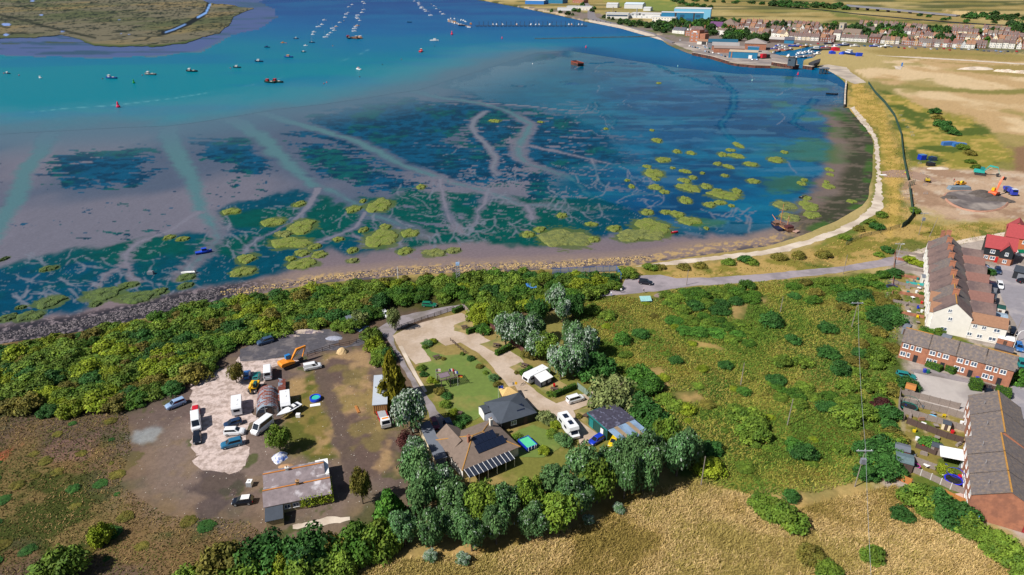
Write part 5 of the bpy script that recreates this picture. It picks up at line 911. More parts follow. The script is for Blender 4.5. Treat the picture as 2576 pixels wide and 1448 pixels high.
b.build('roof', mat('corrugated_blue_grey', lin(128, 156, 186), .6, .6, .14, rgb2=lin(104, 124, 150), sc2=.3), E2, fix=False); lt_ = MB()
for x in (L * .28, L * .72): lt_.add([(x - .5, -CW - .02, 2.84), (x + .5, -CW - .02, 2.84), (x + .5, 0, 3.19), (x - .5, 0, 3.19)], [(0, 1, 2, 3)])
lt_.build('roof_light', mat('old_rooflight', lin(150, 130, 104), .6, 2, .3), E2, fix=False); ps = MB()
for x in (.2, L / 2, L - .2): ps.box(x - .08, x + .08, -CW + .1, -CW + .26, 0, 2.74)
ps.build('post', WOODD, E2)
E, L = base(1097, 1180, 1124, 1173, 'long_garage', 'long grey-blue flat garage roof beside the bungalow', 'garage'); MB().box(0, L, 0, 13, 0, 2.3).build('wall', CREAM, E); slab_roof(E, [(-.15, -.2), (L + .15, -.2), (L + .15, 13.2), (-.15, 13.2)], 2.5, .18, FELT); door(E, L / 2, 0, w=1.9, m=GREYM)
loc, rz, L = loc_from(938, 1022, 973, 1019, 3.0); E = thing('mobile_home', 'white-topped mobile home being clad in bare timber', 'mobile home', loc, rz); D_ = (G(915, 952, 3.0) - G(938, 1022, 3.0)).length
MB().box(0, L, 0, D_, .5, 2.9).build('body', mat('raw_ply', lin(204, 168, 110), .85, 2, .12), E); slab_roof(E, [(-.15, -.15), (L + .15, -.15), (L + .15, D_ + .1), (-.15, D_ + .1)], 3.05, .14, mat('grey_white_membrane', lin(180, 188, 200), .6, .5, .06)); fr = MB()
for j in range(7): fr.box(.1 + (L - .3) * j / 6, .2 + (L - .3) * j / 6, -.1, 0, .5, 2.9)
fr.build('studs', WOODO, E)
for y in (2.5, 5.5, 8.5): window(E, 0, y, 1.4, 1.1, .9, 'left')
MB().box(L * .3, L * .5, D_ * .45, D_ * .49, 3.05, 3.25).build('roof_vent', PVC, E); MB().box(.3, L - .3, .3, D_ - .3, .05, .48).build('chassis', DKST, E)
E, L = base(1266, 1012, 1302, 1006, 'thatched_bar', 'straw-thatched garden bar behind the clubhouse', 'gazebo'); hip(E, 0, L, 0, 3.0, 1.9, 2.9, WOODD, mat('straw_thatch', lin(206, 172, 112), .95, 4, .2))
# ---- small sheds and lean-tos of the gardens ----------------------------------------------------
def shed(u0, v0, u1, v1, d, h, wm, rm, label, name='garden_shed', group='garden sheds of the terraces', pitch=.35):
 E, L = base(u0, v0, u1, v1, name, label, 'shed', group); gable(E, 0, L, 0, d, h, h + pitch, wm, rm, 'x', .12, .07); door(E, L * .5, 0, m=WOODD, w=min(.8, L * .4), h=min(1.8, h - .1)); return E
for a in [(2246, 1150, 2284, 1160, 2.6, 2.1, RUSTD, FELT, 'dark red shed with grey felt roof at the scrub boundary'), (2248, 1180, 2292, 1192, 3.4, 2.1, WOODD, mat('green_grey_sheet', lin(96, 116, 122), .7), 'grey-green striped flat shed in the corner garden'),
          (2338, 1140, 2364, 1148, 1.8, 1.9, WOOD, DKFELT, 'small pale shed with black roof in the middle garden'), (2367, 1080, 2388, 1086, 1.6, 1.6, CREAM, DKFELT, 'low hutch with black lid by the garden fence'), (2272, 995, 2296, 1002, 3, 2.1, WOOD, WOODO, 'tan plywood-roofed shed at the yard corner'),
          (2266, 840, 2280, 845, 3, 2.2, GREYM, FELT, 'narrow grey shed at the scrub end of the terrace gardens'), (2496, 892, 2542, 905, 3, 2.1, WOODD, RT_SLATE, 'dark slate-roofed shed behind the cottages'), (2505, 868, 2545, 878, 3, 2.2, BRICK, PVC, 'white-topped brick store by the gable end'),
          (2465, 762, 2500, 770, 5, 2.3, WOODD, DKFELT, 'black-roofed outbuilding behind the third terraced house'), (2462, 735, 2505, 742, 5, 2.4, GREYM, SOLAR, 'outbuilding with dark blue panels behind the terrace'), (2500, 792, 2524, 797, 3, 2.3, WHITE, GREENT, 'white shed with green roof behind the terrace'),
          (2470, 786, 2498, 792, 4, 2.2, BRICK, WOOD, 'brown flat-roofed outbuilding behind the terrace'), (2478, 812, 2530, 822, 4, 2.2, CREAM, mat('sky_sheet', lin(150, 168, 186), .6), 'long blue-grey sheeted garage behind the white wing'), (2316, 716, 2330, 718, 3, 2.4, WHITE, FELT, 'white lean-to porch on the terrace front'),
          (2364, 862, 2386, 869, 2.4, 1.9, GREYM, FELT, 'grey felt garden store behind the cottages')]: shed(*a)
CARP = {}
def paint(n, c): CARP[n] = mat(n + '_paint', lin(*c), .3, 2, .04, coat=.4, metal=.1); return CARP[n]
for n, c in (('silver', (150, 178, 214)), ('red', (206, 26, 40)), ('white', (240, 242, 246)), ('black', (22, 26, 38)), ('navy', (34, 58, 92)), ('blue', (44, 112, 150)), ('sky', (60, 120, 190)), ('green', (20, 116, 84)), ('burgundy', (120, 24, 48)), ('slate', (60, 84, 116)), ('grey', (110, 118, 130)), ('teal', (10, 80, 84)), ('yellow', (226, 196, 30)), ('royal', (28, 60, 190))): paint(n, c)
PROTO_PAINT = CARP['white']; CGLASS = mat('car_glass', lin(24, 30, 40), .08, 2, .2, spec=.8); RIM = mat('wheel_rim', lin(168, 172, 178), .4, 3, .1, metal=.5); LAMP = mat('head_lamp', lin(225, 232, 240), .2, 3, .05); TAIL = mat('tail_lamp', lin(170, 16, 22), .3, 3, .1)
STY = {
 'hatch': (4.0, 1.74, 1.48, .86, .96, -1.95, 1.15, -1.6, .25, 1), 'suv': (4.5, 1.86, 1.70, 1.0, 1.08, -2.2, 1.2, -1.95, .4, 1), 'saloon': (4.6, 1.8, 1.42, .84, .94, -1.65, 1.2, -.95, .3, 1), 'estate': (4.6, 1.78, 1.5, .84, .94, -2.25, 1.15, -2.0, .3, 1),
 'mpv': (4.5, 1.84, 1.82, 1.0, 1.08, -2.22, 1.5, -2.12, .75, 1), 'smallvan': (4.5, 1.84, 1.84, 1.0, 1.08, -2.22, 1.45, -2.16, .7, .35), 'bigvan': (5.6, 2.05, 2.55, 1.15, 1.3, -2.78, 2.25, -2.74, 1.4, .25), 'minibus': (5.6, 2.05, 2.5, 1.15, 1.3, -2.78, 2.25, -2.72, 1.4, 1)}
def lerp3(a, b, t): return tuple(a[i] + (b[i] - a[i]) * t for i in range(3))
def car_proto(st):
 L, W, H, hb, bl, cr, cf, rr, rf, sw = STY[st]; w = W / 2; E = thing('car', '', 'car'); b = MB(); x0, x1 = -L / 2, L / 2
 st_ = [(x0, .84, .42, bl * .8), (x0 + .12, .95, .3, bl), (x0 + .5, 1, .24, bl + .01), (cf * .2, 1, .22, bl), (cf, 1, .22, hb + .06), (cf + (x1 - cf) * .55, .97, .24, hb), (x1 - .12, .88, .28, hb - .12), (x1, .74, .36, hb - .3)]
 b.loft([[(x, -w * k * .94, z0), (x, -w * k, z0 + .22), (x, -w * k, z1 - .2), (x, -w * k * .9, z1), (x, w * k * .9, z1), (x, w * k, z1 - .2), (x, w * k, z0 + .22), (x, w * k * .94, z0)] for x, k, z0, z1 in st_])
 lo = [(cr, -w * .9, bl - .02), (cf, -w * .86, hb + .02), (cf, w * .86, hb + .02), (cr, w * .9, bl - .02)]; k = .72 if H < 2 else .86; hi = [(rr, -w * k, H - .05), (rf, -w * k * .97, H - .04), (rf, w * k * .97, H - .04), (rr, w * k, H - .05)]
 mid = [(rr + .15, -w * k * .8, H), (rf - .12, -w * k * .8, H), (rf - .12, w * k * .8, H), (rr + .15, w * k * .8, H)]
 b.add(lo + hi + mid, [(0, 1, 5, 4), (1, 2, 6, 5), (2, 3, 7, 6), (3, 0, 4, 7), (4, 5, 9, 8), (5, 6, 10, 9), (6, 7, 11, 10), (7, 4, 8, 11), (8, 9, 10, 11)]); b.build('body', PROTO_PAINT, E)
 def pane(name, A, B, C_, D, s0, s1, t0, t1):
  q = lambda s, t: Vector(lerp3(lerp3(A, B, s), lerp3(D, C_, s), t)); nn = (Vector(B) - Vector(A)).cross(Vector(D) - Vector(A)).normalized() * .02
  c = sum((Vector(p) for p in (A, B, C_, D)), Vector()) / 4; nn = nn if nn.dot(c - Vector((0, 0, H * .6))) > 0 else -nn
  MB().quad(*[tuple(q(s, t) + nn) for s, t in ((s0, t0), (s1, t0), (s1, t1), (s0, t1))]).build(name, CGLASS, E, fix=False)
 pane('windscreen', lo[1], lo[2], hi[2], hi[1], .07, .93, .1, .93); pane('rear_window', lo[3], lo[0], hi[0], hi[3], .12, .88, .3, .9)
 s0 = .08 if sw == 1 else 1 - sw; pane('side_window', lo[0], lo[1], hi[1], hi[0], s0, .9, .16, .9); pane('side_window', lo[2], lo[3], hi[3], hi[2], .1, 1 - s0, .16, .9)
 wr = .32 if H < 2 else .36
 for sx in (x0 + L * .19, x1 - L * .19):
  for sy in (-1, 1):
   o = MB().tube((sx, sy * (w - .17), wr), (sx, sy * (w + .02), wr), wr, wr, 12).build('wheel', BLK, E); MB().tube((sx, sy * (w + .022), wr), (sx, sy * (w + .035), wr), wr * .62, wr * .6, 8).build('rim', RIM, o)
 for sy in (-1, 1):
  MB().box(x1 - .28, x1 - .02, sy * w * .66 - .17, sy * w * .66 + .17, hb - .33, hb - .18).build('headlight', LAMP, E); MB().box(x0 - .02, x0 + .14, sy * w * .78 - .1, sy * w * .78 + .1, bl - .32, bl - .08).build('tail_light', TAIL, E)
 return E
CARS = {s: car_proto(s) for s in STY}
used = {s: False for s in STY}
def place_car(st, col, u, v, du, dv, label, cat='car', group='cars parked about the yards', z=LZ + .03, name=None):
 loc = G(u, v, z); rz = HD(u - du, v - dv, u + du, v + dv); E = dup(CARS[st], loc, rz, label, group, None, {PROTO_PAINT: CARP[col]}); E['category'] = cat
 E.name = name or {'smallvan': 'van', 'bigvan': 'van', 'minibus': 'minibus'}.get(st, 'car'); return E
for a in [('suv', 'silver', 443, 1022, -20, 8, 'silver-blue hatchback alone on bare dirt at the gravel edge'), ('hatch', 'red', 494, 1042, 0, 15, 'red hatchback parked behind the white van on pale gravel'), ('bigvan', 'white', 495, 1071, 1, 15, 'white van facing us between red and black cars', 'van'), ('hatch', 'black', 497, 1107, 0, 15, 'black hatchback at the front of the gravel line'),
          ('hatch', 'navy', 587, 1070, -20, 6, 'dark blue hatchback beside the white estate car on gravel'), ('suv', 'white', 591, 1092, 20, -1, 'white SUV between two blue cars on the gravel'), ('suv', 'blue', 584, 1122, -20, 5, 'blue SUV nearest on the gravel lot'), ('minibus', 'white', 661, 1080, -18, 14, 'white minibus in front of the arched hut', 'minibus'),
          ('smallvan', 'white', 787, 928, 20, -4, 'white panel van on grass near the orange excavator', 'van'), ('hatch', 'sky', 622, 948, 2, -16, 'blue hatchback seen from behind next to the yellow digger'), ('suv', 'slate', 668, 864, -20, 6, 'dark slate SUV on black planings'), ('bigvan', 'white', 675, 945, 0, -16, 'white van backed against the arched hut', 'van'),
          ('estate', 'green', 1080, 771, 20, 1, 'green estate car on the verge above the lane'), ('hatch', 'white', 970, 795, 14, 12, 'white hatchback under bushes at the lane bend'), ('bigvan', 'grey', 888, 822, 13, 10, 'battered silver van half hidden in bushes', 'van'), ('hatch', 'burgundy', 1094, 1072, 6, 16, 'dark red car in the shade by the bungalow'), ('saloon', 'navy', 1129, 1074, 7, 15, 'dark blue saloon beside the dark red car'),
          ('mpv', 'white', 1447, 1010, 20, -6, 'white people carrier on the camp pitch by a fence'), ('suv', 'black', 1624, 715, 16, 2, 'black SUV parked alone on the coast road'), ('hatch', 'royal', 1500, 1112, -10, 6, 'bright blue car by the shed corner'), ('hatch', 'yellow', 1544, 1116, -8, 14, 'yellow car under the edge of the carport roof'),
          ('estate', 'silver', 2481, 680, 16, 2, 'silver estate in front of the new houses'), ('suv', 'white', 2514, 723, 4, 14, 'white SUV at the estate kerb'), ('hatch', 'black', 2572, 711, 14, -2, 'black hatchback on the estate road by the picture edge'), ('hatch', 'black', 2547, 838, 5, 14, 'black car beside the end-of-terrace outbuildings'), ('estate', 'sky', 2562, 878, 4, 14, 'blue-grey estate on the estate road by a lamp post'), ('suv', 'teal', 2568, 922, 6, 14, 'dark teal car by the brick cottages'),
          ('hatch', 'black', 2574, 944, 6, 14, 'black car just past the dark teal car'), ('hatch', 'black', 2485, 990, 3, 16, 'black car beside a clipped tall hedge'), ('estate', 'teal', 2278, 950, 16, 3, 'dark teal estate under the tree by the parking yard'), ('suv', 'navy', 2509, 686, 3, 12, 'navy car behind the garden tree of the terrace'), ('hatch', 'teal', 646, 952, 3, -14, 'dark green car between the van and the yellow digger')]: place_car(*a)
# two-tone classic
E = place_car('hatch', 'black', 612, 1266, -22, 2, 'small black classic car with white soft top by the farmhouse'); E.name = 'classic_car'
for c in E.children:
 if c.name.startswith('rim'): pass
st = STY['hatch']; MB().add([(-1.55, -.7, .97), (.55, -.7, .97), (.55, .7, .97), (-1.55, .7, .97), (-1.35, -.6, 1.535), (.2, -.6, 1.525), (.2, .6, 1.525), (-1.35, .6, 1.535)], [(4, 5, 6, 7), (0, 1, 5, 4), (2, 3, 7, 6), (3, 0, 4, 7)]).build('soft_top', PVC, E)
# far cars: body, glass and wheels only
FP = {}
def far_car(col, u, v, du, dv, label, group='cars parked on the town quay', st='hatch', z=LZ + .05):
 if st not in FP:
  r = thing('car', '', 'car')
  for c in CARS[st].children:
   if c.name.split('.')[0] in ('body', 'windscreen', 'rear_window', 'side_window', 'wheel'):
    d = c.copy(); COL.objects.link(d); d.parent = r
  FP[st] = r
 E = dup(FP[st], G(u, v, z), HD(u - du, v - dv, u + du, v + dv), label, group, None, {PROTO_PAINT: CARP[col]}); E.name = 'car'; return E
rq = random.Random(3); cols = ['white', 'silver', 'black', 'navy', 'red', 'blue', 'grey', 'white', 'silver']
for u, v, c in [(1735, 118, 'white'), (1742, 120, 'silver'), (1749, 121, 'navy'), (1755, 122, 'blue'), (1760, 124, 'white'), (1770, 117, 'white'), (1774, 121, 'silver'), (1779, 123, 'white'), (1785, 124, 'green'), (1775, 131, 'silver'), (1783, 133, 'black'), (1794, 135, 'white'), (1808, 137, 'white'), (1815, 141, 'silver'), (1824, 144, 'navy'), (1893, 152, 'white'), (1905, 152, 'silver'), (1711, 103, 'white'),
    (1480, 50, 'black'), (1492, 52, 'navy'), (1500, 53, 'slate'), (1510, 55, 'black'), (1524, 56, 'grey'), (1536, 60, 'sky'), (1585, 67, 'red'), (1592, 68, 'navy'), (1600, 69, 'black')]:
 reg(far_car(c, u, v, 6, rq.choice([-2, 2, 3]), None), f'{c if c != "slate" else "dark blue"} car parked on the waterfront', 'cars parked on the waterfront')
for i in range(34):
 t = i / 34; u = 2010 + 560 * t + rq.uniform(-4, 4); v = 112 + 20 * t + rq.uniform(-2, 2); c = rq.choice(cols); reg(far_car(c, u, v, 8, 2, None, 'cars in the town streets'), f'{c} car before the town houses', 'cars in the town streets')
for r in list(CARS.values()) + list(FP.values()):
 for c in list(r.children):
  for g_ in list(c.children): bpy.data.objects.remove(g_)
  bpy.data.objects.remove(c)
 bpy.data.objects.remove(r)
def wheels(E, xs, w, r=.36):
 for x in xs:
  for sy in (-1, 1):
   o = MB().tube((x, sy * (w - .2), r), (x, sy * w, r), r, r, 12).build('wheel', BLK, E); MB().tube((x, sy * (w + .005), r), (x, sy * (w + .015), r), r * .55, r * .5, 8).build('rim', RIM, o)
def vthing(name, label, cat, u, v, du, dv, z=LZ + .03, group=None): return thing(name, label, cat, G(u, v, z), HD(u - du, v - dv, u + du, v + dv), group)
# caravans: profile with raked front, windows, roof hatch, hitch
def caravan(u, v, du, dv, label, L=6.2, W=2.25, grp='touring caravans'):
 E = vthing('caravan', label, 'caravan', u, v, du, dv, group=grp); a = L / 2
 MB().prism([(-a, .45), (a - .5, .45), (a, 1.0), (a - .12, 1.9), (a - .7, 2.5), (-a + .4, 2.55), (-a, 2.2)], -W / 2, W / 2).build('body', CARP['white'], E)
 MB().quad((a + .005, -W * .36, 1.15), (a + .005, W * .36, 1.15), (a - .095, W * .36, 1.85), (a - .095, -W * .36, 1.85)).build('front_window', CGLASS, E, fix=False)
 for sy in (-1, 1):
  for x_, x2 in ((-a + .8, -a + 2.2), (a - 2.1, a - .9)): MB().box(x_, x2, sy * (W / 2 + .012) - .012, sy * (W / 2 + .012) + .012, 1.3, 1.95).build('side_window', CGLASS, E)
 MB().box(-a - .02, -a, -W * .3, W * .3, 1.35, 1.95).build('rear_window', CGLASS, E)
 MB().box(-.3, .3, -.35, .35, 2.52, 2.64).box(-a + 1.1, -a + 1.5, -.25, .25, 2.53, 2.63).build('roof_hatch', PVC, E); wheels(E, (-.2,), W / 2 - .06, .3)
 MB().tube((a, -.3, .5), (a + 1.3, 0, .45), .05).tube((a, .3, .5), (a + 1.3, 0, .45), .05).tube((a + 1.3, 0, .45), (a + 1.3, 0, .0), .05).build('hitch', DKST, E); return E
caravan(598, 1030, 0, -16, 'white caravan alone on the gravel lot beside the hut'); caravan(720, 1020, 1, 16, 'dirty white caravan against the arched hut', 6.4)
Ec = caravan(1348, 954, -17, 8, 'white touring caravan with a black and white awning', 7.2, 2.35)
# awning beside it
aw = thing('awning', 'black and white air awning pitched on the caravan side', 'awning', Ec.location.copy(), Ec.rotation_euler.z)
yb = 1.25; MB().prism([(yb, 0), (yb + 2.6, 0), (yb + 2.6, 1.7), (yb, 2.4)], -2.0, 1.7, 'x').build('wall', mat('awning_charcoal', lin(56, 56, 66), .8), aw)
slab_roof(aw, [(-2.1, yb + .02, 2.46), (1.8, yb + .02, 2.46), (1.9, yb + 2.75, 1.75), (-2.2, yb + 2.75, 1.75)], 0, .05, PVC)
MB().box(-1.6, -.5, yb + 2.61, yb + 2.63, .5, 1.5).box(.2, 1.3, yb + 2.61, yb + 2.63, .5, 1.5).build('window', mat('awning_pane', lin(176, 190, 214), .3), aw)
# motorhome
E = vthing('motorhome', 'white motorhome with roof panels beside garden trees', 'motorhome', 1430, 1084, 12, 16); MB().prism([(-3.6, .5), (2.2, .5), (2.4, 1.5), (3.0, 2.2), (2.7, 2.85), (-3.4, 2.9), (-3.6, 2.5)], -1.15, 1.15).build('body', CARP['white'], E); MB().prism([(1.9, .4), (3.7, .4), (3.75, 1.0), (3.2, 1.25), (2.5, 1.95), (1.9, 1.95)], -1.0, 1.0).build('cab', CARP['white'], E)
MB().quad((3.235, -.85, 1.25), (3.235, .85, 1.25), (2.54, .8, 1.93), (2.54, -.8, 1.93)).build('windscreen', CGLASS, E, fix=False); MB().box(-2.4, -.9, -.55, .55, 2.9, 2.95).box(.2, 1.6, -.5, .5, 2.9, 2.95).build('solar_panel', SOLAR, E); MB().box(-.5, .0, -.3, .3, 2.9, 3.02).build('roof_hatch', PVC, E)
for sy in (-1, 1):
 for x_, x2 in ((-2.6, -1.2), (0, 1.2)): MB().box(x_, x2, sy * 1.162 - .012, sy * 1.162 + .012, 1.5, 2.1).build('side_window', CGLASS, E)
wheels(E, (-2.1, 2.7), 1.05)
# recovery truck
E = vthing('recovery_truck', 'white-cabbed recovery truck with red flatbed by the mobile home', 'truck', 966, 1062, 6, 16); MB().box(1.2, 3.0, -1.05, 1.05, .5, 1.3).add([(1.2, -1.05, 1.3), (3.0, -1.05, 1.3), (3.0, 1.05, 1.3), (1.2, 1.05, 1.3), (1.25, -.95, 2.3), (2.65, -.95, 2.3), (2.65, .95, 2.3), (1.25, .95, 2.3)], [(4, 5, 6, 7), (0, 1, 5, 4), (1, 2, 6, 5), (2, 3, 7, 6), (3, 0, 4, 7)]).build('cab', CARP['white'], E)
MB().quad((2.96, -.9, 1.42), (2.96, .9, 1.42), (2.71, .85, 2.2), (2.71, -.85, 2.2)).build('windscreen', CGLASS, E, fix=False); MB().box(-3.4, 1.1, -1.1, 1.1, .8, .95).box(-3.4, 1.1, -1.14, -1.02, .95, 1.15).box(-3.4, 1.1, 1.02, 1.14, .95, 1.15).box(.95, 1.1, -1.1, 1.1, .95, 2.0).build('flatbed', CARP['red'], E); MB().box(-2.8, .6, -.9, .9, .955, 1.2).build('load', STEEL, E); MB().box(1.7, 2.1, -.7, .7, 2.3, 2.42).build('light_bar', mat('amber', lin(255, 150, 30), .3), E); wheels(E, (-2.0, 2.2), 1.08, .42)
# speedboat on trailer
E = vthing('speedboat', 'white speedboat with dark cockpit on a trailer', 'boat', 728, 1044, -17, 10)
def hull(b, L, W, H, z0=0, bow=.35, transom=.85, n=9, sheer=.25):
 R = []
 for i in range(n):
  t = i / (n - 1); x = -L / 2 + L * t; k = transom + (1 - transom) * min(1, t / .4) if t < .4 else max(.03, 1 - ((t - .4) / .6) ** 2.2); zt = z0 + H * (1 + sheer * t ** 2); zk = z0 + H * bow * max(0, (t - .6) / .4) ** 2; w = W / 2 * k
  R.append([(x, -w, zt), (x, -w * .8, z0 + (zt - z0) * .35 + zk * .6), (x, 0, zk + z0), (x, w * .8, z0 + (zt - z0) * .35 + zk * .6), (x, w, zt)])
 return b.loft(R)
hull(MB(), 6.4, 2.2, .95, .55).build('hull', CARP['white'], E); MB().box(-2.6, .7, -.75, .75, 1.4, 1.56).build('cockpit', CGLASS, E); MB().box(-1.8, -1.2, -.6, .6, 1.56, 1.85).box(-.4, 0, -.6, .6, 1.56, 1.8).build('seat', PVC, E); MB().box(-3, 2.4, -.08, .08, .4, .5).box(-1, -.8, -1, 1, .4, .5).tube((2.4, 0, .45), (4, 0, .4), .05).build('trailer', DKST, E); wheels(E, (-.9,), 1.15, .28)
tag(MB().box(-.5, .5, -.4, .4, 0, .8).box(-.45, .45, -.35, .35, .8, .86).build('white_crate', PVC), 'white crate behind the speedboat trailer', 'crate').location = G(751, 1049)
# excavators ------------------------------------------------------------------------------------------
def excavator(u, v, du, dv, colr, cabm, label, boom, sc=1.0, slew=0, name='excavator'):
 E = vthing(name, label, 'excavator', u, v, du, dv); E.scale = (sc, sc, sc); P_ = mat('plant_%d_%d_%d' % colr, lin(*colr), .5, 2, .14)
 for sy in (-1, 1):
  MB().prism([(-1.9, .25), (-1.6, 0), (1.6, 0), (1.9, .25), (1.9, .6), (1.6, .85), (-1.6, .85), (-1.9, .6)], sy * 1.15 - .28, sy * 1.15 + .28).build('track', DKST, E)
 S = thing('s', '', ''); bpy.data.objects.remove(S); R = Matrix.Rotation(slew, 4, 'Z')
 def bl(mb, n, m): o = mb.build(n, m, E); o.data.transform(R); return o
 bl(MB().box(-.9, .9, -.9, .9, .55, 1.0), 'turntable', DKST); bl(MB().prism([(-2.4, 1.0), (1.3, 1.0), (1.3, 1.5), (-.3, 1.9), (-2.1, 1.95), (-2.4, 1.6)], -1.25, 1.25), 'body', P_); bl(MB().prism([(-.3, 1.5), (1.35, 1.5), (1.45, 2.0), (1.0, 2.95), (-.3, 2.95)], .35, 1.25), 'cab', cabm)
 bl(MB().box(1.405, 1.44, .45, 1.15, 1.75, 2.0).box(0, 1.0, 1.255, 1.27, 2.0, 2.8), 'cab_glass', CGLASS)
 pts = boom; b = MB()
 def bar(a, c, w, w2): b.loft([[(a[0], -w, a[1] - w), (a[0], w, a[1] - w), (a[0], w, a[1] + w), (a[0], -w, a[1] + w)], [(c[0], -w2, c[1] - w2), (c[0], w2, c[1] - w2), (c[0], w2, c[1] + w2), (c[0], -w2, c[1] + w2)]])
 bar(pts[0], pts[1], .22, .3); bar(pts[1], pts[2], .3, .2); o = bl(b, 'boom', P_); b = MB(); bar(pts[2], pts[3], .2, .15); bl(b, 'arm', P_); q = pts[3]
 bl(MB().prism([(q[0] - .1, q[1] + .2), (q[0] - 1.0, q[1] - .1), (q[0] - 1.05, q[1] - .7), (q[0] - .3, q[1] - .9), (q[0] + .1, q[1] - .3)], -.55, .55), 'bucket', DKST); bl(MB().tube((1.0, 0, 1.5), ((pts[1][0] + pts[2][0]) / 2, 0, (pts[1][1] + pts[2][1]) / 2 - .2), .09), 'ram', STEEL); return E
excavator(727, 922, 18, -7, (226, 140, 34), mat('blue_cab', lin(30, 120, 190), .5), 'orange tracked excavator with blue cab and raised boom', [(.8, 1.5), (2.6, 3.9), (5.2, 4.0), (3.9, 1.2)], 1.0)
excavator(640, 980, -8, 14, (232, 178, 20), mat('green_cab', lin(20, 86, 84), .5), 'small yellow digger tucked beside the arched hut', [(.6, 1.4), (1.5, 3.2), (3.2, 2.6), (3.0, .9)], .8, name='digger')
excavator(2465, 440, 16, 2, (40, 170, 160), TEALM, 'teal excavator with bent boom above the clay pit', [(.8, 1.5), (2.4, 3.9), (5.2, 3.6), (6.2, 1.2)], 1.25)
excavator(2500, 494, 10, -4, (236, 92, 40), CARP['yellow'], 'orange and yellow excavator working at the pit edge', [(.8, 1.5), (1.8, 4.4), (3.2, 6.4), (5.0, 6.0)], 1.25)
E = excavator(2416, 468, -16, 2, (222, 150, 40), CARP['yellow'], 'small tan excavator behind the grey tank in the pit', [(.6, 1.4), (2.2, 2.6), (4, 2.2), (4.4, .9)], .9)
E = vthing('dump_truck', 'blue tipper truck at the pit edge', 'truck', 2540, 488, 14, 8); MB().prism([(-4.2, 1.1), (1.3, 1.1), (1.6, 2.6), (-4.4, 2.4)], -1.2, 1.2).build('tipper_body', CARP['royal'], E); MB().prism([(1.9, .6), (3.9, .6), (3.9, 1.8), (3.5, 2.8), (1.9, 2.9)], -1.2, 1.2).build('cab', CARP['royal'], E); MB().quad((3.88, -1.05, 1.85), (3.88, 1.05, 1.85), (3.54, 1.0, 2.72), (3.54, -1.0, 2.72)).build('windscreen', CGLASS, E, fix=False); MB().box(1.95, 3.4, -1.0, 1.0, 2.9, 3.05).build('roof', CARP['white'], E); MB().box(-4.2, 3.7, -.5, .5, .6, 1.0).build('chassis', DKST, E); wheels(E, (-3.1, -1.8, 1.2, 2.9), 1.15, .5)
E = vthing('dumper', 'yellow site dumper on the haul road', 'dumper', 2332, 458, 1, 12); MB().prism([(.1, .9), (2.0, 1.0), (2.2, 1.7), (-.1, 1.6)], -1.0, 1.0).build('skip', CARP['yellow'], E); MB().box(-2.2, -.2, -.8, .8, .7, 1.5).build('body', CARP['yellow'], E); MB().box(-1.2, -.6, -.3, .3, 1.5, 1.8).build('seat', BLK, E); MB().tube((-1.3, -.7, 1.5), (-1.3, -.7, 2.6), .04).tube((-1.3, .7, 1.5), (-1.3, .7, 2.6), .04).tube((-1.3, -.7, 2.6), (-1.3, .7, 2.6), .04).build('roll_bar', DKST, E); wheels(E, (-1.4, 1.1), 1.1, .6)
E = vthing('car', 'white compact trailer parked by the estate playhouse', 'trailer', 2560, 640, 8, 2); bpy.data.objects.remove(E)
HB = {n: mat('hull_' + n, lin(*c), .45, 2, .08) for n, c in (('white', (240, 240, 240)), ('navy', (24, 36, 70)), ('black', (24, 26, 32)), ('blue', (30, 70, 150)), ('red', (196, 34, 52)), ('green', (16, 58, 48)), ('grey', (120, 122, 120)), ('orange', (214, 140, 70)), ('brown', (130, 96, 76)), ('bright_blue', (24, 70, 200)), ('peach', (232, 180, 140)))}
DECK = mat('pale_deck', lin(206, 200, 190), .8, 2, .1)
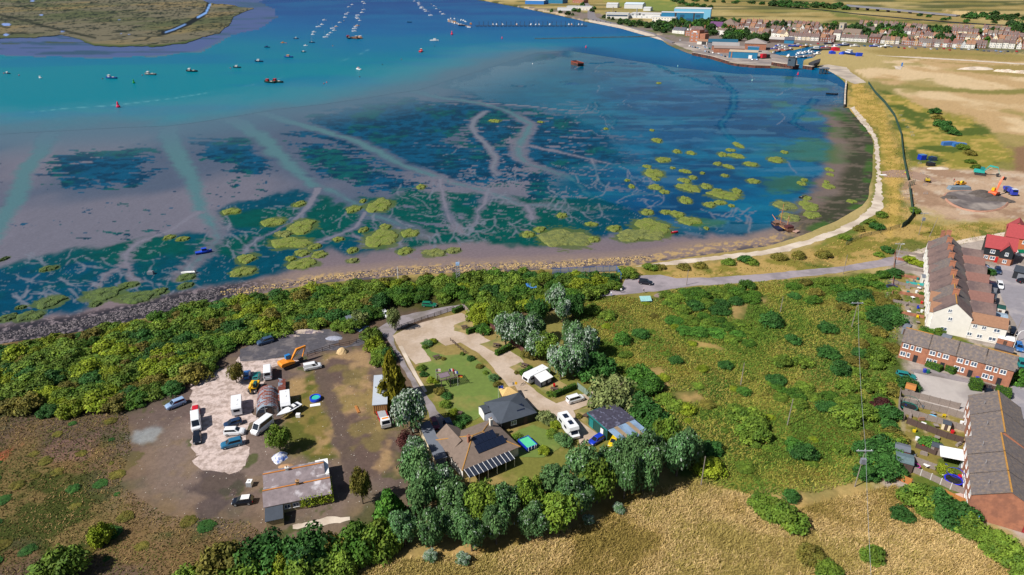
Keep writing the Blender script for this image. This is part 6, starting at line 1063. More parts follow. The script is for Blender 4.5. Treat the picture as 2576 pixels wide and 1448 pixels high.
def boat(kind, u, v, L, rz, hullc, label=None, top='white', cab='white', group=None, z=WZ, name=None, look=None, cat='boat', lean=0):
 E = thing(name or {'yacht': 'sailing_boat', 'dinghy': 'dinghy', 'fish': 'fishing_boat', 'cruiser': 'motor_boat', 'work': 'workboat', 'tug': 'tug'}[kind], label, cat, G(u, v, z), rz, group)
 if lean: E.rotation_euler = (lean, 0, rz)
 W = L * (.34 if kind in ('fish', 'work', 'tug') else .33 if kind == 'cruiser' else .3); H = L * .13 if L > 5 else .6; H = min(H, 1.9)
 hull(MB(), L, W, H, -.15, sheer=.35).build('hull', HB[hullc], E); zd = H * .86 - .15
 MB().add([(-L * .46, -W * .36, zd + .04), (L * .1, -W * .42, zd + .06), (L * .32, -W * .2, zd + .12), (L * .32, W * .2, zd + .12), (L * .1, W * .42, zd + .06), (-L * .46, W * .36, zd + .04)], [(0, 1, 2, 3, 4, 5)]).build('deck', HB[top] if top != 'deck' else DECK, E, fix=False)
 def cabin(x0, x1, w, h, m, roofm=None, rake=.25):
  c = MB().add([(x0, -w, zd), (x1, -w, zd), (x1, w, zd), (x0, w, zd), (x0, -w * .9, zd + h), (x1 - rake, -w * .9, zd + h), (x1 - rake, w * .9, zd + h), (x0, w * .9, zd + h)], [(4, 5, 6, 7), (0, 1, 5, 4), (1, 2, 6, 5), (2, 3, 7, 6), (3, 0, 4, 7)]).build('wheelhouse' if kind in ('fish', 'work', 'tug') else 'cabin', m, E)
  MB().add([(x0 + .1, -w * 1.0, zd + h * .5), (x1 - rake * .6, -w * 1.0, zd + h * .5), (x1 - rake * .8, -w * .95, zd + h * .82), (x0 + .1, -w * .95, zd + h * .82), (x0 + .1, w * 1.0, zd + h * .5), (x1 - rake * .6, w * 1.0, zd + h * .5), (x1 - rake * .8, w * .95, zd + h * .82), (x0 + .1, w * .95, zd + h * .82)], [(0, 1, 2, 3), (4, 5, 6, 7), (1, 5, 6, 2)]).build('cabin_window', CGLASS, E)
  if roofm: MB().box(x0 - .2, x1 - rake + .15, -w, w, zd + h, zd + h + .14).build('roof', roofm, E)
 if kind == 'cruiser': cabin(-L * .1, L * .26, W * .33, L * .14 + .3, HB[cab], HB[cab] if cab == 'white' else HB[cab], L * .1)
 if kind in ('fish', 'tug'):
  cabin(L * .08, L * .28, W * .3, 1.9, HB[cab] if cab in HB else PVC, HB['red'] if kind == 'tug' else PVC, .15); MB().tube((L * .05, 0, zd), (L * .05, 0, zd + L * .42), .06, .04, 5).tube((-L * .3, 0, zd), (-L * .3, 0, zd + 1.6), .05, .05, 5).build('mast', DKST, E); MB().box(-L * .3, -L * .1, -W * .2, W * .2, zd, zd + .45).build('hatch', DECK, E)
 if kind == 'work': cabin(-L * .35, -L * .12, W * .3, 2.2, HB[cab], PVC, .1); MB().box(-L * .05, L * .3, -W * .3, W * .3, zd, zd + .6).build('hold', HB['brown'], E)
 if kind == 'yacht':
  cabin(-L * .1, L * .2, W * .26, .55, HB['white'], None, .3); MB().tube((L * .06, 0, zd), (L * .06, 0, zd + L * 1.15), .1, .07, 5).build('mast', STEEL, E); MB().tube((L * .05, 0, zd + 1.2), (-L * .36, 0, zd + 1.1), .14, .12, 6).build('boom', HB['navy'] if hullc != 'white' else PVC, E)
 if kind == 'dinghy': MB().box(-L * .3, -L * .2, -W * .34, W * .34, zd - .05, zd + .1).box(0, L * .08, -W * .38, W * .38, zd - .05, zd + .1).build('thwart', DECK, E); MB().box(-L * .52, -L * .45, -.14, .14, .1, zd + .5).build('outboard', BLK, E)
 if look: reg(E, look, group, cat, BLM)
 return E
BLM = {'the red cone buoy': (298, 266), 'the green cone buoy': (337, 208), 'the twin green trawlers': (688, 205), 'the red and black barge group': (890, 94), 'the red workboat': (1059, 125), 'the crowded pontoon': (1157, 58), 'the pink-topped boat': (901, 172), 'the tall red buoy': (1137, 85), 'the rusty hulk': (1452, 163), 'the top edge of the view': (900, 0)}
TIDE = rad(172); GM = 'boats on the river moorings'
for a in [('cruiser', 19, 186, 6, 2.8, 'navy', 'small white cuddy boat with dark hull, outermost of the moored boats'), ('cruiser', 101, 197, 5.5, 2.3, 'white', 'small white boat with dark outboards near the marsh shore'), ('fish', 280, 198, 10.5, TIDE, 'blue', 'dark blue fishing boat with white wheelhouse by the green buoy'), ('fish', 378, 189, 11, TIDE, 'grey', 'grey fishing boat with tall aerial mast'), ('fish', 482, 181, 11, TIDE, 'black', 'long low black boat with small white cab at its bow'),
          ('cruiser', 596, 171, 8, TIDE, 'black', 'white-topped motor boat with black hull at the end of its row'), ('cruiser', 651, 156, 9, TIDE, 'navy', 'white-cabined launch with dark blue hull'), ('cruiser', 764, 132, 6, TIDE, 'black', 'small black boat with white cabin'), ('cruiser', 672, 120, 7, 3.1, 'navy', 'small all-blue boat under a cover'), ('cruiser', 712, 109, 6, 3.1, 'orange', 'small orange-brown boat near the covered blue one'), ('cruiser', 745, 98, 7, 3.1, 'navy', 'dark motor boat with white cab left of the yachts')]:
 k, u, v, L, rz, hc, lab = a; boat(k, u, v, L, rz, hc, lab, cab='blue' if 'all-blue' in lab else ('orange' if 'orange' in lab else 'white'), group=GM)
boat('cruiser', 726, 145, 10, TIDE, 'blue', 'blue motor boat with pale red cabin roof', cab='peach', group=GM)
for k, u, v, L, hc in [('cruiser', 769, 116, 5.5, 'white'), ('yacht', 785, 108, 8, 'navy'), ('cruiser', 787, 88, 6, 'white'), ('cruiser', 790, 82, 7, 'white'), ('yacht', 801, 69, 9, 'white'), ('cruiser', 810, 63, 7, 'white'), ('cruiser', 816, 52, 8, 'white'), ('yacht', 819, 95, 8, 'white'), ('cruiser', 825, 89, 6, 'white'), ('cruiser', 832, 84, 6, 'white'), ('yacht', 837, 73, 8.5, 'white'), ('cruiser', 841, 78, 7, 'white'), ('cruiser', 846, 68, 6.5, 'peach'), ('cruiser', 855, 58, 7, 'white'), ('cruiser', 865, 54, 5, 'navy'), ('cruiser', 868, 45, 7.5, 'white'), ('yacht', 871, 37, 8.5, 'white'), ('cruiser', 876, 33, 6, 'white'), ('cruiser', 878, 19, 9, 'white'), ('cruiser', 886, 13, 8, 'white'),
                       ('yacht', 891, 80, 8, 'white'), ('yacht', 892, 74, 8.5, 'white'), ('cruiser', 899, 66, 8, 'orange'), ('cruiser', 895, 69, 7, 'white'), ('cruiser', 905, 53, 6, 'white'), ('cruiser', 900, 48, 8, 'white'), ('cruiser', 898, 45, 8, 'white'), ('yacht', 900, 40, 9.5, 'white'), ('cruiser', 911, 33, 9, 'white'), ('yacht', 915, 26, 9, 'white'), ('cruiser', 917, 10, 9, 'white'), ('cruiser', 913, 6, 10, 'white'),
                       ('cruiser', 1043, 4, 8, 'white'), ('yacht', 1053, 8, 9, 'white'), ('cruiser', 1054, 11, 8, 'white'), ('cruiser', 1055, 14, 8, 'white'), ('yacht', 1061, 19, 9, 'white'), ('cruiser', 1061, 22, 11, 'white'), ('cruiser', 1069, 26, 9, 'white'), ('cruiser', 1073, 30, 10, 'white'), ('yacht', 1083, 40, 9.5, 'white'), ('cruiser', 1085, 12, 5.5, 'black'), ('cruiser', 1092, 16, 6, 'white'), ('cruiser', 1097, 19, 5.5, 'navy'), ('cruiser', 1098, 23, 6, 'white'), ('cruiser', 1105, 26, 5, 'navy'), ('cruiser', 1108, 31, 6, 'white'), ('cruiser', 1115, 37, 9, 'white')]:
 nm = {'yacht': 'sailing boat with bare mast', 'cruiser': 'motor boat'}[k]; boat(k, u, v, L * .95, 3.14 + rq.uniform(-.25, .15), hc, None, group=GM, look=f'{"dark" if hc in ("navy", "black") else hc} {nm}')
boat('tug', 877, 97, 18, 2.0, 'black', 'black-hulled barge with red deckhouse moored in mid river', cab='red', top='red'); boat('work', 893, 98, 15, 2.4, 'brown', 'brown work barge in the middle of the mid-river raft', cab='brown', top='brown'); boat('work', 905, 97, 15, 2.0, 'orange', 'orange workboat with green-white cab on the mid-river raft', cab='white', top='orange')
boat('dinghy', 1030, 57, 8, 3.1, 'black', 'dark open boat alone beyond the big white launch', group=GM); boat('cruiser', 1093, 104, 12, -.25, 'white', 'white motor launch with brown cabin top', cab='white', top='brown'); boat('fish', 1059, 131, 12, 1.5, 'red', 'bright red workboat facing away in mid channel', cab='red', top='red'); boat('cruiser', 902, 176, 7.5, 2.4, 'white', 'white boat with pink-red canopy in the near channel', cab='white')
MB().box(-.7, 1.2, -.8, .8, 2.2, 2.35).build('canopy', HB['red'], [o for o in COL.objects if o.get('label') == 'white boat with pink-red canopy in the near channel'][0])
boat('tug', 678, 209, 11.5, 2.75, 'green', 'dark green trawler with red wheelhouse, outer one of the pair', cab='red', top='deck'); boat('tug', 697, 208, 11.5, 2.75, 'green', 'dark green trawler moored against its sister boat', cab='red', top='deck')
for o in [o for o in COL.objects if o.get('label', '').startswith('dark green trawler')]: MB().dome((-1, -2.7, .7), .6, .6, .6, 8, 6, True).dome((3, -2.6, .8), .6, .6, .6, 8, 6, True).build('fender', mat('orange_fender', lin(240, 90, 50), .5), o)
# buoys
def buoy(u, v, c, h, label, z=WZ, group='navigation buoys'):
 E = thing('buoy', label, 'buoy', G(u, v, z), 0, group); m = mat('buoy_%d_%d_%d' % c, lin(*c), .5); r = h * .32; MB().loft([[(k * math.cos(i * .785), k * math.sin(i * .785), zz) for i in range(8)] for k, zz in ((r * .8, -.1), (r, h * .1), (r, h * .25), (r * .5, h * .35))]).build('float', m, E); MB().loft([[(k * math.cos(i * .785), k * math.sin(i * .785), zz) for i in range(8)] for k, zz in ((r * .55, h * .36), (r * .4, h * .8), (r * .1, h))]).build('tower', m, E); return E
buoy(298, 271, (226, 30, 84), 4.4, 'pink-red conical buoy in front of the fishing boats'); buoy(337, 210, (20, 150, 60), 3.6, 'green conical buoy below the grey fishing boat'); buoy(1137, 88, (226, 30, 70), 5.5, 'tall pink-red buoy between the launch and the pontoon'); buoy(1263, 98, (226, 30, 70), 3, 'small red buoy off the pier'); buoy(1474, 121, (226, 30, 70), 3, 'small red buoy above the rusty hulk', 0.0); buoy(2007, 189, (230, 30, 70), 2.6, 'red buoy off the harbour gate', 0.0)
buoy(1892, 204, (180, 230, 220), 1.6, 'pale green buoy off the quay', 0); buoy(1705, 168, (180, 230, 220), 1.6, 'pale green buoy off the long quay wall', 0)
for u, v, c in [(48, 190, (200, 30, 60)), (10, 185, (200, 30, 60)), (258, 199, (120, 30, 40)), (358, 190, (150, 30, 50)), (580, 172, (200, 40, 60)), (837, 116, (240, 130, 60)), (815, 211, (160, 30, 50)), (822, 208, (220, 70, 70)), (962, 163, (40, 40, 40)), (905, 194, (60, 20, 40)), (1010, 150, (140, 90, 80)), (1093, 117, (50, 50, 50)), (720, 109, (230, 60, 60)), (910, 26, (210, 40, 70)), (1340, 701 - 540, (230, 230, 230))]:
 o = MB().dome((0, 0, 0), .55, .55, .6, 8, 6, True).build('mooring_ball', mat('ball_%d_%d_%d' % c, lin(*c), .5)); o.location = G(u, v, WZ + .2); reg(o, f'{"orange" if c[1] > 100 and c[0] > 200 and c[2] < 90 else "white" if c[2] > 200 else "red" if c[0] > 150 else "dark"} mooring ball', 'mooring balls', 'mooring buoy', BLM)
# boats on the mud
boat('cruiser', 513, 636, 5.6, HD(480, 641, 545, 630, 0), 'bright_blue', 'bright blue cabin boat aground on the mud', cab='bright_blue', top='bright_blue', z=.2); boat('dinghy', 474, 688, 4.6, HD(510, 685, 440, 690, 0), 'white', 'white open boat lying on the mud bank', top='deck', z=.15)
boat('dinghy', 2020, 497, 4.6, HD(2000, 502, 2040, 492, 0), 'black', 'small black skiff afloat beyond the old ship', z=.1); boat('dinghy', 1697, 586, 2.8, .1, 'red', 'tiny red and white dinghy by the largest grass islet', top='white', z=.3)
o = MB().box(-1, 1, -.6, .6, 0, .9).box(-.8, .8, -.45, .45, .9, 1.1).build('mooring_float', GREYM); o.location = G(380, 690, 0); tag(o, 'grey box float on the weed near the white open boat', 'float')
boat('dinghy', 2124, 238, 9, 3.0, 'black', 'dark sunken skiff by the steep sea wall', z=-.3).location = G(2092, 239, -.2)
# the old ship and its tender
E = boat('fish', 1968, 572, 17, HD(1950, 560, 1985, 580, 0) + math.pi, 'brown', 'old three-masted brown wooden ship aground near the sea wall', cab='brown', top='deck', z=.3, name='old_ship', cat='ship'); [bpy.data.objects.remove(c) for c in list(E.children) if c.name.split('.')[0] in ('mast', 'wheelhouse', 'cabin_window', 'roof', 'hatch')]
om = mat('orange_mast', lin(204, 128, 76), .7); rg_ = mat('rigging', lin(200, 180, 160), .8)
for x, h in ((2.5, 13), (-4.5, 8)): MB().tube((x, 0, 1), (x, 0, 1 + h), .22, .12, 7).box(x - .08, x + .08, -h * .18, h * .18, 1 + h * .7, 1 + h * .7 + .16).build('mast', om, E); r = MB(); [r.tube((x + dx, dy, 1.6), (x, 0, 1 + h * .92), .035, .035, 4) for dx in (-1, 1) for dy in (-2, 2)]; r.build('rigging', rg_, E)
MB().tube((7.5, 0, 2.2), (12, 0, 4.2), .2, .12, 7).build('bowsprit', om, E); MB().box(-8, -4.6, -2.2, 2.2, 1.4, 3.2).build('sterncastle', mat('dark_red_planks', lin(78, 34, 38), .8), E); MB().box(-6.5, 6, -2.8, -2.68, 1.2, 1.5).box(-6.5, 6, 2.68, 2.8, 1.2, 1.5).build('rail', mat('ochre_rail', lin(222, 170, 96), .7), E); MB().box(-3, 0, -1.2, 1.2, 1.8, 2.6).build('deckhouse', WOODD, E); E.scale = (.64, .64, .64)
boat('cruiser', 1951, 573, 8, HD(1935, 560, 1968, 583, 0) + math.pi, 'navy', 'dark blue hull with ochre rails tied beside the old ship', cab='brown', top='deck', z=.2)
E, L = base(1972, 574, 2008, 586, 'gangway', 'timber gangway and raft leading ashore from the old ship', 'gangway', z=.2); MB().box(0, L * .6, -.5, .5, .5, .62).build('walkway', WOOD, E); MB().box(L * .55, L, -1.1, 1.1, .1, .5).build('raft', mat('raft_planks', lin(176, 142, 128), .9), E); MB().tube((0, -.5, 1.5), (L * .6, -.5, 1.4), .05).tube((0, .5, 1.5), (L * .6, .5, 1.4), .05).build('handrail', STEEL, E)
# rusty hulk
E = thing('rusty_hulk', 'rusty open barge hulk stranded in the middle of the bay', 'hulk', G(1452, 165, 0), HD(1432, 157, 1472, 169, 0)); L = 17; MB().prism([(-L / 2, -.2), (L / 2 - .5, -.2), (L / 2, 2.6), (-L / 2, 2.8)], -3.3, 3.3).build('hull', RUSTD, E); MB().box(-L / 2, L / 2, -3.3, -3.0, 2.6, 3.6).box(-L / 2, L / 2, 3.0, 3.3, 2.6, 3.6).box(-L / 2, -L / 2 + .3, -3, 3, 2.6, 3.8).box(L / 2 - .4, L / 2 - .1, -3, 3, 2.4, 3.4).build('coaming', mat('red_rust', lin(140, 62, 46), .9, 2, .3), E)
for i in range(4): MB().box(-5 + i * 3.2, -4.8 + i * 3.2, -3, 3, 3.0, 3.2).build('beam', RUSTD, E)
# landing pier with floating pontoon
a, b = G(1196, 67, WZ), G(1478, 67, WZ); E = thing('landing_pier', 'long dark floating pier on piles running to the shore', 'pier', a, math.atan2(b.y - a.y, b.x - a.x)); L = (b - a).length; d = MB(); p = MB(); r = MB(); N = 28
for i in range(N): d.box(L * i / N + 1.2, L * (i + 1) / N - 1.2, -1.6, 1.6, -.1, .7)
d.box(0, L, -1.0, 1.0, .72, .95).build('deck', DKST, E); r.box(0, L, -1.05, -.98, 1.9, 2.0).box(0, L, .98, 1.05, 1.9, 2.0)
for i in range(N + 1): r.box(L * i / N - .04, L * i / N + .04, .98, 1.05, .95, 1.9)
r.build('handrail', DKST, E)
for i in range(0, 24): x = 6 + i * (L - 12) / 23; MB().tube((x, 1.9, -.5), (x, 1.9, 7.5), .3, .3, 7).build('pile', DKST, E)
E, L = base(1128, 55, 1184, 69, 'raft_pontoon', 'floating pontoon raft carrying grey and white huts', 'pontoon', z=WZ); MB().box(0, L, -2, 2, -.1, .7).build('deck', WOOD, E)
for x, w, h, m_ in ((8, 5, 3, mat('tan_hut', lin(180, 130, 80))), (15, 6, 3.6, GREYM), (23, 6, 3.6, GREYM), (31, 4, 2.6, WOOD), (38, 5, 2.8, mat('tan_hut', lin(180, 130, 80)))): MB().prism([(x - w / 2, .7), (x + w / 2, .7), (x + w / 2, h), (x, h + .8), (x - w / 2, h)], -1.6, 1.6).build('hut', m_, E)
GPN = 'boats crowded round the pontoon'
for u, v, k, L in [(1128, 52, 'cruiser', 9), (1133, 54, 'cruiser', 8), (1138, 58, 'cruiser', 9), (1144, 60, 'cruiser', 8), (1150, 59, 'yacht', 8), (1143, 49, 'yacht', 9), (1160, 52, 'cruiser', 7), (1166, 53, 'cruiser', 7), (1171, 56, 'cruiser', 7), (1154, 62, 'yacht', 8), (1134, 48, 'yacht', 8)]: boat(k, u, v, L, rq.uniform(1.2, 2.4), 'white', None, group=GPN, look='white ' + ('sailing boat' if k == 'yacht' else 'motor boat'))
boat('fish', 1163, 66, 14, 3.0, 'navy', 'large dark-hulled boat at the near side of the pontoon', group=GPN); boat('work', 1184, 62, 10, 1.8, 'orange', 'orange-brown workboat at the pier end of the pontoon', cab='orange', group=GPN); boat('dinghy', 1180, 70, 8, 2.6, 'white', 'white open boat just outside the pontoon', group=GPN)
PLM = {'the crowded pontoon': (1190, 64), 'the shore end of the pier': (1478, 62), 'the middle of the pier': (1340, 64)}
for u, k, c in [(1240, 'cruiser', 'white'), (1249, 'cruiser', 'white'), (1264, 'cruiser', 'white'), (1300, 'cruiser', 'peach'), (1336, 'cruiser', 'white'), (1348, 'yacht', 'white'), (1356, 'yacht', 'white'), (1383, 'cruiser', 'white'), (1431, 'cruiser', 'white'), (1438, 'cruiser', 'orange'), (1456, 'cruiser', 'white'), (1464, 'yacht', 'white')]:
 E = boat(k, u, 63, 7.5, rq.uniform(1.2, 1.9), c, None, group='boats along the landing pier', look=None); _reg.append((E, f'{c} {"sailing boat" if k == "yacht" else "boat"} moored at the pier', PLM))
# submerged breakwater
a, b = G(1345, 98.5, 0), G(1652, 93, 0); E = thing('breakwater', 'low dark stone breakwater line reaching into the bay', 'breakwater', a, math.atan2(b.y - a.y, b.x - a.x)); L = (b - a).length; bw = MB(); rg = random.Random(4)
bw.loft([[(L * i / 60, -1.6 - rg.uniform(0, .9), -.2), (L * i / 60, -.5, .5 + rg.uniform(0, .5) + i * .008), (L * i / 60, .6, .5 + rg.uniform(0, .4)), (L * i / 60, 1.8 + rg.uniform(0, .8), -.2)] for i in range(61)]).build('stone_bank', mat('weedy_stone', lin(54, 60, 56), .9, .5, .3), E)
# quay walls
def wallrun(name, uvs, h, th, m, label, cat, z=0, cap=None, ribs=0, group=None, part='sheet_piles'):
 P = [G(u, v, z) for u, v in uvs]; E = thing(name, label, cat, P[0], 0, group); w = MB(); c = MB(); rb = MB(); o0 = P[0]
 for a, b in zip(P, P[1:]):
  d = (b - a); L = d.length; n_ = Vector((-d.y, d.x, 0)).normalized(); A, B = a - o0, b - o0
  q = lambda mb, t0, t1, z0, z1: mb.add([tuple(A + n_ * t0 + Vector((0, 0, z0))), tuple(B + n_ * t0 + Vector((0, 0, z0))), tuple(B + n_ * t1 + Vector((0, 0, z0))), tuple(A + n_ * t1 + Vector((0, 0, z0))), tuple(A + n_ * t0 + Vector((0, 0, z1))), tuple(B + n_ * t0 + Vector((0, 0, z1))), tuple(B + n_ * t1 + Vector((0, 0, z1))), tuple(A + n_ * t1 + Vector((0, 0, z1)))], [(0, 3, 2, 1), (4, 5, 6, 7), (0, 1, 5, 4), (1, 2, 6, 5), (2, 3, 7, 6), (3, 0, 4, 7)])
  q(w, 0, th, -.3, h)
  if cap: q(c, -.12, th + .12, h + .004, h + .25)
  if ribs:
   for k in range(int(L / ribs)): pp = A + d * (k * ribs / L); rb.box(pp.x - .15, pp.x + .15, pp.y - .45, pp.y + .15, -.3, h - .05)
 w.build(part, m, E)
 if cap: c.build('coping', cap, E)
 if ribs: rb.build('rib', m, E)
 return E
wallrun('quay_wall', [(1741, 140), (1790, 150), (1832, 163)], 3.2, 1.0, RUSTD, 'rusty sheet-pile quay wall in front of the town car park', 'wall', 0, CONC, 4); wallrun('quay_wall', [(1832, 163.5), (1856, 168), (1900, 172), (1938, 173)], 2.6, 1.0, RUSTD, 'broken timber-faced quay wall in front of the brick warehouse', 'wall', 0, mat('old_concrete', lin(176, 160, 136), .9, .3, .2), 5)
wallrun('quay_wall', [(1940, 166), (1972, 171), (2005, 174.5)], 3.6, 3.5, RUSTD, 'curving rusty quay at the harbour gate, dark tower on it', 'wall', 0, CONC, 3)
wallrun('harbour_pier', [(2019, 174), (2042, 177)], 3.2, 4, RUSTD, 'short rusty pier head on the far side of the harbour gate', 'pier', 0, CONC, 3)
wallrun('sea_wall', [(2126, 212), (2123, 240), (2121.5, 272)], 2.6, .8, mat('dark_wall', lin(60, 54, 52), .9, .5, .2), 'steep dark sea wall dropping into the deep corner of the bay', 'wall', 0, CONC)
E, L = base(1980, 166, 2003, 168, 'control_tower', 'dark blue-grey gate tower on the harbour quay', 'tower', z=3.6); MB().box(0, L * .8, 0, 4, 0, 7.5).build('wall', mat('tower_grey', lin(60, 78, 92), .7), E); MB().box(-.2, L * .8 + .2, -.2, 4.2, 7.5, 7.9).build('roof', DKST, E); MB().box(.6, 2.6, -.06, 0, 4.6, 6).build('window', CGLASS, E)
E = thing('stranded_barge', 'dark raised barge bow beside the harbour pier', 'barge', G(2050, 168, .5), HD(2040, 170, 2070, 163)); hull(MB(), 20, 7, 4.2, 0, sheer=.6).build('hull', mat('barge_dark', lin(52, 52, 58), .8, 1, .2), E); MB().box(-7, 5, -2.4, 2.4, 3.7, 4.0).build('deck', GREYM, E)
E = thing('dolphin', 'dark piled mooring dolphin off the harbour entrance', 'dolphin', G(2071, 187, 0)); [MB().tube((x, y, -.3), (x, y, 5), .5, .5, 8).build('pile', DKST, E) for x in (-3, 0, 3) for y in (-1.6, 1.6)]; MB().box(-4, 4, -2.6, 2.6, 5, 6).build('cap', GREYM, E)
# boats in the creek
CLM = {'the dark gate tower': (1990, 162), 'the raised barge bow': (2055, 165), 'the inner end of the creek': (2078, 116), 'the red crane barge': (1940, 142), 'the timber jetty': (2030, 140), 'the blue-hulled cruiser ashore': (2085, 134)}
for u, v, k, L, c, r in [(1983, 143, 'cruiser', 9, 'white', 1), (2004, 147, 'cruiser', 8, 'white', .4), (2022, 146, 'cruiser', 9, 'navy', .3), (2014, 134, 'yacht', 9, 'white', .3), (2025, 135, 'cruiser', 9, 'white', .3), (2035, 132, 'cruiser', 9, 'white', .3), (2020, 137, 'cruiser', 8, 'white', .3), (2010, 138, 'cruiser', 8, 'white', .3), (2042, 134, 'cruiser', 8, 'white', .3), (2056, 138, 'cruiser', 11, 'white', .5), (2065, 126, 'work', 24, 'grey', -.2), (2078, 122, 'cruiser', 12, 'red', .1), (2100, 121, 'cruiser', 14, 'white', .1), (2122, 116, 'cruiser', 15, 'blue', .05), (2085, 111, 'cruiser', 12, 'navy', -.3), (2024, 119, 'fish', 12, 'orange', .2), (2000, 118, 'fish', 16, 'bright_blue', -.3), (1975, 121, 'cruiser', 8, 'white', .2), (1960, 128, 'cruiser', 9, 'red', .2), (1975, 128, 'cruiser', 9, 'red', .1), (1955, 132, 'yacht', 10, 'navy', .3), (1948, 124, 'cruiser', 9, 'bright_blue', .2), (1985, 127, 'fish', 11, 'brown', .2), (1968, 118, 'cruiser', 8, 'white', .1), (1958, 117, 'cruiser', 9, 'bright_blue', .3), (1945, 135, 'cruiser', 7, 'grey', .3), (2150, 118, 'cruiser', 11, 'white', 0), (2200, 118, 'cruiser', 12, 'bright_blue', 0), (2228, 119, 'cruiser', 13, 'white', .1)]:
 E = boat(k, u, v, L, r, c, None, group='boats in the harbour creek', z=.5 if u > 2060 or v < 122 else WZ); _reg.append((E, f'{c.replace("_", " ")} {"sailing boat" if k == "yacht" else "boat"} in the creek', CLM))
boat('cruiser', 2137, 137, 20, HD(2118, 134, 2158, 139) + 3.14, 'blue', 'large white cruiser with blue hull hauled out ashore', z=.8)
E, L = base(1995, 145, 2050, 139, 'jetty', 'floating timber jetty in the creek', 'jetty', z=WZ); MB().box(0, L, 0, 3, 0, .7).build('deck', WOOD, E); [MB().box(L * k / 7, L * k / 7 + 1.4, -7, -.02, 0, .55).build('finger', WOOD, E) for k in range(1, 6)]
E = thing('crane_barge', 'red and black machine on the quay beside the creek', 'machine', G(1924, 148), .4); MB().box(-6, 6, -2.5, 2.5, 0, 1).build('base', DKST, E); MB().box(-5.5, 0, -2, 2, 1, 5).build('engine_house', HB['red'], E); MB().box(.5, 5, -2, 2, 1, 4.2).build('cab', HB['black'], E)
o = MB().prism([(-3, 0), (3, 0), (3, 2.4), (0, 3.4), (-3, 2.4)], -2.5, 2.5).build('tarpaulin', HB['bright_blue']); o.location = G(2093, 136); tag(o, 'bright blue tarpaulin-covered heap on the creek bank', 'tarpaulin'); o = MB().dome((0, 0, 0), 3, 3, 2.6, 9, 4).build('tarpaulin', HB['bright_blue']); o.location = G(2117, 137); tag(o, 'round blue cover beside the hauled-out cruiser', 'tarpaulin')
o = MB().prism([(-4, 0), (4, 0), (4, 3), (0, 4.2), (-4, 3)], -3, 3).build('boat_tent', HB['red']); o.location = G(2101, 128); tag(o, 'dark red boat tent on the creek bank', 'tent'); o = MB().prism([(-3, 0), (3, 0), (3.6, 3.4), (-2.6, 3.8)], -1.5, 1.5).build('container', HB['bright_blue']); o.location = G(2160, 142); tag(o, 'blue skip on the straw-coloured bank', 'skip')
# grass islets on the flats
ISM = mat('cordgrass', lin(108, 116, 48), .95, 1.6, .4, rgb2=lin(100, 116, 34), sc2=.5, obj=False, bmp=.5)
ISD = mat('dull_cordgrass', lin(110, 116, 56), .95, 1.6, .4, rgb2=lin(88, 98, 50), sc2=.5, obj=False, bmp=.5); ISN = mat('dark_cordgrass', lin(76, 96, 40), .95, 1.6, .4, rgb2=lin(60, 80, 36), sc2=.5, obj=False, bmp=.5)  # three cordgrass greens; the darkest is for islets near the left shore
ISL = []
for sd_ in range(6):
 rg = np.random.default_rng(sd_); b = MB(); n = 44; ph = rg.uniform(0, 6.28, 4); R = [1 + .15 * math.sin(2 * t + ph[0]) + .10 * math.sin(3 * t + ph[1]) + .08 * math.sin(5 * t + ph[2]) + .06 * math.sin(9 * t + ph[3]) + rg.uniform(-.07, .07) for t in np.linspace(0, 6.2832, n, endpoint=False)]
 rings = [[(R[i] * k * math.cos(6.2832 * i / n), R[i] * k * math.sin(6.2832 * i / n), max(0, z + (rg.uniform(-.12, .12) if z else 0))) for i in range(n)] for k, z in ((1, 0), (.95, .3), (.86, .5), (.7, .55), (.5, .6), (.3, .58), (.12, .6), (.02, .6))]
 b.loft(rings); o = b.build('islet', None); ISL.append(o.data); bpy.data.objects.remove(o)
ILM = {'the old sailing ship': (1965, 568), 'the blue boat on mud': (513, 632), 'the white open boat': (474, 686), 'the lattice mast': (1153, 690), 'the tiny red dinghy': (1697, 584), 'the black skiff': (2020, 494), 'the rocks at the left edge': (0, 840), 'the rusty hulk': (1452, 163), 'the lone upper islet': (1245, 305), 'the islet left of the long creek': (1059, 471), 'the broad islet by the branching creek': (961, 600), 'the largest islet': (1630, 580), 'the islet in the dark blue pool': (1888, 414), 'the coast road car': (1624, 713)}
rg = random.Random(2)
for i, (u, v, rx, ry) in enumerate(IS):
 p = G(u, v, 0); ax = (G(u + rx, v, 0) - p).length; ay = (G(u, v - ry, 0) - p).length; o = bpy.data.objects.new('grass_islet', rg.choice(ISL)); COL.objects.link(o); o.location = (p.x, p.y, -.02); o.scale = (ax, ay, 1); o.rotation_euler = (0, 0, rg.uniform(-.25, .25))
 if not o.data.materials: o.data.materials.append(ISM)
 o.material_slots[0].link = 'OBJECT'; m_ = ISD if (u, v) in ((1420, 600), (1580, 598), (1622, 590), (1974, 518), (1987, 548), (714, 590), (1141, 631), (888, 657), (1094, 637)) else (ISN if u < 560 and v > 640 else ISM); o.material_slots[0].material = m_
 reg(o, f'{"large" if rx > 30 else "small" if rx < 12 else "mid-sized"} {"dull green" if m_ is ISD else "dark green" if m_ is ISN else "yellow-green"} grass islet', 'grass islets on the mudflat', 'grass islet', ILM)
TLM = {k: LANDMARKS[k] for k in ('the church tower', 'the swing bridge pier', 'the blue warehouse', 'the white factory', 'the brick maltings tower', 'the quay warehouse', 'the road viaduct')}
TLM.update({'the purple-roofed hall': (1793, 68), 'the tan-roofed hall': (1825, 62), 'the inner end of the creek': (2078, 114), 'the blue-hulled cruiser ashore': (2137, 134), 'the white inn by the creek': (2104, 98), 'the tall tree clump in town': (2370, 95), 'the last white house': (2530, 118), 'the red brick corner house': (2205, 102), 'the big tree clump near the church': (2180, 82)})
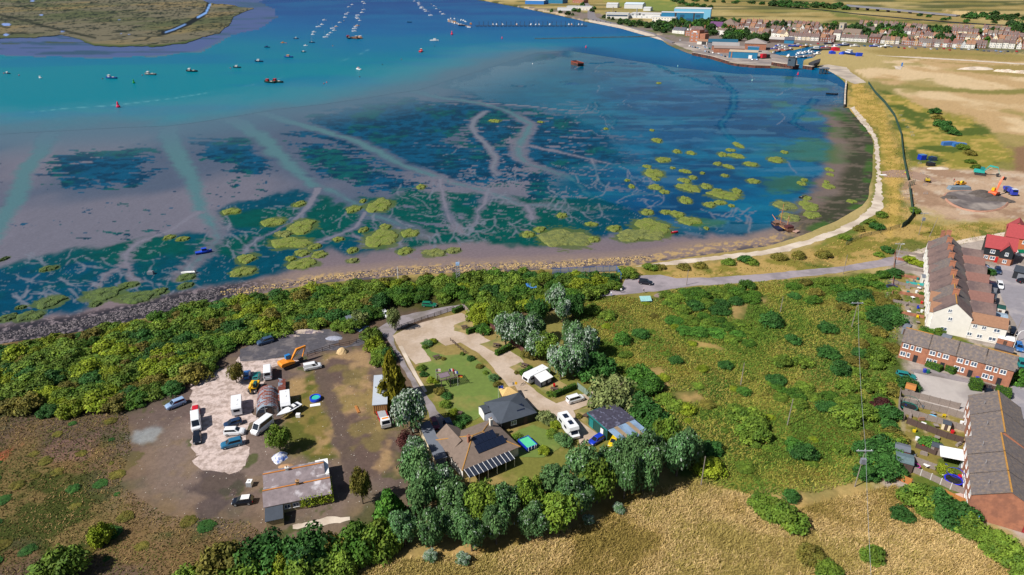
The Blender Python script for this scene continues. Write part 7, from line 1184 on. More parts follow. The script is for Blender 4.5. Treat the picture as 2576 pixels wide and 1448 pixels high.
rt = random.Random(11)
WCOL = [('white', WHITE), ('white', WHITE), ('cream', CREAM), ('red brick', BRICK), ('dark brick', DBRICK), ('yellow brick', YBRICK), ('pale grey', mat('grey_render', lin(196, 196, 196), .8))]
RCOL = [('brown', RT_BROWN), ('brown', RT_BROWN), ('tan', RT_TAN), ('orange', RT_ORANGE), ('grey', RT_GREY), ('red', RT_PINK), ('slate', RT_SLATE)]
HPROTO = {}
def town_house(loc, rz, w, d, eave, ridge, wi, ri, axis='x', wins=True):
 key = (round(w), round(d), round(eave * 2), wi, ri, axis)
 if key in HPROTO: E = dup(HPROTO[key], loc, rz)
 else:
  E = thing('town_house', '', 'house', loc, rz, 'town houses'); gable(E, 0, round(w) - .1, 0, round(d), eave, ridge, WCOL[wi][1], RCOL[ri][1], axis, .3, .2); w_ = round(w)
  n = max(2, int(w_ / 3.2))
  for z in ([1.0, 3.7] if eave > 4 else [1.0]):
   for k in range(n): window(E, w_ * (k + .5) / n, 0, z, 1.3, 1.4, sub=False, fm=None)
  chimney(E, .6, d / 2, ridge - 1.2, ridge + 1.3, .9, .9, BRICK, 2); HPROTO[key] = E
 _reg.append((E, f'{WCOL[wi][0]} {"cottage" if eave < 4 else "house" if w < 10 else "wide house"} with {RCOL[ri][0]} roof', TLM)); return E
def row(u0, v0, u1, v1, n, d=10, eave=4.7, ridge=8.6, wl=None, rl=None, gap=0.02, axis='x', jit=.8):
 a, b = G(u0, v0), G(u1, v1); rz = math.atan2(b.y - a.y, b.x - a.x); L = (b - a).length; w = L / n; t = Vector((math.cos(rz), math.sin(rz), 0)); nn = Vector((-t.y, t.x, 0))
 for i in range(n):
  dh = rt.choice([-.5, 0, 0, .5]) * (1 if gap > .05 else .6)
  town_house(a + t * (w * i) + nn * rt.uniform(-jit, jit), rz, max(5, w * (1 - gap)), d, eave + dh, ridge + dh, rt.choice(wl or range(len(WCOL))), rt.choice(rl or range(len(RCOL))), rt.choice(['x', 'x', 'y']) if axis == '?' else axis)
BR = [0, 0, 1, 2, 3]
for a in [((1984, 100, 2060, 104, 7), dict(wl=[0, 0, 2], rl=[0], jit=.2)), ((2062, 105, 2098, 107, 3), dict(wl=[4, 2], rl=BR, axis='?')), ((2094, 101, 2112, 102, 1), dict(wl=[0], rl=[0], eave=9, ridge=13)), ((2114, 104, 2180, 107, 6), dict(wl=[0, 0, 1], rl=[0, 0, 4], axis='?')), ((2184, 108, 2212, 110, 2), dict(wl=[4], rl=[0], eave=7.5, ridge=11)), ((2214, 110, 2262, 112, 4), dict(wl=[0, 6, 2], rl=BR, axis='?')),
          ((2266, 113, 2318, 116, 5), dict(wl=[3, 4, 5], rl=[0, 3, 4], axis='?')), ((2320, 117, 2392, 120, 7), dict(axis='?')), ((2394, 120, 2450, 123, 5), dict(wl=[0, 0, 6, 5], axis='?')), ((2442, 121, 2480, 123, 3), dict(wl=[4], rl=[0])), ((2488, 121, 2552, 124, 4), dict(wl=[0], rl=[2, 0], eave=6.5, ridge=9.5)), ((2556, 124, 2640, 128, 6), dict(axis='?')),
          ((1940, 92, 1982, 96, 4), dict(rl=BR, wl=[0, 2], axis='?')), ((1938, 82, 1990, 85, 4), dict(rl=BR, axis='?', gap=.15)), ((1990, 78, 2092, 82, 9), dict(rl=BR, axis='?', gap=.1)), ((1995, 68, 2060, 71, 6), dict(rl=[0, 0, 5], gap=.2)), ((1938, 66, 1990, 68, 5), dict(rl=[0], gap=.15)), ((2010, 90, 2060, 93, 5), dict(rl=BR, axis='?')), ((2066, 92, 2092, 94, 3), dict(rl=BR, axis='?')),
          ((2124, 90, 2160, 92, 3), dict(rl=BR, gap=.2)), ((2210, 92, 2262, 95, 5), dict(wl=[0, 3], rl=BR, axis='?', gap=.1)), ((2270, 86, 2340, 90, 6), dict(rl=BR, gap=.2, axis='?')), ((2160, 66, 2260, 70, 8), dict(rl=BR, gap=.25)), ((2240, 72, 2330, 77, 7), dict(rl=BR, gap=.2)), ((2300, 98, 2390, 103, 8), dict(rl=BR, axis='?', gap=.1)), ((2380, 86, 2460, 90, 6), dict(rl=[0, 0, 1, 4], gap=.1)),
          ((2400, 100, 2480, 106, 6), dict(rl=BR, axis='?', gap=.1)), ((2470, 92, 2560, 97, 7), dict(rl=BR, gap=.15)), ((2380, 76, 2450, 79, 5), dict(rl=BR, gap=.2)), ((2470, 80, 2540, 84, 5), dict(rl=BR, gap=.2)), ((2480, 106, 2570, 112, 6), dict(rl=BR, axis='?', gap=.1)), ((2540, 100, 2640, 106, 6), dict(rl=BR, gap=.1)),
          ((1850, 84, 1932, 90, 6), dict(rl=BR, axis='?', gap=.1)), ((1846, 73, 1925, 77, 6), dict(rl=BR, axis='?', gap=.15)), ((1862, 62, 1935, 65, 5), dict(rl=BR, gap=.25)), ((1800, 88, 1836, 91, 2), dict(wl=[1], rl=[2], eave=6.5, ridge=9)), ((1690, 84, 1722, 87, 2), dict(wl=[0], rl=[6], eave=4.8)), ((1890, 98, 1926, 101, 3), dict(rl=BR, axis='?')), ((1945, 104, 1975, 107, 3), dict(wl=[0, 2], rl=[2, 4], eave=3, ridge=5))]: row(*a[0], **a[1])
def block(u0, v0, u1, v1, d, h, wm, rm, label, name='warehouse', cat='warehouse', ridge=0, roof_over=.3, ribbon=None, wins=0, group=None, sills=(1.5,)):
 E, L = base(u0, v0, u1, v1, name, label, cat, group)
 if ridge: gable(E, 0, L, 0, d, h, h + ridge, wm, rm, 'x', .4, .3)
 else: MB().box(0, L, 0, d, 0, h).build('wall', wm, E); slab_roof(E, [(-.3, -.3), (L + .3, -.3), (L + .3, d + .3), (-.3, d + .3)], h + .25, .24, rm)
 if ribbon: MB().box(L * .03, L * .97, -.12, -.02, h * .45, h * .75).build('window', GLASS, E)
 for z in sills:
  for k in range(wins): window(E, L * (k + .5) / wins, 0, z, min(2.2, L / wins * .6), 1.6, sub=False)
 return E, L
E, L = block(1662, 55, 1768, 57, 26, 15, BLUE_METAL, LIGHT_METAL, 'long blue warehouse with white roof edge, front half of the pair'); MB().box(L * .32, L * .36, -.3, -.02, 0, 15).box(L * .76, L * .79, -.3, -.02, 0, 15).build('downpipe', DKST, E); MB().box(L * .45, L * .55, -.15, -.02, 8, 12).box(L * .82, L * .92, -.15, -.02, 8, 12).box(L * .6, L * .75, -.15, -.02, 0, 6).build('door', mat('dark_blue_panel', lin(20, 84, 124), .6), E)
block(1694, 47, 1786, 49, 44, 17, mat('light_blue_cladding', lin(120, 190, 226), .6), LIGHT_METAL, 'taller pale blue warehouse rising behind the long one')
block(1640, 55, 1698, 57, 14, 8, WHITE, LIGHT_METAL, 'white office block with red trim before the blue warehouse', 'office_block', 'office', wins=8, sills=(1.5, 4.8))
block(1524, 47, 1580, 48, 22, 9, WHITE, LIGHT_METAL, 'white factory office with green-blue glazing', 'factory', 'factory', ribbon=True); block(1582, 46, 1660, 48, 46, 7.5, mat('factory_white', lin(224, 226, 230), .7), mat('factory_roof', lin(198, 196, 196), .8, .1, .12), 'wide flat white factory with cluttered roof', 'factory', 'factory', wins=6)
block(1570, 22, 1616, 23, 40, 9, LIGHT_METAL, mat('sky_roof', lin(200, 214, 232), .6), 'white ribbed shed behind the factory', ridge=3); block(1525, 20, 1553, 20.5, 30, 8, LIGHT_METAL, LIGHT_METAL, 'small white shed behind the factory chimney', ridge=2); block(1618, 28, 1636, 28.5, 20, 6, LIGHT_METAL, LIGHT_METAL, 'small grey shed right behind the factory', ridge=1.5)
block(1425, 26, 1488, 27, 22, 7.5, WHITE, LIGHT_METAL, 'white two-tone industrial unit by the sea-front road', 'industrial_unit', 'industrial unit', wins=8); block(1402, 27, 1450, 28, 10, 5.5, LIGHT_METAL, LIGHT_METAL, 'pale blue-white low shed before the industrial unit'); block(1321, 11, 1368, 12, 36, 8, mat('mid_blue', lin(40, 120, 200), .6), LIGHT_METAL, 'blue industrial shed at the top of the shore road', ridge=1.5); block(1372, 9, 1415, 10, 40, 9, BLUE_METAL, LIGHT_METAL, 'blue-fronted shed with white annexe at the top of the shore', ridge=1.5); block(1440, 8, 1468, 9, 24, 8, BRICK, LIGHT_METAL, 'brick and white works at the top of the shore', wins=5)
for x_, (u_, v_, m_, lb) in enumerate([(1600, 40, STEEL, 'cluster of grey roof plant on the factory'), (1540, 34, WOOD, 'tan chimney stack and hoppers beside the factory')]):
 E = thing('roof_plant' if not x_ else 'plant_stack', lb, 'plant', G(u_, v_, 7.9 if not x_ else LZ)); [MB().box(a_, a_ + 4, b_, b_ + 3, 0, c_).build('unit', m_, E) for a_, b_, c_ in ((-14, 0, 2.5), (-7, 6, 3), (0, 2, 2), (6, 8, 3.5), (12, 1, 2.2))]; MB().tube((2, 5, 0), (2, 5, 12), .8, .7, 8).build('stack', m_, E)
E, L = block(1734, 106, 1757, 108, 12, 15, BRICK, RT_PINK, 'tall red brick maltings tower on the waterfront', 'maltings_tower', 'tower', wins=2, sills=(2, 6, 10)); MB().box(L * .3, L * .7, -.12, -.02, 12.2, 13.4).build('name_board', PVC, E); MB().box(L + .02, L + 8, 1, 11, 0, 11).build('annexe', BRICK, E)
E, L = base(1723, 91, 1771, 94, 'mansion_block', 'large brick house with brown mansard roof and white dormers', 'house'); hip(E, 0, L, 0, 14, 7, 13, BRICK, RT_BROWN); [MB().box(x - 1, x + 1, .6, 3, 7.6, 9.6).build('dormer', PVC, E) for x in np.linspace(3, L - 3, 6)]; [window(E, x, 0, z, 1.4, 1.6, sub=False) for x in np.linspace(2.5, L - 2.5, 8) for z in (1, 4)]; [chimney(E, x, 7, 11, 15, 1.2, 1) for x in (3, L - 3)]
E, L = base(1782, 74, 1812, 76, 'hall', 'hall with a purple tiled roof', 'hall'); gable(E, 0, L, 0, 14, 5, 11, WHITE, mat('purple_tiles', lin(98, 60, 104), .9, 1, .12), 'x', .5); E, L = base(1809, 70, 1848, 72, 'hall', 'wide hall with weathered tan hipped roof', 'hall'); hip(E, 0, L, 0, 24, 5, 13, BRICK, RT_TAN)
E, L = base(1753, 112, 1792, 114, 'boat_shed', 'open white-fronted shed with orange tile roof on the quay', 'shed'); gable(E, 0, L, 0, 9, 4, 6, WHITE, RT_ORANGE, 'x', .4); MB().box(L * .3, L * .6, -.1, -.02, 0, 3.4).box(L * .65, L * .92, -.1, -.02, 0, 3.4).build('door', DKST, E)
block(1780, 122, 1854, 124, 16, 7, GREYM, mat('teal_roof', lin(24, 84, 110), .7), 'long shed with dark teal roof on the quay', ridge=3); block(1790, 127, 1858, 129, 14, 5.5, BRICK, mat('grey_asbestos', lin(150, 146, 146), .9, .2, .1), 'long grey-roofed shed before the teal-roofed one', ridge=3); block(1795, 133, 1872, 135, 11, 5, BRICK, mat('brown_asbestos', lin(140, 124, 118), .9, .2, .1), 'brick-ended long low shed with rooflights', ridge=2)
E, L = block(1832, 146, 1904, 149, 20, 6.5, BLUE_METAL, mat('tan_roof', lin(190, 172, 150), .8, .2, .1), 'brick-ended warehouse with blue side and tan flat roof on the quay'); MB().box(-.12, -.01, 0, 20, 0, 6.4).build('end_wall', BRICK, E); MB().box(L * .08, L * .12, -.2, 0, 0, 6.4).build('pier', BRICK, E); MB().box(L * .7, L * .82, -.4, -.02, 0, 3.5).build('door', PVC, E); [window(E, -.12, y, z, 2, 1.5, 'left', sub=False) for y in (3, 8, 13, 17) for z in (1.2, 4)]
E, L = base(1872, 125, 1926, 127, 'brick_warehouse', 'red brick warehouse with grey hipped roof by the creek', 'warehouse'); hip(E, 0, L, 0, 26, 7, 12, BRICK, mat('grey_hip', lin(150, 140, 136), .9, .3, .1), .5); door(E, L * .3, 0, m=GREYM, w=4, h=4)
block(1880, 131, 1908, 132, 8, 5, BLUE_METAL, mat('pale_blue_roof', lin(90, 140, 180)), 'small blue shed in front of the brick warehouse'); block(1934, 107, 1975, 109, 10, 4, WOODD, mat('pale_grey_roof', lin(176, 170, 166), .9), 'dark boarded boathouse with pale grey roof at the creek head', ridge=2.5); block(1972, 110, 1996, 111, 9, 4.5, BLUE_METAL, RT_SLATE, 'dark blue-roofed boat store at the creek head', ridge=3)
# church
E, L = base(2106, 92, 2118, 93, 'church', 'stone church with a square battlemented tower', 'church'); ST = mat('grey_ragstone', lin(176, 166, 150), .9, .6, .15); MB().box(0, 7, 0, 7, 0, 17).build('tower', ST, E); cr = MB(); [cr.box(x, x + 1, y, y + 1, 17, 18.2) for x in (0, 2, 4, 6) for y in (0, 2, 4, 6) if x in (0, 6) or y in (0, 6)]; cr.build('battlement', ST, E); MB().box(2.6, 4.4, -.1, -.01, 11.5, 14.5).build('belfry_window', GLASS, E); gable(E, 7.02, 32, -1, 8, 6, 11, ST, RT_TAN, 'x', .4, names=('nave', 'nave_roof')); [window(E, x, -1, 2, 1.4, 3, sub=False) for x in (11, 16, 21, 26)]
# road viaduct in the distance
a, b = G(2132, 24), G(2410, 43); E = thing('road_viaduct', 'long grey road viaduct striding over the far marsh', 'bridge', a, math.atan2(b.y - a.y, b.x - a.x)); L = (b - a).length; vm = mat('viaduct_concrete', lin(130, 130, 142), .8, .05, .1)
MB().add([(0, -6, 6.2), (L, -6, 1), (L, 6, 1), (0, 6, 6.2), (0, -6, 9), (L, -6, 3), (L, 6, 3), (0, 6, 9)], [(0, 3, 2, 1), (4, 5, 6, 7), (0, 1, 5, 4), (1, 2, 6, 5), (2, 3, 7, 6), (3, 0, 4, 7)]).build('deck', vm, E); MB().add([(0, -6.3, 9), (L, -6.3, 3), (L, -5.9, 3), (0, -5.9, 9), (0, -6.3, 10.2), (L, -6.3, 4.2), (L, -5.9, 4.2), (0, -5.9, 10.2)], [(4, 5, 6, 7), (0, 1, 5, 4), (2, 3, 7, 6)]).build('parapet', vm, E)
for k in range(1, 9): MB().box(L * k / 10 - 1.2, L * k / 10 + 1.2, -4, 4, 0, 6.3 - 5 * k / 10).build('pier', DKST, E)
# trees of the town and the marsh beyond
GT = 'trees among the town houses'
def town_trees(poly, dmin, n, seed, rr, hr, leafs=('town', 'town', 'dark', 'town', 'hedge'), group=GT):
 rg = random.Random(seed)
 for u, v in scatter(poly, dmin, n, seed): r = rg.uniform(*rr); lf = rg.choice(leafs); plant(u, v, r, r * rg.uniform(*hr), lf, 'far', 'tree', f'{"big" if r > 6.5 else "small"} {"dark" if lf in ("town", "dark") else "bright"} green town tree', group=group, lms=TLM)
for poly, dm, n, s_, rr in [([(1640, 62), (1700, 64), (1700, 82), (1660, 84), (1645, 76)], 7, 24, 1, (5, 8)), ([(1690, 60), (1790, 64), (1790, 76), (1765, 86), (1700, 74)], 8, 26, 2, (5, 8.5)), ([(1752, 70), (1800, 76), (1800, 90), (1775, 92)], 8, 8, 3, (5, 8)), ([(1815, 84), (1862, 92), (1858, 106), (1822, 104)], 8, 16, 4, (6, 9)), ([(1878, 98), (1925, 102), (1922, 110), (1880, 108)], 8, 9, 5, (5, 8)), ([(1862, 86), (1885, 88), (1882, 96), (1864, 94)], 8, 5, 6, (5, 7)),
       ([(2085, 80), (2200, 76), (2280, 84), (2275, 98), (2200, 96), (2130, 92), (2090, 88)], 9, 34, 7, (5.5, 9)), ([(2352, 78), (2380, 82), (2395, 108), (2360, 110)], 8, 14, 8, (6, 9)), ([(1940, 72), (2100, 80), (2300, 92), (2560, 108), (2560, 114), (2300, 102), (2100, 96), (1940, 90)], 18, 36, 31, (3, 5.5)), ([(2180, 66), (2560, 84), (2560, 92), (2300, 84)], 22, 26, 9, (4, 6.5)), ([(1930, 62), (2100, 66), (2095, 78), (1930, 76)], 16, 20, 10, (4, 7)), ([(1560, 58), (1650, 68), (1640, 74), (1550, 62)], 9, 14, 12, (4, 7)), ([(1520, 46), (1545, 50), (1600, 62), (1590, 64)], 12, 7, 13, (3, 5)), ([(1455, 16), (1500, 22), (1500, 34), (1440, 32)], 14, 8, 14, (4, 7)), ([(1360, 22), (1420, 32), (1450, 40), (1440, 42), (1380, 30)], 14, 8, 15, (3, 5)), ([(2540, 72), (2600, 74), (2600, 90), (2545, 88)], 10, 12, 16, (6, 10)), ([(1800, 54), (1870, 58), (1870, 62), (1790, 62)], 10, 10, 18, (5, 8))]: town_trees(poly, dm, n, s_, rr, (1.1, 1.6))
GMm = 'trees on the far marsh'
for poly, dm, n, s_, rr in [([(1935, 8), (2000, 10), (2125, 20), (2130, 26), (2050, 22), (1990, 20), (1940, 16)], 18, 46, 21, (6, 11)), ([(2440, 40), (2560, 44), (2580, 54), (2480, 52), (2420, 46)], 18, 26, 22, (6, 10)), ([(1690, 4), (1760, 16), (1790, 22), (1780, 24), (1720, 14)], 16, 18, 23, (5, 8)), ([(1620, -4), (1720, 2), (1930, 10), (1930, 14), (1760, 6)], 24, 20, 24, (5, 8)), ([(2300, 40), (2360, 46), (2500, 58), (2560, 66), (2400, 56)], 30, 14, 25, (4, 7))]:
 rg = random.Random(s_)
 for u, v in scatter(poly, dm, n, s_): r = rg.uniform(*rr); plant(u, v, r, r * rg.uniform(.8, 1.1), rg.choice(['town', 'dark']), 'far', 'tree', f'{"broad" if r > 7 else "small"} dark tree on the far marsh', group=GMm, lms=TLM)
def fence(name, uvs, h, m, label, rails=2, post=2.0, board=False, pm=None, cat='fence', group=None, z=LZ):
 P = [G(u, v, z) for u, v in uvs]; E = thing(name, label, cat, P[0], 0, group); ps = []; r = MB(); o0 = P[0]; pts = []
 for a, b in zip(P, P[1:]):
  k = max(1, round((b - a).length / post)); pts += [a + (b - a) * (i / k) - o0 for i in range(k)]
 pts.append(P[-1] - o0)
 for a, b in zip(pts, pts[1:]):
  d = (b - a).normalized(); n_ = Vector((-d.y, d.x, 0)) * .025
  for z0, z1 in ([(.05, h - .05)] if board else [(h * (i + 1) / (rails + .25) - .07, h * (i + 1) / (rails + .25) + .05) for i in range(rails)]):
   r.add([(a.x - n_.x, a.y - n_.y, z0), (b.x - n_.x, b.y - n_.y, z0), (b.x + n_.x, b.y + n_.y, z0), (a.x + n_.x, a.y + n_.y, z0), (a.x - n_.x, a.y - n_.y, z1), (b.x - n_.x, b.y - n_.y, z1), (b.x + n_.x, b.y + n_.y, z1), (a.x + n_.x, a.y + n_.y, z1)], [(0, 3, 2, 1), (4, 5, 6, 7), (0, 1, 5, 4), (1, 2, 6, 5), (2, 3, 7, 6), (3, 0, 4, 7)])
 r.build('panel' if board else 'rail', m, E); pmesh = MB().box(-.06, .06, -.06, .06, 0, h + .06).build('post', pm or m, E); pmesh.location = pts[0]
 for p in pts[1:100]: c = pmesh.copy(); COL.objects.link(c); c.parent = E; c.location = p
 return E
fence('rail_fence', [(774, 897), (830, 878), (880, 868), (914, 858)], 1.2, WOODD, 'dark post-and-rail fence from the excavator to the sand heap', 2, 2.4); fence('rail_fence', [(993, 832), (1060, 808), (1141, 780)], 1.2, WOODD, 'dark three-rail fence between the lane and the camp drive', 3, 2.2); fence('rail_fence', [(1133, 858), (1152, 875), (1172, 891)], .9, WOODD, 'short ladder-like rail fence at the lawn corner', 2, 1.4)
fence('board_fence', [(1452, 978), (1468, 990), (1487, 1005)], 1.8, mat('grey_green_boards', lin(120, 140, 128), .8), 'grey-green panel fence behind the camp people carrier', board=True); fence('board_fence', [(1168, 778), (1182, 793)], 1.6, WOOD, 'short grey panel fence at the top of the camp drive', board=True); fence('board_fence', [(1228, 815), (1240, 828), (1320, 890)], 1.5, mat('maroon_boards', lin(96, 58, 56), .8), 'maroon boarded fence behind the silver poplars', board=True)
BF = mat('blue_palisade', lin(58, 110, 180), .6, 3, .12); fence('palisade_fence', [(1390, 690), (1450, 688), (1500, 685), (1550, 684), (1562, 704)], 2.2, BF, 'bright blue steel palisade fence by the coast road', 7, 2.5)
GF_ = mat('green_mesh', lin(30, 74, 66), .8, 3, .1); fence('mesh_fence', [(2184, 211), (2200, 235), (2226, 262), (2250, 295), (2266, 340), (2272, 400), (2280, 440), (2284, 455)], 2.2, GF_, 'tall dark green mesh fence along the top of the bank', board=True, post=4); fence('mesh_fence', [(2287, 476), (2292, 520), (2296, 545), (2280, 565), (2268, 574)], 2.2, GF_, 'lower dark green mesh fence bending at the haul road', board=True, post=4); fence('mesh_fence', [(2262, 574), (2215, 588), (2165, 600), (2140, 610), (2128, 618)], 1.6, GF_, 'thin green mesh fence crossing the grass verge', 4, 5)
fence('mesh_gate', [(2285, 470), (2300, 465)], 2.4, GF_, 'dark green mesh gate beside the haul road', 6, 2, cat='gate')
GFN = 'garden fences of the brick terraces'
for uvs, h, m, lab in [([(2264, 997), (2310, 1005), (2360, 1018), (2412, 1031)], 1.8, WOOD, 'grey panel fence along the parking yard edge'), ([(2262, 1015), (2320, 1028), (2380, 1042), (2426, 1056)], 1.8, WOOD, 'grey panel fence on the near side of the big trampoline'), ([(2270, 1040), (2330, 1058), (2380, 1072), (2425, 1086)], 1.7, WOOD, 'grey fence in front of the paddling pool garden'), ([(2280, 1066), (2330, 1085), (2380, 1104), (2420, 1116)], 1.7, WOODD, 'dark brown fence across the cluttered garden'), ([(2303, 1127), (2330, 1137), (2352, 1146)], 1.2, WOODD, 'short dark fence by the yellow flower bed'), ([(2296, 1163), (2330, 1176), (2352, 1184)], 1.6, WOOD, 'grey fence behind the palm garden'), ([(2290, 1187), (2340, 1208), (2390, 1232), (2428, 1246)], 1.6, WOOD, 'grey slatted fence with white posts above the last garden'), ([(2236, 1199), (2262, 1210), (2290, 1222)], 1.7, WOODO, 'new orange fence at the scrub corner'), ([(2372, 1250), (2420, 1272), (2465, 1294)], 1.8, WOODO, 'orange-brown fence below the brick gable'), ([(2466, 1295), (2520, 1318), (2570, 1340), (2600, 1352)], 1.8, mat('red_fence', lin(150, 40, 44), .8), 'dark red fence below the brick gable'), ([(2262, 992), (2259, 1040), (2272, 1060)], 1.8, WOOD, 'grey boundary fence along the scrub'), ([(2444, 966), (2490, 978), (2532, 990)], 1.1, WOODD, 'low brown fence in front of the last cottage')]: fence('board_fence', uvs, h, m, lab, board=True, group=GFN, pm=PVC if 'white posts' in lab else None, post=1.9)
for i in range(8):
 q0 = M0 @ Vector((LT * i / 8, -1.2, 0)); q1 = M0 @ Vector((LT * i / 8, -9.5, 0)); a, b = UV((q0.x, q0.y, LZ)), UV((q1.x, q1.y, LZ)); fence('garden_wall', [a, b], 1.1, BRICK if i % 2 else WOOD, ['garden fence at the far end of the white terrace', *[f'garden boundary, number {n_} from the far end of the terrace' for n_ in ('two', 'three', 'four', 'five', 'six', 'seven', 'eight')]][i].replace('number two', 'second').replace('number three', 'third').replace('number four', 'fourth').replace('number five', 'fifth').replace('number six', 'sixth').replace('number seven', 'seventh').replace('number eight', 'eighth'), board=True, group='front garden boundaries of the white terrace')
q0 = M0 @ Vector((0, -9.8, 0)); q1 = M0 @ Vector((LT, -9.8, 0)); fence('garden_wall', [UV((q0.x, q0.y, LZ)), UV((q1.x, q1.y, LZ))], .9, BRICK, 'low brick wall at the foot of the terrace gardens', board=True, cat='wall')
fence('turquoise_fence', [(2279, 715), (2322, 720)], 1.0, mat('turquoise', lin(60, 180, 180), .7), 'turquoise slatted fence in a terrace garden', board=True)
# poles and wires
PW = mat('pole_wood', lin(140, 130, 122), .9, 3, .2); POLES = {}
def pole(u, v, h, label, arm=0, kit=False, lean=(0, 0), m=PW, name='utility_pole', cat='pole'):
 E = thing(name, label, cat, G(u, v), 0, 'wooden poles'); MB().tube((0, 0, 0), (lean[0], lean[1], h), .12, .08, 7).build('shaft', m, E)
 if arm: MB().box(-arm / 2, arm / 2, -.08, .08, h - .3, h - .15).build('crossarm', STEEL, E); MB().tube((-arm * .4, 0, h - .15), (-arm * .4, 0, h + .1), .05).tube((arm * .4, 0, h - .15), (arm * .4, 0, h + .1), .05).tube((0, 0, h), (0, 0, h + .15), .05).build('insulator', PVC, E)
 if kit: MB().box(-.5, .5, -.75, -.15, h - 3.0, h - 1.8).build('transformer', GREYM, E)
 POLES[label] = E.location + Vector((lean[0], lean[1], h)); return E
pole(2142, 824, 8.0, 'leaning crossarm pole in the far scrub', 3.4, lean=(.3, .2)); pole(2150, 1225, 9.2, 'transformer pole at the near edge of the scrub', 3.2, True, (.3, .3)); pole(1980, 1072, 7.2, 'bare pole standing in the middle of the scrub', lean=(.2, .2)); pole(1863, 970, 6.5, 'slim pale pole by the flattened grass patch'); pole(1763, 1224, 7.5, 'slim pole at the edge of the straw field'); pole(1963, 785, 5, 'thin pole in the far pasture'); pole(1727, 718, 5.5, 'thin post beside the coast road lay-by'); pole(2121, 690, 7, 'thin dark pole on the coast road bend'); pole(2246, 674, 9, 'telegraph pole with crossarm at the road end', 2.6); pole(2311, 592, 9, 'tall pole with crossarms and a blue box on the verge', 3, True); pole(2338, 596, 7.5, 'plain pole leaning beside the blue-boxed pole', lean=(1.2, 0)); pole(2543, 866, 8, 'dark pole beside the black car on the estate road', lean=(1, .5)); pole(1072, 1327, 5.5, 'bare dead trunk in the near hedgerow', m=WOODD, name='dead_trunk', cat='trunk'); pole(2452, 1330, 3.0, 'short blue-grey post by the orange fence', m=BF); pole(1002, 707, 5, 'thin pale post at the shore bushes', m=PVC)
def wire(a, b, sag, label, r=.03):
 n = 22; pts = [tuple(a.lerp(b, i / n) - Vector((0, 0, sag * 4 * (i / n) * (1 - i / n))) - a) for i in range(n + 1)]; o = MB().path(pts, r, 5).build('overhead_wire', STEEL); o.location = a; return tag(o, label, 'wire')
A_, B_ = POLES['leaning crossarm pole in the far scrub'], POLES['transformer pole at the near edge of the scrub']; wire(A_, B_, 1.6, 'pale overhead wire between the crossarm pole and the transformer pole'); C_ = B_ + (B_ - A_) * .8; C_.z = B_.z + 1.5; wire(B_, C_, 1.0, 'pale overhead wire running from the transformer pole towards us')
E = thing('street_lamp', 'curved white street lamp by the last brick cottage', 'street lamp', G(2546, 884)); MB().path([(0, 0, 0), (0, 0, 5.2), (.5, .1, 6.0), (1.5, .3, 6.2)], .08).build('column', PVC, E); MB().box(1.4, 2.1, .2, .45, 6.1, 6.25).build('lamp_head', GREYM, E)
E = thing('street_lamp', 'pale street lamp rising beside the terrace road end', 'street lamp', G(2254, 664)); MB().path([(0, 0, 0), (0, 0, 7), (.6, 0, 7.4)], .08).build('column', STEEL, E); MB().box(.5, 1.2, -.15, .15, 7.3, 7.45).build('lamp_head', PVC, E)
E = thing('lattice_mast', 'pale blue-grey lattice mast among the shore bushes', 'mast', G(1153, 714)); [MB().tube((x * .5, y * .5, 0), (x * .4, y * .4, 8.2), .07, .06, 5).build('leg', STEEL, E) for x in (-1, 1) for y in (-1, 1)]; b = MB()
for k in range(10): z0 = k * .8; [b.tube((x0 * .47, y0 * .47, z0), (x1 * .46, y1 * .46, z0 + .8), .035, .035, 4) for (x0, y0), (x1, y1) in (((-1, -1), (1, -1)), ((1, -1), (1, 1)), ((1, 1), (-1, 1)), ((-1, 1), (-1, -1)))]
b.build('bracing', STEEL, E); MB().box(-.6, .6, -.6, .6, 6.6, 7.4).build('lantern_box', mat('mast_blue', lin(150, 184, 226), .6), E); MB().box(-.9, .9, -.05, .05, 5, 5.1).box(-.9, .9, -.05, .05, 3.4, 3.5).build('arm', STEEL, E)
# picnic tables, pergola, flags
def picnic(u, v, rz, label, m=WOODD):
 E = thing('picnic_table', label, 'picnic table', G(u, v, Z3), rz, 'picnic tables on the camp pitches'); MB().box(-.9, .9, -.4, .4, .72, .77).build('table_top', m, E)
 for s in (-1, 1): MB().box(-.9, .9, s * .8 - .14, s * .8 + .14, .43, .47).build('seat', m, E); MB().add([(s * .6 - .05, -.75, 0), (s * .6 + .05, -.75, 0), (s * .6 + .05, -.3, .72), (s * .6 - .05, -.3, .72), (s * .6 - .05, .75, 0), (s * .6 + .05, .75, 0), (s * .6 + .05, .3, .72), (s * .6 - .05, .3, .72), (s * .6 - .05, -.65, 0), (s * .6 + .05, -.65, 0), (s * .6 + .05, -.2, .72), (s * .6 - .05, -.2, .72)], [(0, 1, 2, 3), (4, 5, 6, 7), (8, 9, 10, 11)]).box(s * .6 - .04, s * .6 + .04, -.8, .8, .36, .42).build('leg_frame', m, E)
for a in [(1168, 826, .3, 'picnic table on the first grass pitch by a clipped hedge'), (1249, 872, -.3, 'picnic table on the second pitch beside a flower strip'), (1320, 923, -.5, 'purple-brown picnic table on the pitch before the caravan'), (1394, 984, -.3, 'picnic table beside the caravan awning'), (1478, 1050, .8, 'picnic table on the last pitch by the green shed'), (1153, 1044, -.2, 'dark picnic table at the lawn edge under the bushes'), (1098, 902, .5, 'dark covered bench on the lawn near the drive')]: picnic(*a)
MB().box(-.25, .25, -.3, .3, .3, .9).build('red_chair', CARP['red']).location = G(1394, 974, Z3); tag(bpy.data.objects['red_chair'], 'red camping chair beside the awning picnic table', 'chair')
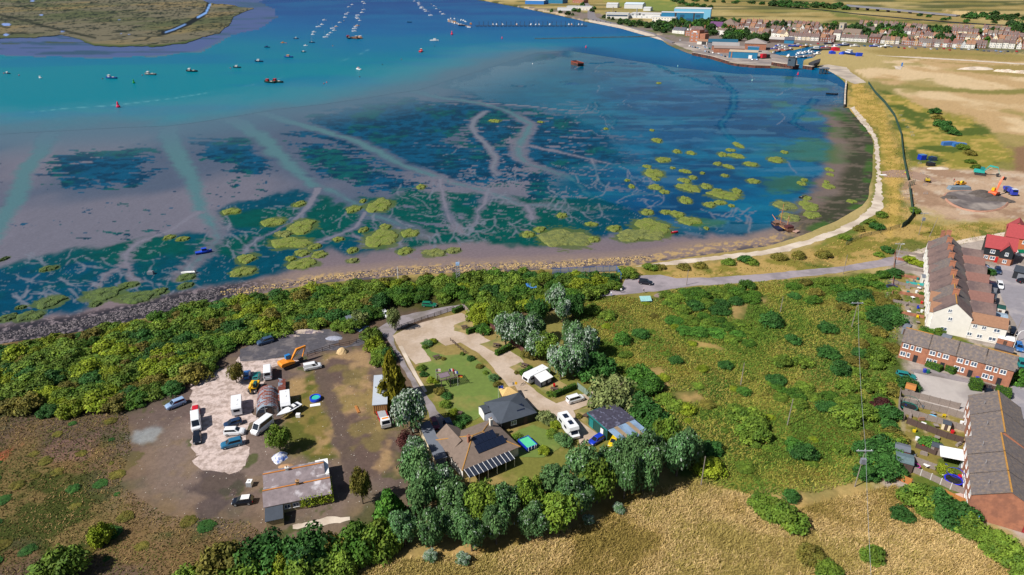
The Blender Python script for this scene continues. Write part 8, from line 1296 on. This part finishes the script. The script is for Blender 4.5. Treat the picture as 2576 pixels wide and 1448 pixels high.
E, L = base(1110, 980, 1158, 968, 'pergola', 'weathered purple-brown timber pergola on the lawn', 'pergola', z=Z3); PWD = mat('purple_brown_timber', lin(96, 74, 82), .9, 3, .2); [MB().box(x - .08, x + .08, y - .08, y + .08, 0, 2.3).build('post', PWD, E) for x in (.2, L / 2, L - .2) for y in (.2, 3.2)]; [MB().box(0, L, y - .06, y + .06, 2.3, 2.45).build('beam', PWD, E) for y in (.2, 3.2)]
b = MB(); [b.box(L * k / 12 - .05, L * k / 12 + .05, -.3, 3.6, 2.45, 2.58) for k in range(13)]; b.build('slat', PWD, E); MB().box(L * .05, L * .55, .8, 2.8, 2.6, 2.68).build('canopy', mat('mauve_cover', lin(120, 104, 116), .9), E)
def flag(u, v, label, cols, h=3.4, vert=True, rz=.3):
 E = thing('flag', label, 'flag', G(u, v, Z3), rz, 'flags round the pergola'); MB().tube((0, 0, 0), (0, 0, h), .03, .02, 6).build('pole', PVC, E); n = len(cols)
 for i, c in enumerate(cols):
  x0, x1 = (1.2 * i / n, 1.2 * (i + 1) / n) if vert else (0, 1.2); z0, z1 = (h - .8, h) if vert else (h - .8 * (i + 1) / n, h - .8 * i / n); q = lambda x: .12 * math.sin(x * 4)
  MB().add([(x0, q(x0), z0), ((x0 + x1) / 2, q((x0 + x1) / 2), z0 - .03), (x1, q(x1), z0 - .05), (x1, q(x1), z1 - .05), ((x0 + x1) / 2, q((x0 + x1) / 2), z1 - .03), (x0, q(x0), z1)], [(0, 1, 4, 5), (1, 2, 3, 4)]).build('stripe', mat('cloth_%d_%d_%d' % c, lin(*c), .8, 3, .05), E, fix=False)
 return E
R_, W_, B2 = (220, 30, 50), (244, 244, 244), (30, 70, 180)
flag(1131, 958, 'blue, white and red striped flag behind the pergola', [B2, W_, R_]); flag(1141, 966, 'red, white and blue flag at the pergola corner', [R_, W_, B2], 3.6); flag(1152, 972, 'black, red and gold flag at the pergola front', [(30, 30, 30), R_, (250, 190, 40)], 3.2, False); flag(1098, 962, 'white and orange windsock flag left on the lawn', [W_, (240, 150, 80), W_], 3.8, False); flag(1289, 992, 'white and yellow flag by the thatched bar', [W_, (250, 190, 30)], 3.4)
E = flag(1254, 1002, 'Union flag at the lawn corner by the thatched bar', [B2], 3.4); b = MB(); r = MB(); yq = .16
b.add([(.02, yq, 3.3), (.14, yq, 3.36), (1.18, yq, 2.66), (1.06, yq, 2.6)], [(0, 1, 2, 3)]).add([(.02, yq, 2.66), (.14, yq, 2.6), (1.18, yq, 3.28), (1.06, yq, 3.34)], [(0, 1, 2, 3)]).add([(0, yq + .01, 2.85), (1.2, yq + .01, 2.83), (1.2, yq + .01, 3.11), (0, yq + .01, 3.13)], [(0, 1, 2, 3)]).add([(.46, yq + .01, 2.58), (.74, yq + .01, 2.57), (.74, yq + .01, 3.37), (.46, yq + .01, 3.38)], [(0, 1, 2, 3)]); b.build('white_cross', mat('cloth_244_244_244', (1, 1, 1)), E, fix=False); r.add([(0, yq + .02, 2.92), (1.2, yq + .02, 2.9), (1.2, yq + .02, 3.04), (0, yq + .02, 3.06)], [(0, 1, 2, 3)]).add([(.53, yq + .02, 2.58), (.67, yq + .02, 2.57), (.67, yq + .02, 3.37), (.53, yq + .02, 3.38)], [(0, 1, 2, 3)]).build('red_cross', mat('cloth_220_30_50', (1, 0, 0)), E, fix=False)
# pools, trampolines
def rpool(u, v, r, label, rim=(30, 70, 210), wat=(60, 190, 170), h=.8, z=LZ):
 E = thing('paddling_pool', label, 'pool', G(u, v, z)); b = MB(); n = 20; rings = [[(R * math.cos(6.2832 * i / n), R * math.sin(6.2832 * i / n), zz) for i in range(n)] for R, zz in ((r, 0), (r * 1.03, h * .5), (r, h), (r * .84, h), (r * .82, h * .6))]; b.loft(rings, cap=False).build('rim', mat('pool_%d_%d_%d' % rim, lin(*rim), .4, 3, .05), E); MB().tube((0, 0, h * .55), (0, 0, h * .7), r * .83, r * .83, n).build('pool_water', mat('pwater_%d_%d_%d' % wat, lin(*wat), .1, 2, .2), E); return E
rpool(794, 1006, 1.3, 'round blue inflatable pool with turquoise water on the grass'); rpool(2346, 1052, 1.0, 'pale blue paddling pool in a terrace garden', (110, 190, 235), (140, 210, 240), .3)
E, L = base(1326, 1138, 1352, 1127, 'garden_pool', 'rectangular blue frame pool with green water', 'pool', z=Z3); MB().box(0, L, 0, .12, 0, 1).box(0, L, 3.5, 3.62, 0, 1).box(0, .12, .12, 3.5, 0, 1).box(L - .12, L, .12, 3.5, 0, 1).build('wall', CARP['royal'], E); MB().box(.13, L - .13, .13, 3.49, .1, .85).build('pool_water', mat('green_water', lin(90, 200, 150), .1, 2, .1), E); [MB().box(x, x + .08, -.1, -.01, 0, 1.02).build('strut', PVC, E) for x in (.3, L * .4, L * .7, L - .4)]
def tramp(u, v, r, label, c, net=True):
 E = thing('trampoline', label, 'trampoline', G(u, v)); m = mat('tr_%d_%d_%d' % c, lin(*c), .6, 3, .08); n = 18; P = lambda R, z: [(R * math.cos(6.2832 * i / n), R * math.sin(6.2832 * i / n), z) for i in range(n)]
 MB().loft([P(r, .8), P(r, .9), P(r * .86, .9), P(r * .86, .8)], cap=False).build('pad', m, E); MB().tube((0, 0, .82), (0, 0, .86), r * .86, r * .86, n).build('mat', BLK, E); L = MB()
 for i in range(6): a = i * 1.047; MB().tube((r * .95 * math.cos(a), r * .95 * math.sin(a), 0), (r * .95 * math.cos(a), r * .95 * math.sin(a), 2.6 if net else .85), .04, .04, 6).build('pole', DKST, E)
 if net: MB().loft([P(r * .96, 2.5), P(r * .96, 2.62)], cap=False).build('top_ring', m, E)
 return E
tramp(2284, 1030, 1.9, 'green trampoline with net in the garden by the parking yard', (20, 110, 100)); tramp(2396, 1215, 1.7, 'bright blue trampoline in the garden by the brick gable', (36, 40, 220)); tramp(2243, 728, 1.8, 'dark blue trampoline at the scrub edge below the terrace', (20, 40, 130)); tramp(2302, 1180, .8, 'small black trampoline with pink edge in the corner garden', (220, 60, 180), False)
# hedges
def hedge(u0, v0, u1, v1, d, h, label, lf='hedge', group='clipped hedges'):
 a, b = G(u0, v0), G(u1, v1); L = (b - a).length; rg = np.random.default_rng(int(u0 + v0)); n = int(260 * L * (d + h) / 4) + 200; P = rg.uniform(0, 1, (n, 3)); f = rg.integers(0, 5, n); N = np.zeros((n, 3))
 for k, (ax, val) in enumerate(((2, 1), (1, 0), (1, 1), (0, 0), (0, 1))): P[f == k, ax] = val; N[f == k, ax] = 1 if val else -1
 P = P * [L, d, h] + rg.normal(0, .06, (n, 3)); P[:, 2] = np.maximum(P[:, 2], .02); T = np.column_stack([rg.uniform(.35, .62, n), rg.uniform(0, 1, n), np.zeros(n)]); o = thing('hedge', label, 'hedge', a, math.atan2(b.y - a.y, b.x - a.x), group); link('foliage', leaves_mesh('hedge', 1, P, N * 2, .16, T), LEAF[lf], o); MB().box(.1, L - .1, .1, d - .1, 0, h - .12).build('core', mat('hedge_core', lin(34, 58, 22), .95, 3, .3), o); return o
for a in [(1178, 843, 1222, 826, 1.0, 1.5, 'clipped hedge beside the first pitch'), (1252, 897, 1288, 879, 1.1, 1.5, 'thick clipped hedge at the second pitch'), (1314, 948, 1340, 935, 1, 1.3, 'low hedge behind the white caravan'), (1398, 1002, 1450, 980, 1, 1.4, 'hedge between the awning pitch and the people carrier'), (1144, 790, 1166, 780, 1.2, 1.3, 'short hedge along the lane fence'), (2326, 922, 2362, 938, 1.4, 1.5, 'flat-topped hedge before the second cottage'), (2370, 930, 2396, 944, 2.2, 1.8, 'block hedge before the third cottage'), (2441, 983, 2468, 987, 2.4, 2.6, 'tall block hedge at the yard entrance'), (2502, 998, 2540, 1008, 2.6, 2.0, 'rounded hedge at the estate road corner')]: hedge(*a)
plant(2558, 966, 2.2, 4.2, 'bright', 'cone', 'conifer', label='small bright conifer at the end of the cottage row'); plant(2282, 976, 2.8, 3.4, 'dark', 'bush', 'tree', label='dark tree over the teal estate car', cat='tree', trunk=True); plant(2330, 842, 2.4, 2.6, 'hedge', 'bush', 'bush', label='dark bush against the white gable end'); plant(2362, 845, 2.2, 2.4, 'green', 'bush', 'bush', label='second bush against the white gable end'); plant(2372, 1190, 1.9, 2.2, 'yellow', 'bush', 'palm', label='spiky palm beside the white lean-to', cat='palm', trunk=True); plant(2338, 1125, 2.6, 2.4, 'bright', 'bush', 'bush', label='spreading green bush in the cluttered garden'); plant(2490, 690, 2, 2.2, 'dark', 'bush', 'bush', label='dark bush between the terrace and the estate road'); plant(2285, 762, 1.1, 1.0, 'yellow', 'bush', 'bush', label='bright yellow shrub in a terrace garden'); plant(2318, 742, 1.0, 1.1, 'hedge', 'bush', 'bush', label='round green shrub in a terrace garden'); plant(2555, 1085, 2, 2.0, 'hedge', 'bush', 'bush', label='round bush behind the brick terrace')
for i, (u, v, r, lf, lab) in enumerate([(1076, 868, 1.6, 'grove', 'blue-grey flower bush in the lawn bed'), (1088, 862, 1.3, 'yellow', 'yellow flowering bush in the lawn bed'), (1070, 876, 1.0, 'green', 'low green bush in the lawn bed'), (1115, 905, .8, 'olive', 'small round topiary on the lawn'), (1163, 893, .8, 'green', 'small bush at the lawn corner fence'), (1185, 905, 1.2, 'dark', 'dark shrub on the lawn edge by the drive'), (1207, 925, 1.1, 'olive', 'olive shrub in a lawn edge planter'), (1222, 940, .9, 'green', 'round shrub on the lawn edge'), (1243, 955, 1.5, 'grove', 'grey-green shrub at the lawn corner'), (1250, 972, 1.3, 'olive', 'spiky plant by the Union flag'), (1085, 960, 1.3, 'yellow', 'golden shrub behind the pergola'), (1097, 962, 1.0, 'yellow', 'smaller golden shrub by the pergola'), (1106, 988, 1.6, 'olive', 'autumn-tinted shrub before the pergola'), (1125, 1000, 1.4, 'dark', 'dark shrub before the pergola'), (1060, 930, 1.4, 'green', 'green shrub along the lane kerb'), (1066, 945, 1.2, 'dark', 'dark shrub along the lane kerb'), (1120, 1022, 1.6, 'green', 'green shrub at the lower lawn corner'), (1140, 1045, 1.6, 'yellow', 'yellow-green shrub at the lawn foot'), (1165, 1060, 1.8, 'dark', 'dark shrub in front of the store'), (1232, 1025, 1.4, 'bright', 'bright palm-like shrub by the clubhouse'), (1222, 1035, 1.2, 'olive', 'rust-tinted shrub by the clubhouse'), (1371, 1060, 2.6, 'willow', 'pale round willow bush in front of the clubhouse'), (1415, 1115, 2.4, 'grove', 'grey bush beside the motorhome'), (1400, 1075, 1.6, 'yellow', 'yellow-green bush behind the motorhome'), (1390, 1095, 1.6, 'green', 'green bush by the motorhome flank'), (1300, 1105, 1.4, 'green', 'green bush at the bungalow corner'), (1370, 1140, 1.6, 'yellow', 'yellow-green bush beyond the blue pool'), (1455, 1050, 1.0, 'olive', 'low flower clump at the last pitch'), (1384, 995, 1.2, 'green', 'flower clump beside the awning pitch'), (1300, 940, .8, 'olive', 'flower strip plant at the third pitch'), (1150, 1075, 1.6, 'dark', 'dark bush between the cars and the store')]): plant(u, v, r, r * 1.0, lf, 'bush', 'shrub', label=lab, cat='shrub', group='garden shrubs of the camp site')
# heaps, boards, tank, bins
def heap(u, v, rx, ry, h, m, label, name='heap', seed=1):
 rg = random.Random(seed); n = 16; b = MB(); b.loft([[(rx * k * (1 + rg.uniform(-.12, .12)) * math.cos(6.2832 * i / n), ry * k * (1 + rg.uniform(-.12, .12)) * math.sin(6.2832 * i / n), z * h) for i in range(n)] for k, z in ((1, 0), (.8, .35), (.55, .72), (.28, .95), (.05, 1))]); o = b.build(name, m); o.location = G(u, v); return tag(o, label, name.replace('_', ' '))
heap(861, 887, 1.6, 1.4, 1.4, SAND, 'pale sand heap by the rail fence', 'sand_heap'); heap(704, 1152, 1.6, 2.0, .7, mat('mixed_rubbish', lin(220, 220, 226), .8, 1.5, .4, rgb2=lin(70, 100, 170), sc2=1.2), 'white and blue rubbish heap below the apple tree', 'rubbish_heap', 2); heap(722, 1175, 1.8, 1.0, .5, mat('cardboard', lin(176, 136, 98), .9, 1, .3), 'torn brown board heap behind the farmhouse', 'rubbish_heap', 3); heap(2455, 175, 18, 6, 2.4, CONC, 'pale stone heap on the cleared ground', 'stone_heap', 4); heap(770, 836, 5, 1.2, .8, mat('rubble_mix', lin(186, 170, 156), .95, .6, .5, rgb2=lin(110, 100, 110), sc2=.8), 'line of pale rubble along the planings', 'rubble_heap', 5); heap(700, 846, 6, 1.1, .8, mat('rubble_mix', (1, 1, 1)), 'rubble bank by the scrub edge above the slate car', 'rubble_heap', 6); heap(840, 852, 2.4, 1.4, .5, mat('grey_stone', lin(150, 154, 170), .95, 1, .3), 'blue-grey gravel heap at the end of the planings', 'gravel_heap', 7); heap(2358, 425, 6, 2, .8, CONC, 'white rubble spread above the site dumper', 'rubble_heap', 8); heap(1660, 745, 2, 1.2, 1, mat('brush_pile', lin(120, 104, 96), .95, 2, .4), 'brushwood pile at the pasture corner', 'brush_pile', 9)
for k in range(9): o = heap(2510 + k * 12, 180 + k * .9, 4 + (k * 37 % 3), 3, 1.8 + (k % 3) * .4, CONC, None, 'boulder', 20 + k); reg(o, 'pale boulder in the row on cleared ground', 'row of pale boulders', 'boulder', {'the pale stone heap': (2455, 175)})
E = thing('water_tank', 'white caged water tank on bare earth', 'tank', G(629, 1222)); MB().box(-.5, .5, -.6, .6, .15, 1.15).build('tank', PVC, E); MB().box(-.6, .6, -.65, .65, 0, .14).build('pallet', WOOD, E); c = MB(); [c.box(x, x + .04, -.64, -.6, .15, 1.2) for x in np.linspace(-.52, .5, 6)]; [c.box(-.54, .54, -.66, -.62, z, z + .03) for z in (.4, .7, 1.0)]; c.build('cage', STEEL, E); MB().tube((0, 0, 1.15), (0, 0, 1.22), .14, .14, 8).build('lid', BLK, E)
def board(u0, v0, u1, v1, wd, m, label, name='board', n=1, th=.1):
 E, L = base(u0, v0, u1, v1, name, label, name.replace('_', ' '), z=LZ + .02); b = MB(); [b.box(0, L, wd * k / n + .02, wd * (k + 1) / n - .02, 0, th + .03 * (k % 3)) for k in range(n)]; b.build('sheet', m, E) if n == 1 else b.build('plank', m, E); return E
board(780, 1025, 806, 1021, 1.1, PVC, 'white board lying on grass below the round pool', 'white_board'); board(906, 1039, 898, 1022, .6, WOODO, 'bundle of pale planks on bare earth by the mobile home', 'plank_bundle', 4, .2); board(706, 985, 715, 968, 1.0, WOOD, 'stack of grey-green boards between the hut and the caravan', 'board_stack', 5, .5); board(905, 836, 928, 822, 2.2, mat('blue_grey_panel', lin(130, 150, 176), .6), 'blue-grey panel lying beside the silver van', 'panel')
E, L = base(1327, 742, 1351, 740, 'blue_canopy', 'small blue canopy in the shore scrub', 'canopy'); slab_roof(E, [(0, 0, 2.2), (L, 0, 2.2), (L, 3, 2.6), (0, 3, 2.6)], 0, .08, mat('canopy_blue', lin(60, 120, 190), .6), 'sheet'); [MB().box(x, x + .08, y, y + .08, 0, 2.2).build('post', WOODD, E) for x in (.1, L - .2) for y in (.1, 2.8)]
E, L = base(1612, 763, 1640, 762, 'glass_frame', 'pale green glass frame in the pasture corner', 'frame'); slab_roof(E, [(0, 0, .6), (L, 0, .6), (L, 2.4, 1.2), (0, 2.4, 1.2)], 0, .06, mat('pale_green_glass', lin(150, 196, 196), .2), 'pane')
for u, v, c, lab in [(2325, 938, CARP['royal'], 'blue wheelie bin by the second cottage hedge'), (2333, 940, CARP['green'], 'green wheelie bin by the second cottage hedge'), (2452, 652 + 6, CARP['black'], 'black wheelie bin by the new houses'), (2516, 654 + 8, CARP['royal'], 'blue wheelie bin on the new house drive'), (2457, 958, CARP['royal'], 'blue bin in front of the third cottage')]:
 E = thing('wheelie_bin', lab, 'bin', G(u, v)); MB().prism([(-.28, .1), (.28, .1), (.34, 1.0), (-.34, 1.0)], -.28, .28).build('body', c, E); MB().box(-.38, .36, -.32, .32, 1.0, 1.08).build('lid', c, E)
E = thing('container', 'blue site container on the ochre slope', 'container', G(2318, 402), .2); MB().box(-1.6, 1.6, -1.4, 1.4, 0, 2.6).build('body', CARP['royal'], E); b = MB(); [b.box(x, x + .12, -1.46, -1.41, .1, 2.5) for x in np.linspace(-1.5, 1.4, 10)]; b.build('rib', CARP['royal'], E); MB().box(-1.65, 1.65, -1.45, 1.45, 2.6, 2.7).build('roof', CARP['sky'], E)
for u, v, L_, m_, lab in [(2412, 369, 7, CARP['sky'], 'blue site cabin beside the drain bushes'), (2387, 366, 8, BF, 'second blue site cabin lower in the drain'), (2345, 404, 3.4, CARP['navy'], 'dark blue stacked barriers by the container'), (2340, 418, 3.6, CARP['black'], 'black tarpaulin-covered stack by the container')]: o = MB().prism([(-L_ / 2, 0), (L_ / 2, 0), (L_ / 2, 1.9), (0, 2.2), (-L_ / 2, 1.9)], -1.2, 1.2).build('site_cabin' if 'cabin' in lab else 'site_stack', m_); o.location = G(u, v); tag(o, lab, 'cabin' if 'cabin' in lab else 'stack')
# clay pit: sunk floor with stepped rim, tank and red edging
E = thing('clay_pit', 'dark clay excavation with a red-brown earth rim', 'pit', G(2452, 512)); q = [(2370, 478), (2410, 486), (2450, 480), (2490, 478), (2530, 492), (2545, 508), (2520, 528), (2460, 540), (2410, 530), (2375, 505)]; W = [G(*p) - E.location for p in q]; cx = sum(W, Vector()) / len(W); D = densify([(p.x, p.y) for p in W], 3)
for _ in range(14): D = (np.roll(D, 1, 0) + D * 2 + np.roll(D, -1, 0)) / 4
D = D; rg = random.Random(3)
rim = lambda k, z, j: [(cx.x + (p[0] - cx.x) * (k + rg.uniform(-j, j)), cx.y + (p[1] - cx.y) * (k + rg.uniform(-j, j)), z + rg.uniform(-j, j) * 3) for p in D]
MB().loft([rim(1.08, .03, .01), rim(1.04, .5, .02), rim(1.0, .4, .02)], cap=False).build('rim', mat('red_earth', lin(168, 126, 106), .95, .3, .2), E); MB().loft([rim(1.0, .45, .01), rim(.88, .35, .03), rim(.8, .2, .04), rim(.5, .16, .05), rim(.2, .14, .06)]).build('clay_floor', mat('grey_clay', lin(96, 88, 88), .95, .12, .3, rgb2=lin(140, 130, 124), sc2=.06), E)
for k_, (u, v, rx, ry, h) in enumerate([(2465, 490, 6, 2.6, 2.2), (2480, 497, 6, 2.6, 2.0), (2505, 505, 7, 3, 1.8), (2525, 508, 5, 2.4, 1.4), (2390, 500, 4, 3, 1.4)]): reg(heap(u, v, rx, ry, h, mat('dark_spoil', lin(84, 76, 72), .95, .6, .4), None, 'spoil_heap', 40 + k_), 'dark spoil heap in the clay pit', 'spoil heaps in the pit', 'spoil heap', {'the orange and yellow excavator': (2500, 494)})
o = MB().prism([(-5, 0), (5, 0), (4.4, 1.5), (-4.4, 1.5)], -1.4, 1.4).build('settling_tank', mat('tank_grey', lin(120, 136, 150), .5)); o.location = G(2412, 477); tag(o, 'blue-grey tank at the far side of the clay pit', 'tank')
MB().box(-1.5, 1.5, -.8, .8, 0, .15).build('pale_slab', PVC).location = G(2222, 441, Z3); tag(bpy.data.objects['pale_slab'], 'white sheet on the sea wall crossing', 'sheet')
for u, v in [(2313, 413), (2319, 439), (2327, 467), (2328, 489), (2265, 292), (2272, 305), (2283, 323), (2293, 336), (2296, 343)]: o = MB().box(-.9, .9, -.06, .06, .1, .18).box(-.9, .9, -.06, .06, .9, 1.0).box(-.9, -.82, -.06, .06, 0, 1).box(.82, .9, -.06, .06, 0, 1).build('barrier', STEEL); o.location = G(u, v); reg(o, 'pale steel barrier', 'steel barriers on the slope', 'barrier', {'the blue container': (2318, 395), 'the bend of the sea wall': (2220, 300)})
E, L = base(2250, 168, 2270, 169, 'sluice', 'pale concrete slipway with a blue gate on the bank', 'slipway'); MB().add([(0, -22, .05), (L * .6, -22, .05), (L, 0, .4), (0, 0, .4), (0, -22, -.1), (L * .6, -22, -.1), (L, 0, -.1), (0, 0, -.1)], [(0, 1, 2, 3), (0, 4, 5, 1), (1, 5, 6, 2), (3, 7, 4, 0)]).build('ramp', CONC, E); MB().box(L * .8, L, 0, 1, .4, 4).build('gate', CARP['sky'], E)
E = thing('satellite_dish', 'grey satellite dish on a tripod at the grove edge', 'dish', G(1053, 1258)); [MB().tube((math.cos(a) * .7, math.sin(a) * .7, 0), (0, 0, 2.2), .04).build('leg', STEEL, E) for a in (0, 2.1, 4.2)]; MB().loft([[(.1 - .15 * k, .55 * k * math.cos(i * .524), 2.4 + .55 * k * math.sin(i * .524)) for i in range(12)] for k in (.05, .6, 1)]).build('dish', GREYM, E)
E = thing('playhouse', 'little green and white playhouse behind the new houses', 'playhouse', G(2563, 642)); gable(E, -1, 1, -1, 1, 1.3, 2, PVC, CARP['green'], 'x', .15)
# people: one skinned body each, walking on the coast road and the site
def person(u, v, rz, shirt, legs, label, hair=(60, 44, 36)):
 vs = [(0, 0, .95), (0, 0, 1.2), (0, 0, 1.42), (0, .01, 1.5), (0, .02, 1.6), (0, .02, 1.72), (-.19, 0, 1.4), (-.26, .06, 1.14), (-.24, .2, .95), (.19, 0, 1.4), (.26, -.06, 1.14), (.25, -.1, .9), (-.1, 0, .9), (-.11, .14, .5), (-.11, .1, .08), (-.11, .24, .03), (.1, 0, .9), (.11, -.1, .5), (.11, -.28, .1), (.11, -.16, .03)]
 es = [(0, 1), (1, 2), (2, 3), (3, 4), (4, 5), (2, 6), (6, 7), (7, 8), (2, 9), (9, 10), (10, 11), (0, 12), (12, 13), (13, 14), (14, 15), (0, 16), (16, 17), (17, 18), (18, 19)]; rr = [.15, .15, .16, .06, .1, .085, .07, .05, .035, .07, .05, .035, .1, .065, .045, .035, .1, .065, .045, .035]
 me = bpy.data.meshes.new('person'); me.from_pydata(vs, es, []); o = link('person', me); o.location = G(u, v, LZ + .03); o.rotation_euler = (0, 0, rz); s = o.modifiers.new('skin', 'SKIN'); [setattr(d, 'radius', (rr[i], rr[i])) for i, d in enumerate(me.skin_vertices[0].data)]; me.skin_vertices[0].data[0].use_root = True; o.modifiers.new('sub', 'SUBSURF').levels = 1; o.modifiers['sub'].render_levels = 1
 m = bpy.data.materials.new('skin_and_clothes'); nt_, n_, l_, p_ = nodes(m); tc = n_.new('ShaderNodeTexCoord'); sp = n_.new('ShaderNodeSeparateXYZ'); l_.new(tc.outputs['Object'], sp.inputs[0]); c = mixc(nt_, lin(*legs), lin(*shirt), ramp(nt_, sp.outputs[2], .92, .94, 0, 1)); c = mixc(nt_, c, lin(214, 164, 138), ramp(nt_, sp.outputs[2], 1.47, 1.48, 0, 1)); l_.new(c, p_.inputs['Base Color']); p_.inputs['Roughness'].default_value = .8; me.materials.append(m); tag(o, label, 'person')
 h = MB().dome((0, .0, 1.66), .115, .125, .15, 10, 5).build('hair', mat('hair_%d' % hair[0], lin(*hair), .8), o); MB().box(-.02, .02, .11, .15, 1.6, 1.65).build('nose', mat('skin', lin(214, 164, 138), .6), o); return o
person(1537, 745, 2.6, (230, 230, 236), (120, 150, 210), 'person in white top and blue trousers walking on the coast road'); person(1562, 737, 2.9, (240, 240, 240), (70, 70, 80), 'person in white top and dark trousers walking ahead on the coast road'); person(1619, 738, 1.2, (30, 30, 34), (200, 190, 180), 'person in dark top and pale trousers by the pasture corner', (200, 190, 180)); person(2399, 458, .4, (170, 30, 40), (60, 50, 60), 'person in red top standing by the clay pit'); person(2276, 440, 0, (220, 250, 50), (240, 90, 40), 'worker in yellow jacket and orange trousers at the fence crossing')
# litter and stones that nobody could count
rgn = np.random.default_rng(12)
def rubble(name, poly, n, seed, s0, s1, pal, z=LZ):
 W = GA(poly, z); r = np.random.default_rng(seed); P = r.uniform(W.min(0), W.max(0), (n * 4, 2)); P = P[sdf(W.tolist(), P) < 0][:n]; k = len(P); s = r.uniform(s0, s1, k); a = r.uniform(0, 6.28, k); V = []
 for dx, dy, dz in ((-1, -.6, 0), (1, -.7, 0), (.8, .7, 0), (-.9, .6, 0), (-.4, -.3, 1), (.5, -.3, .9), (.4, .3, 1), (-.5, .3, .8)): V.append(np.column_stack([P[:, 0] + (dx * np.cos(a) - dy * np.sin(a)) * s * r.uniform(.8, 1.2, k), P[:, 1] + (dx * np.sin(a) + dy * np.cos(a)) * s, z - .02 + dz * s * .7]))
 V = np.stack(V, 1).reshape(-1, 3); f = np.array([(4, 5, 6, 7), (0, 1, 5, 4), (1, 2, 6, 5), (2, 3, 7, 6), (3, 0, 4, 7)]); Fq = (np.arange(k)[:, None, None] * 8 + f[None]).reshape(-1, 4); c = np.array([lin(*p) for p in pal])[r.integers(0, len(pal), k)]
 return tag(link(name, mesh_np(name, V, Fq, np.repeat(c, 8, 0)), COVERM), kind='stuff')
rubble('shore_rocks', [(-60, 872), (0, 858), (107, 840), (215, 822), (337, 797), (425, 775), (515, 757), (560, 742), (540, 728), (425, 755), (300, 785), (150, 815), (0, 838), (-60, 850)], 7000, 1, .18, .45, [(40, 40, 48), (62, 60, 66), (90, 86, 92), (124, 116, 120)], 0)
rubble('shore_rocks', [(540, 745), (640, 738), (811, 706), (950, 696), (1144, 683), (1400, 674), (1500, 668), (1640, 656), (1640, 644), (1400, 660), (1144, 668), (900, 684), (700, 715), (560, 730)], 3600, 2, .15, .4, [(150, 128, 96), (110, 98, 94), (76, 70, 74), (190, 164, 112)], 0)
rubble('litter', [(340, 1040), (480, 960), (620, 880), (930, 890), (1000, 1050), (1050, 1250), (870, 1300), (640, 1340), (330, 1290), (290, 1200)], 1500, 3, .04, .11, [(220, 214, 206), (180, 166, 150), (130, 110, 96), (90, 78, 70)])
GCL = {'the brick gable': (2450, 1260), 'the blue trampoline': (2396, 1215), 'the green trampoline': (2284, 1030), 'the white lean-to': (2405, 1180), 'the dark red shed': (2262, 1150), 'the turquoise fence': (2300, 717), 'the white gable end': (2340, 825), 'the cottage canopy end': (2275, 900)}
for i, (u, v) in enumerate(scatter([(2270, 1010), (2420, 1060), (2420, 1110), (2300, 1075)], 2.2, 14, 51) + scatter([(2290, 1080), (2418, 1120), (2425, 1235), (2300, 1180)], 2.4, 22, 52) + scatter([(2280, 700), (2318, 700), (2322, 820), (2280, 815)], 2.4, 22, 53)):
 k = i % 4; cn, c = [('red', 'red'), ('blue', 'royal'), ('white', 'white'), ('yellow', 'yellow'), ('teal', 'teal'), ('grey', 'grey')][i * 7 % 6]; rz = i * 1.7
 if k == 0: o = MB().box(-.7, .7, -.3, .3, 0, .4).box(-.6, .6, -.2, .2, .4, .75).build('planter', WOOD if i % 3 else RT_ORANGE); n_ = f'{"grey wooden" if i % 3 else "terracotta"} planter'
 elif k == 1: o = MB().box(-.3, .3, -.3, .3, .4, .48).box(-.3, .3, .24, .3, .48, 1.0).box(-.3, -.24, -.3, .3, 0, .4).box(.24, .3, -.3, .3, 0, .4).build('garden_chair', CARP[c]); n_ = f'{cn} garden chair'
 elif k == 2: o = MB().tube((0, 0, 0), (0, 0, .7), .35, .4, 9).tube((0, 0, .7), (0, 0, .78), .42, .42, 9).build('garden_tub', CARP[c]); n_ = f'{cn} garden tub'
 else: o = MB().box(-.5, .5, -.5, .5, .68, .74).tube((0, 0, 0), (0, 0, .68), .06).build('garden_table', WOOD if i % 8 < 4 else PVC); n_ = f'{"grey" if i % 8 < 4 else "white"} garden table'
 o.location = G(u, v); o.rotation_euler = (0, 0, rz); reg(o, n_, 'garden clutter of the terraces', n_.split(' ', 1)[1] if 'wooden' not in n_ else 'planter', GCL)
finish_labels()
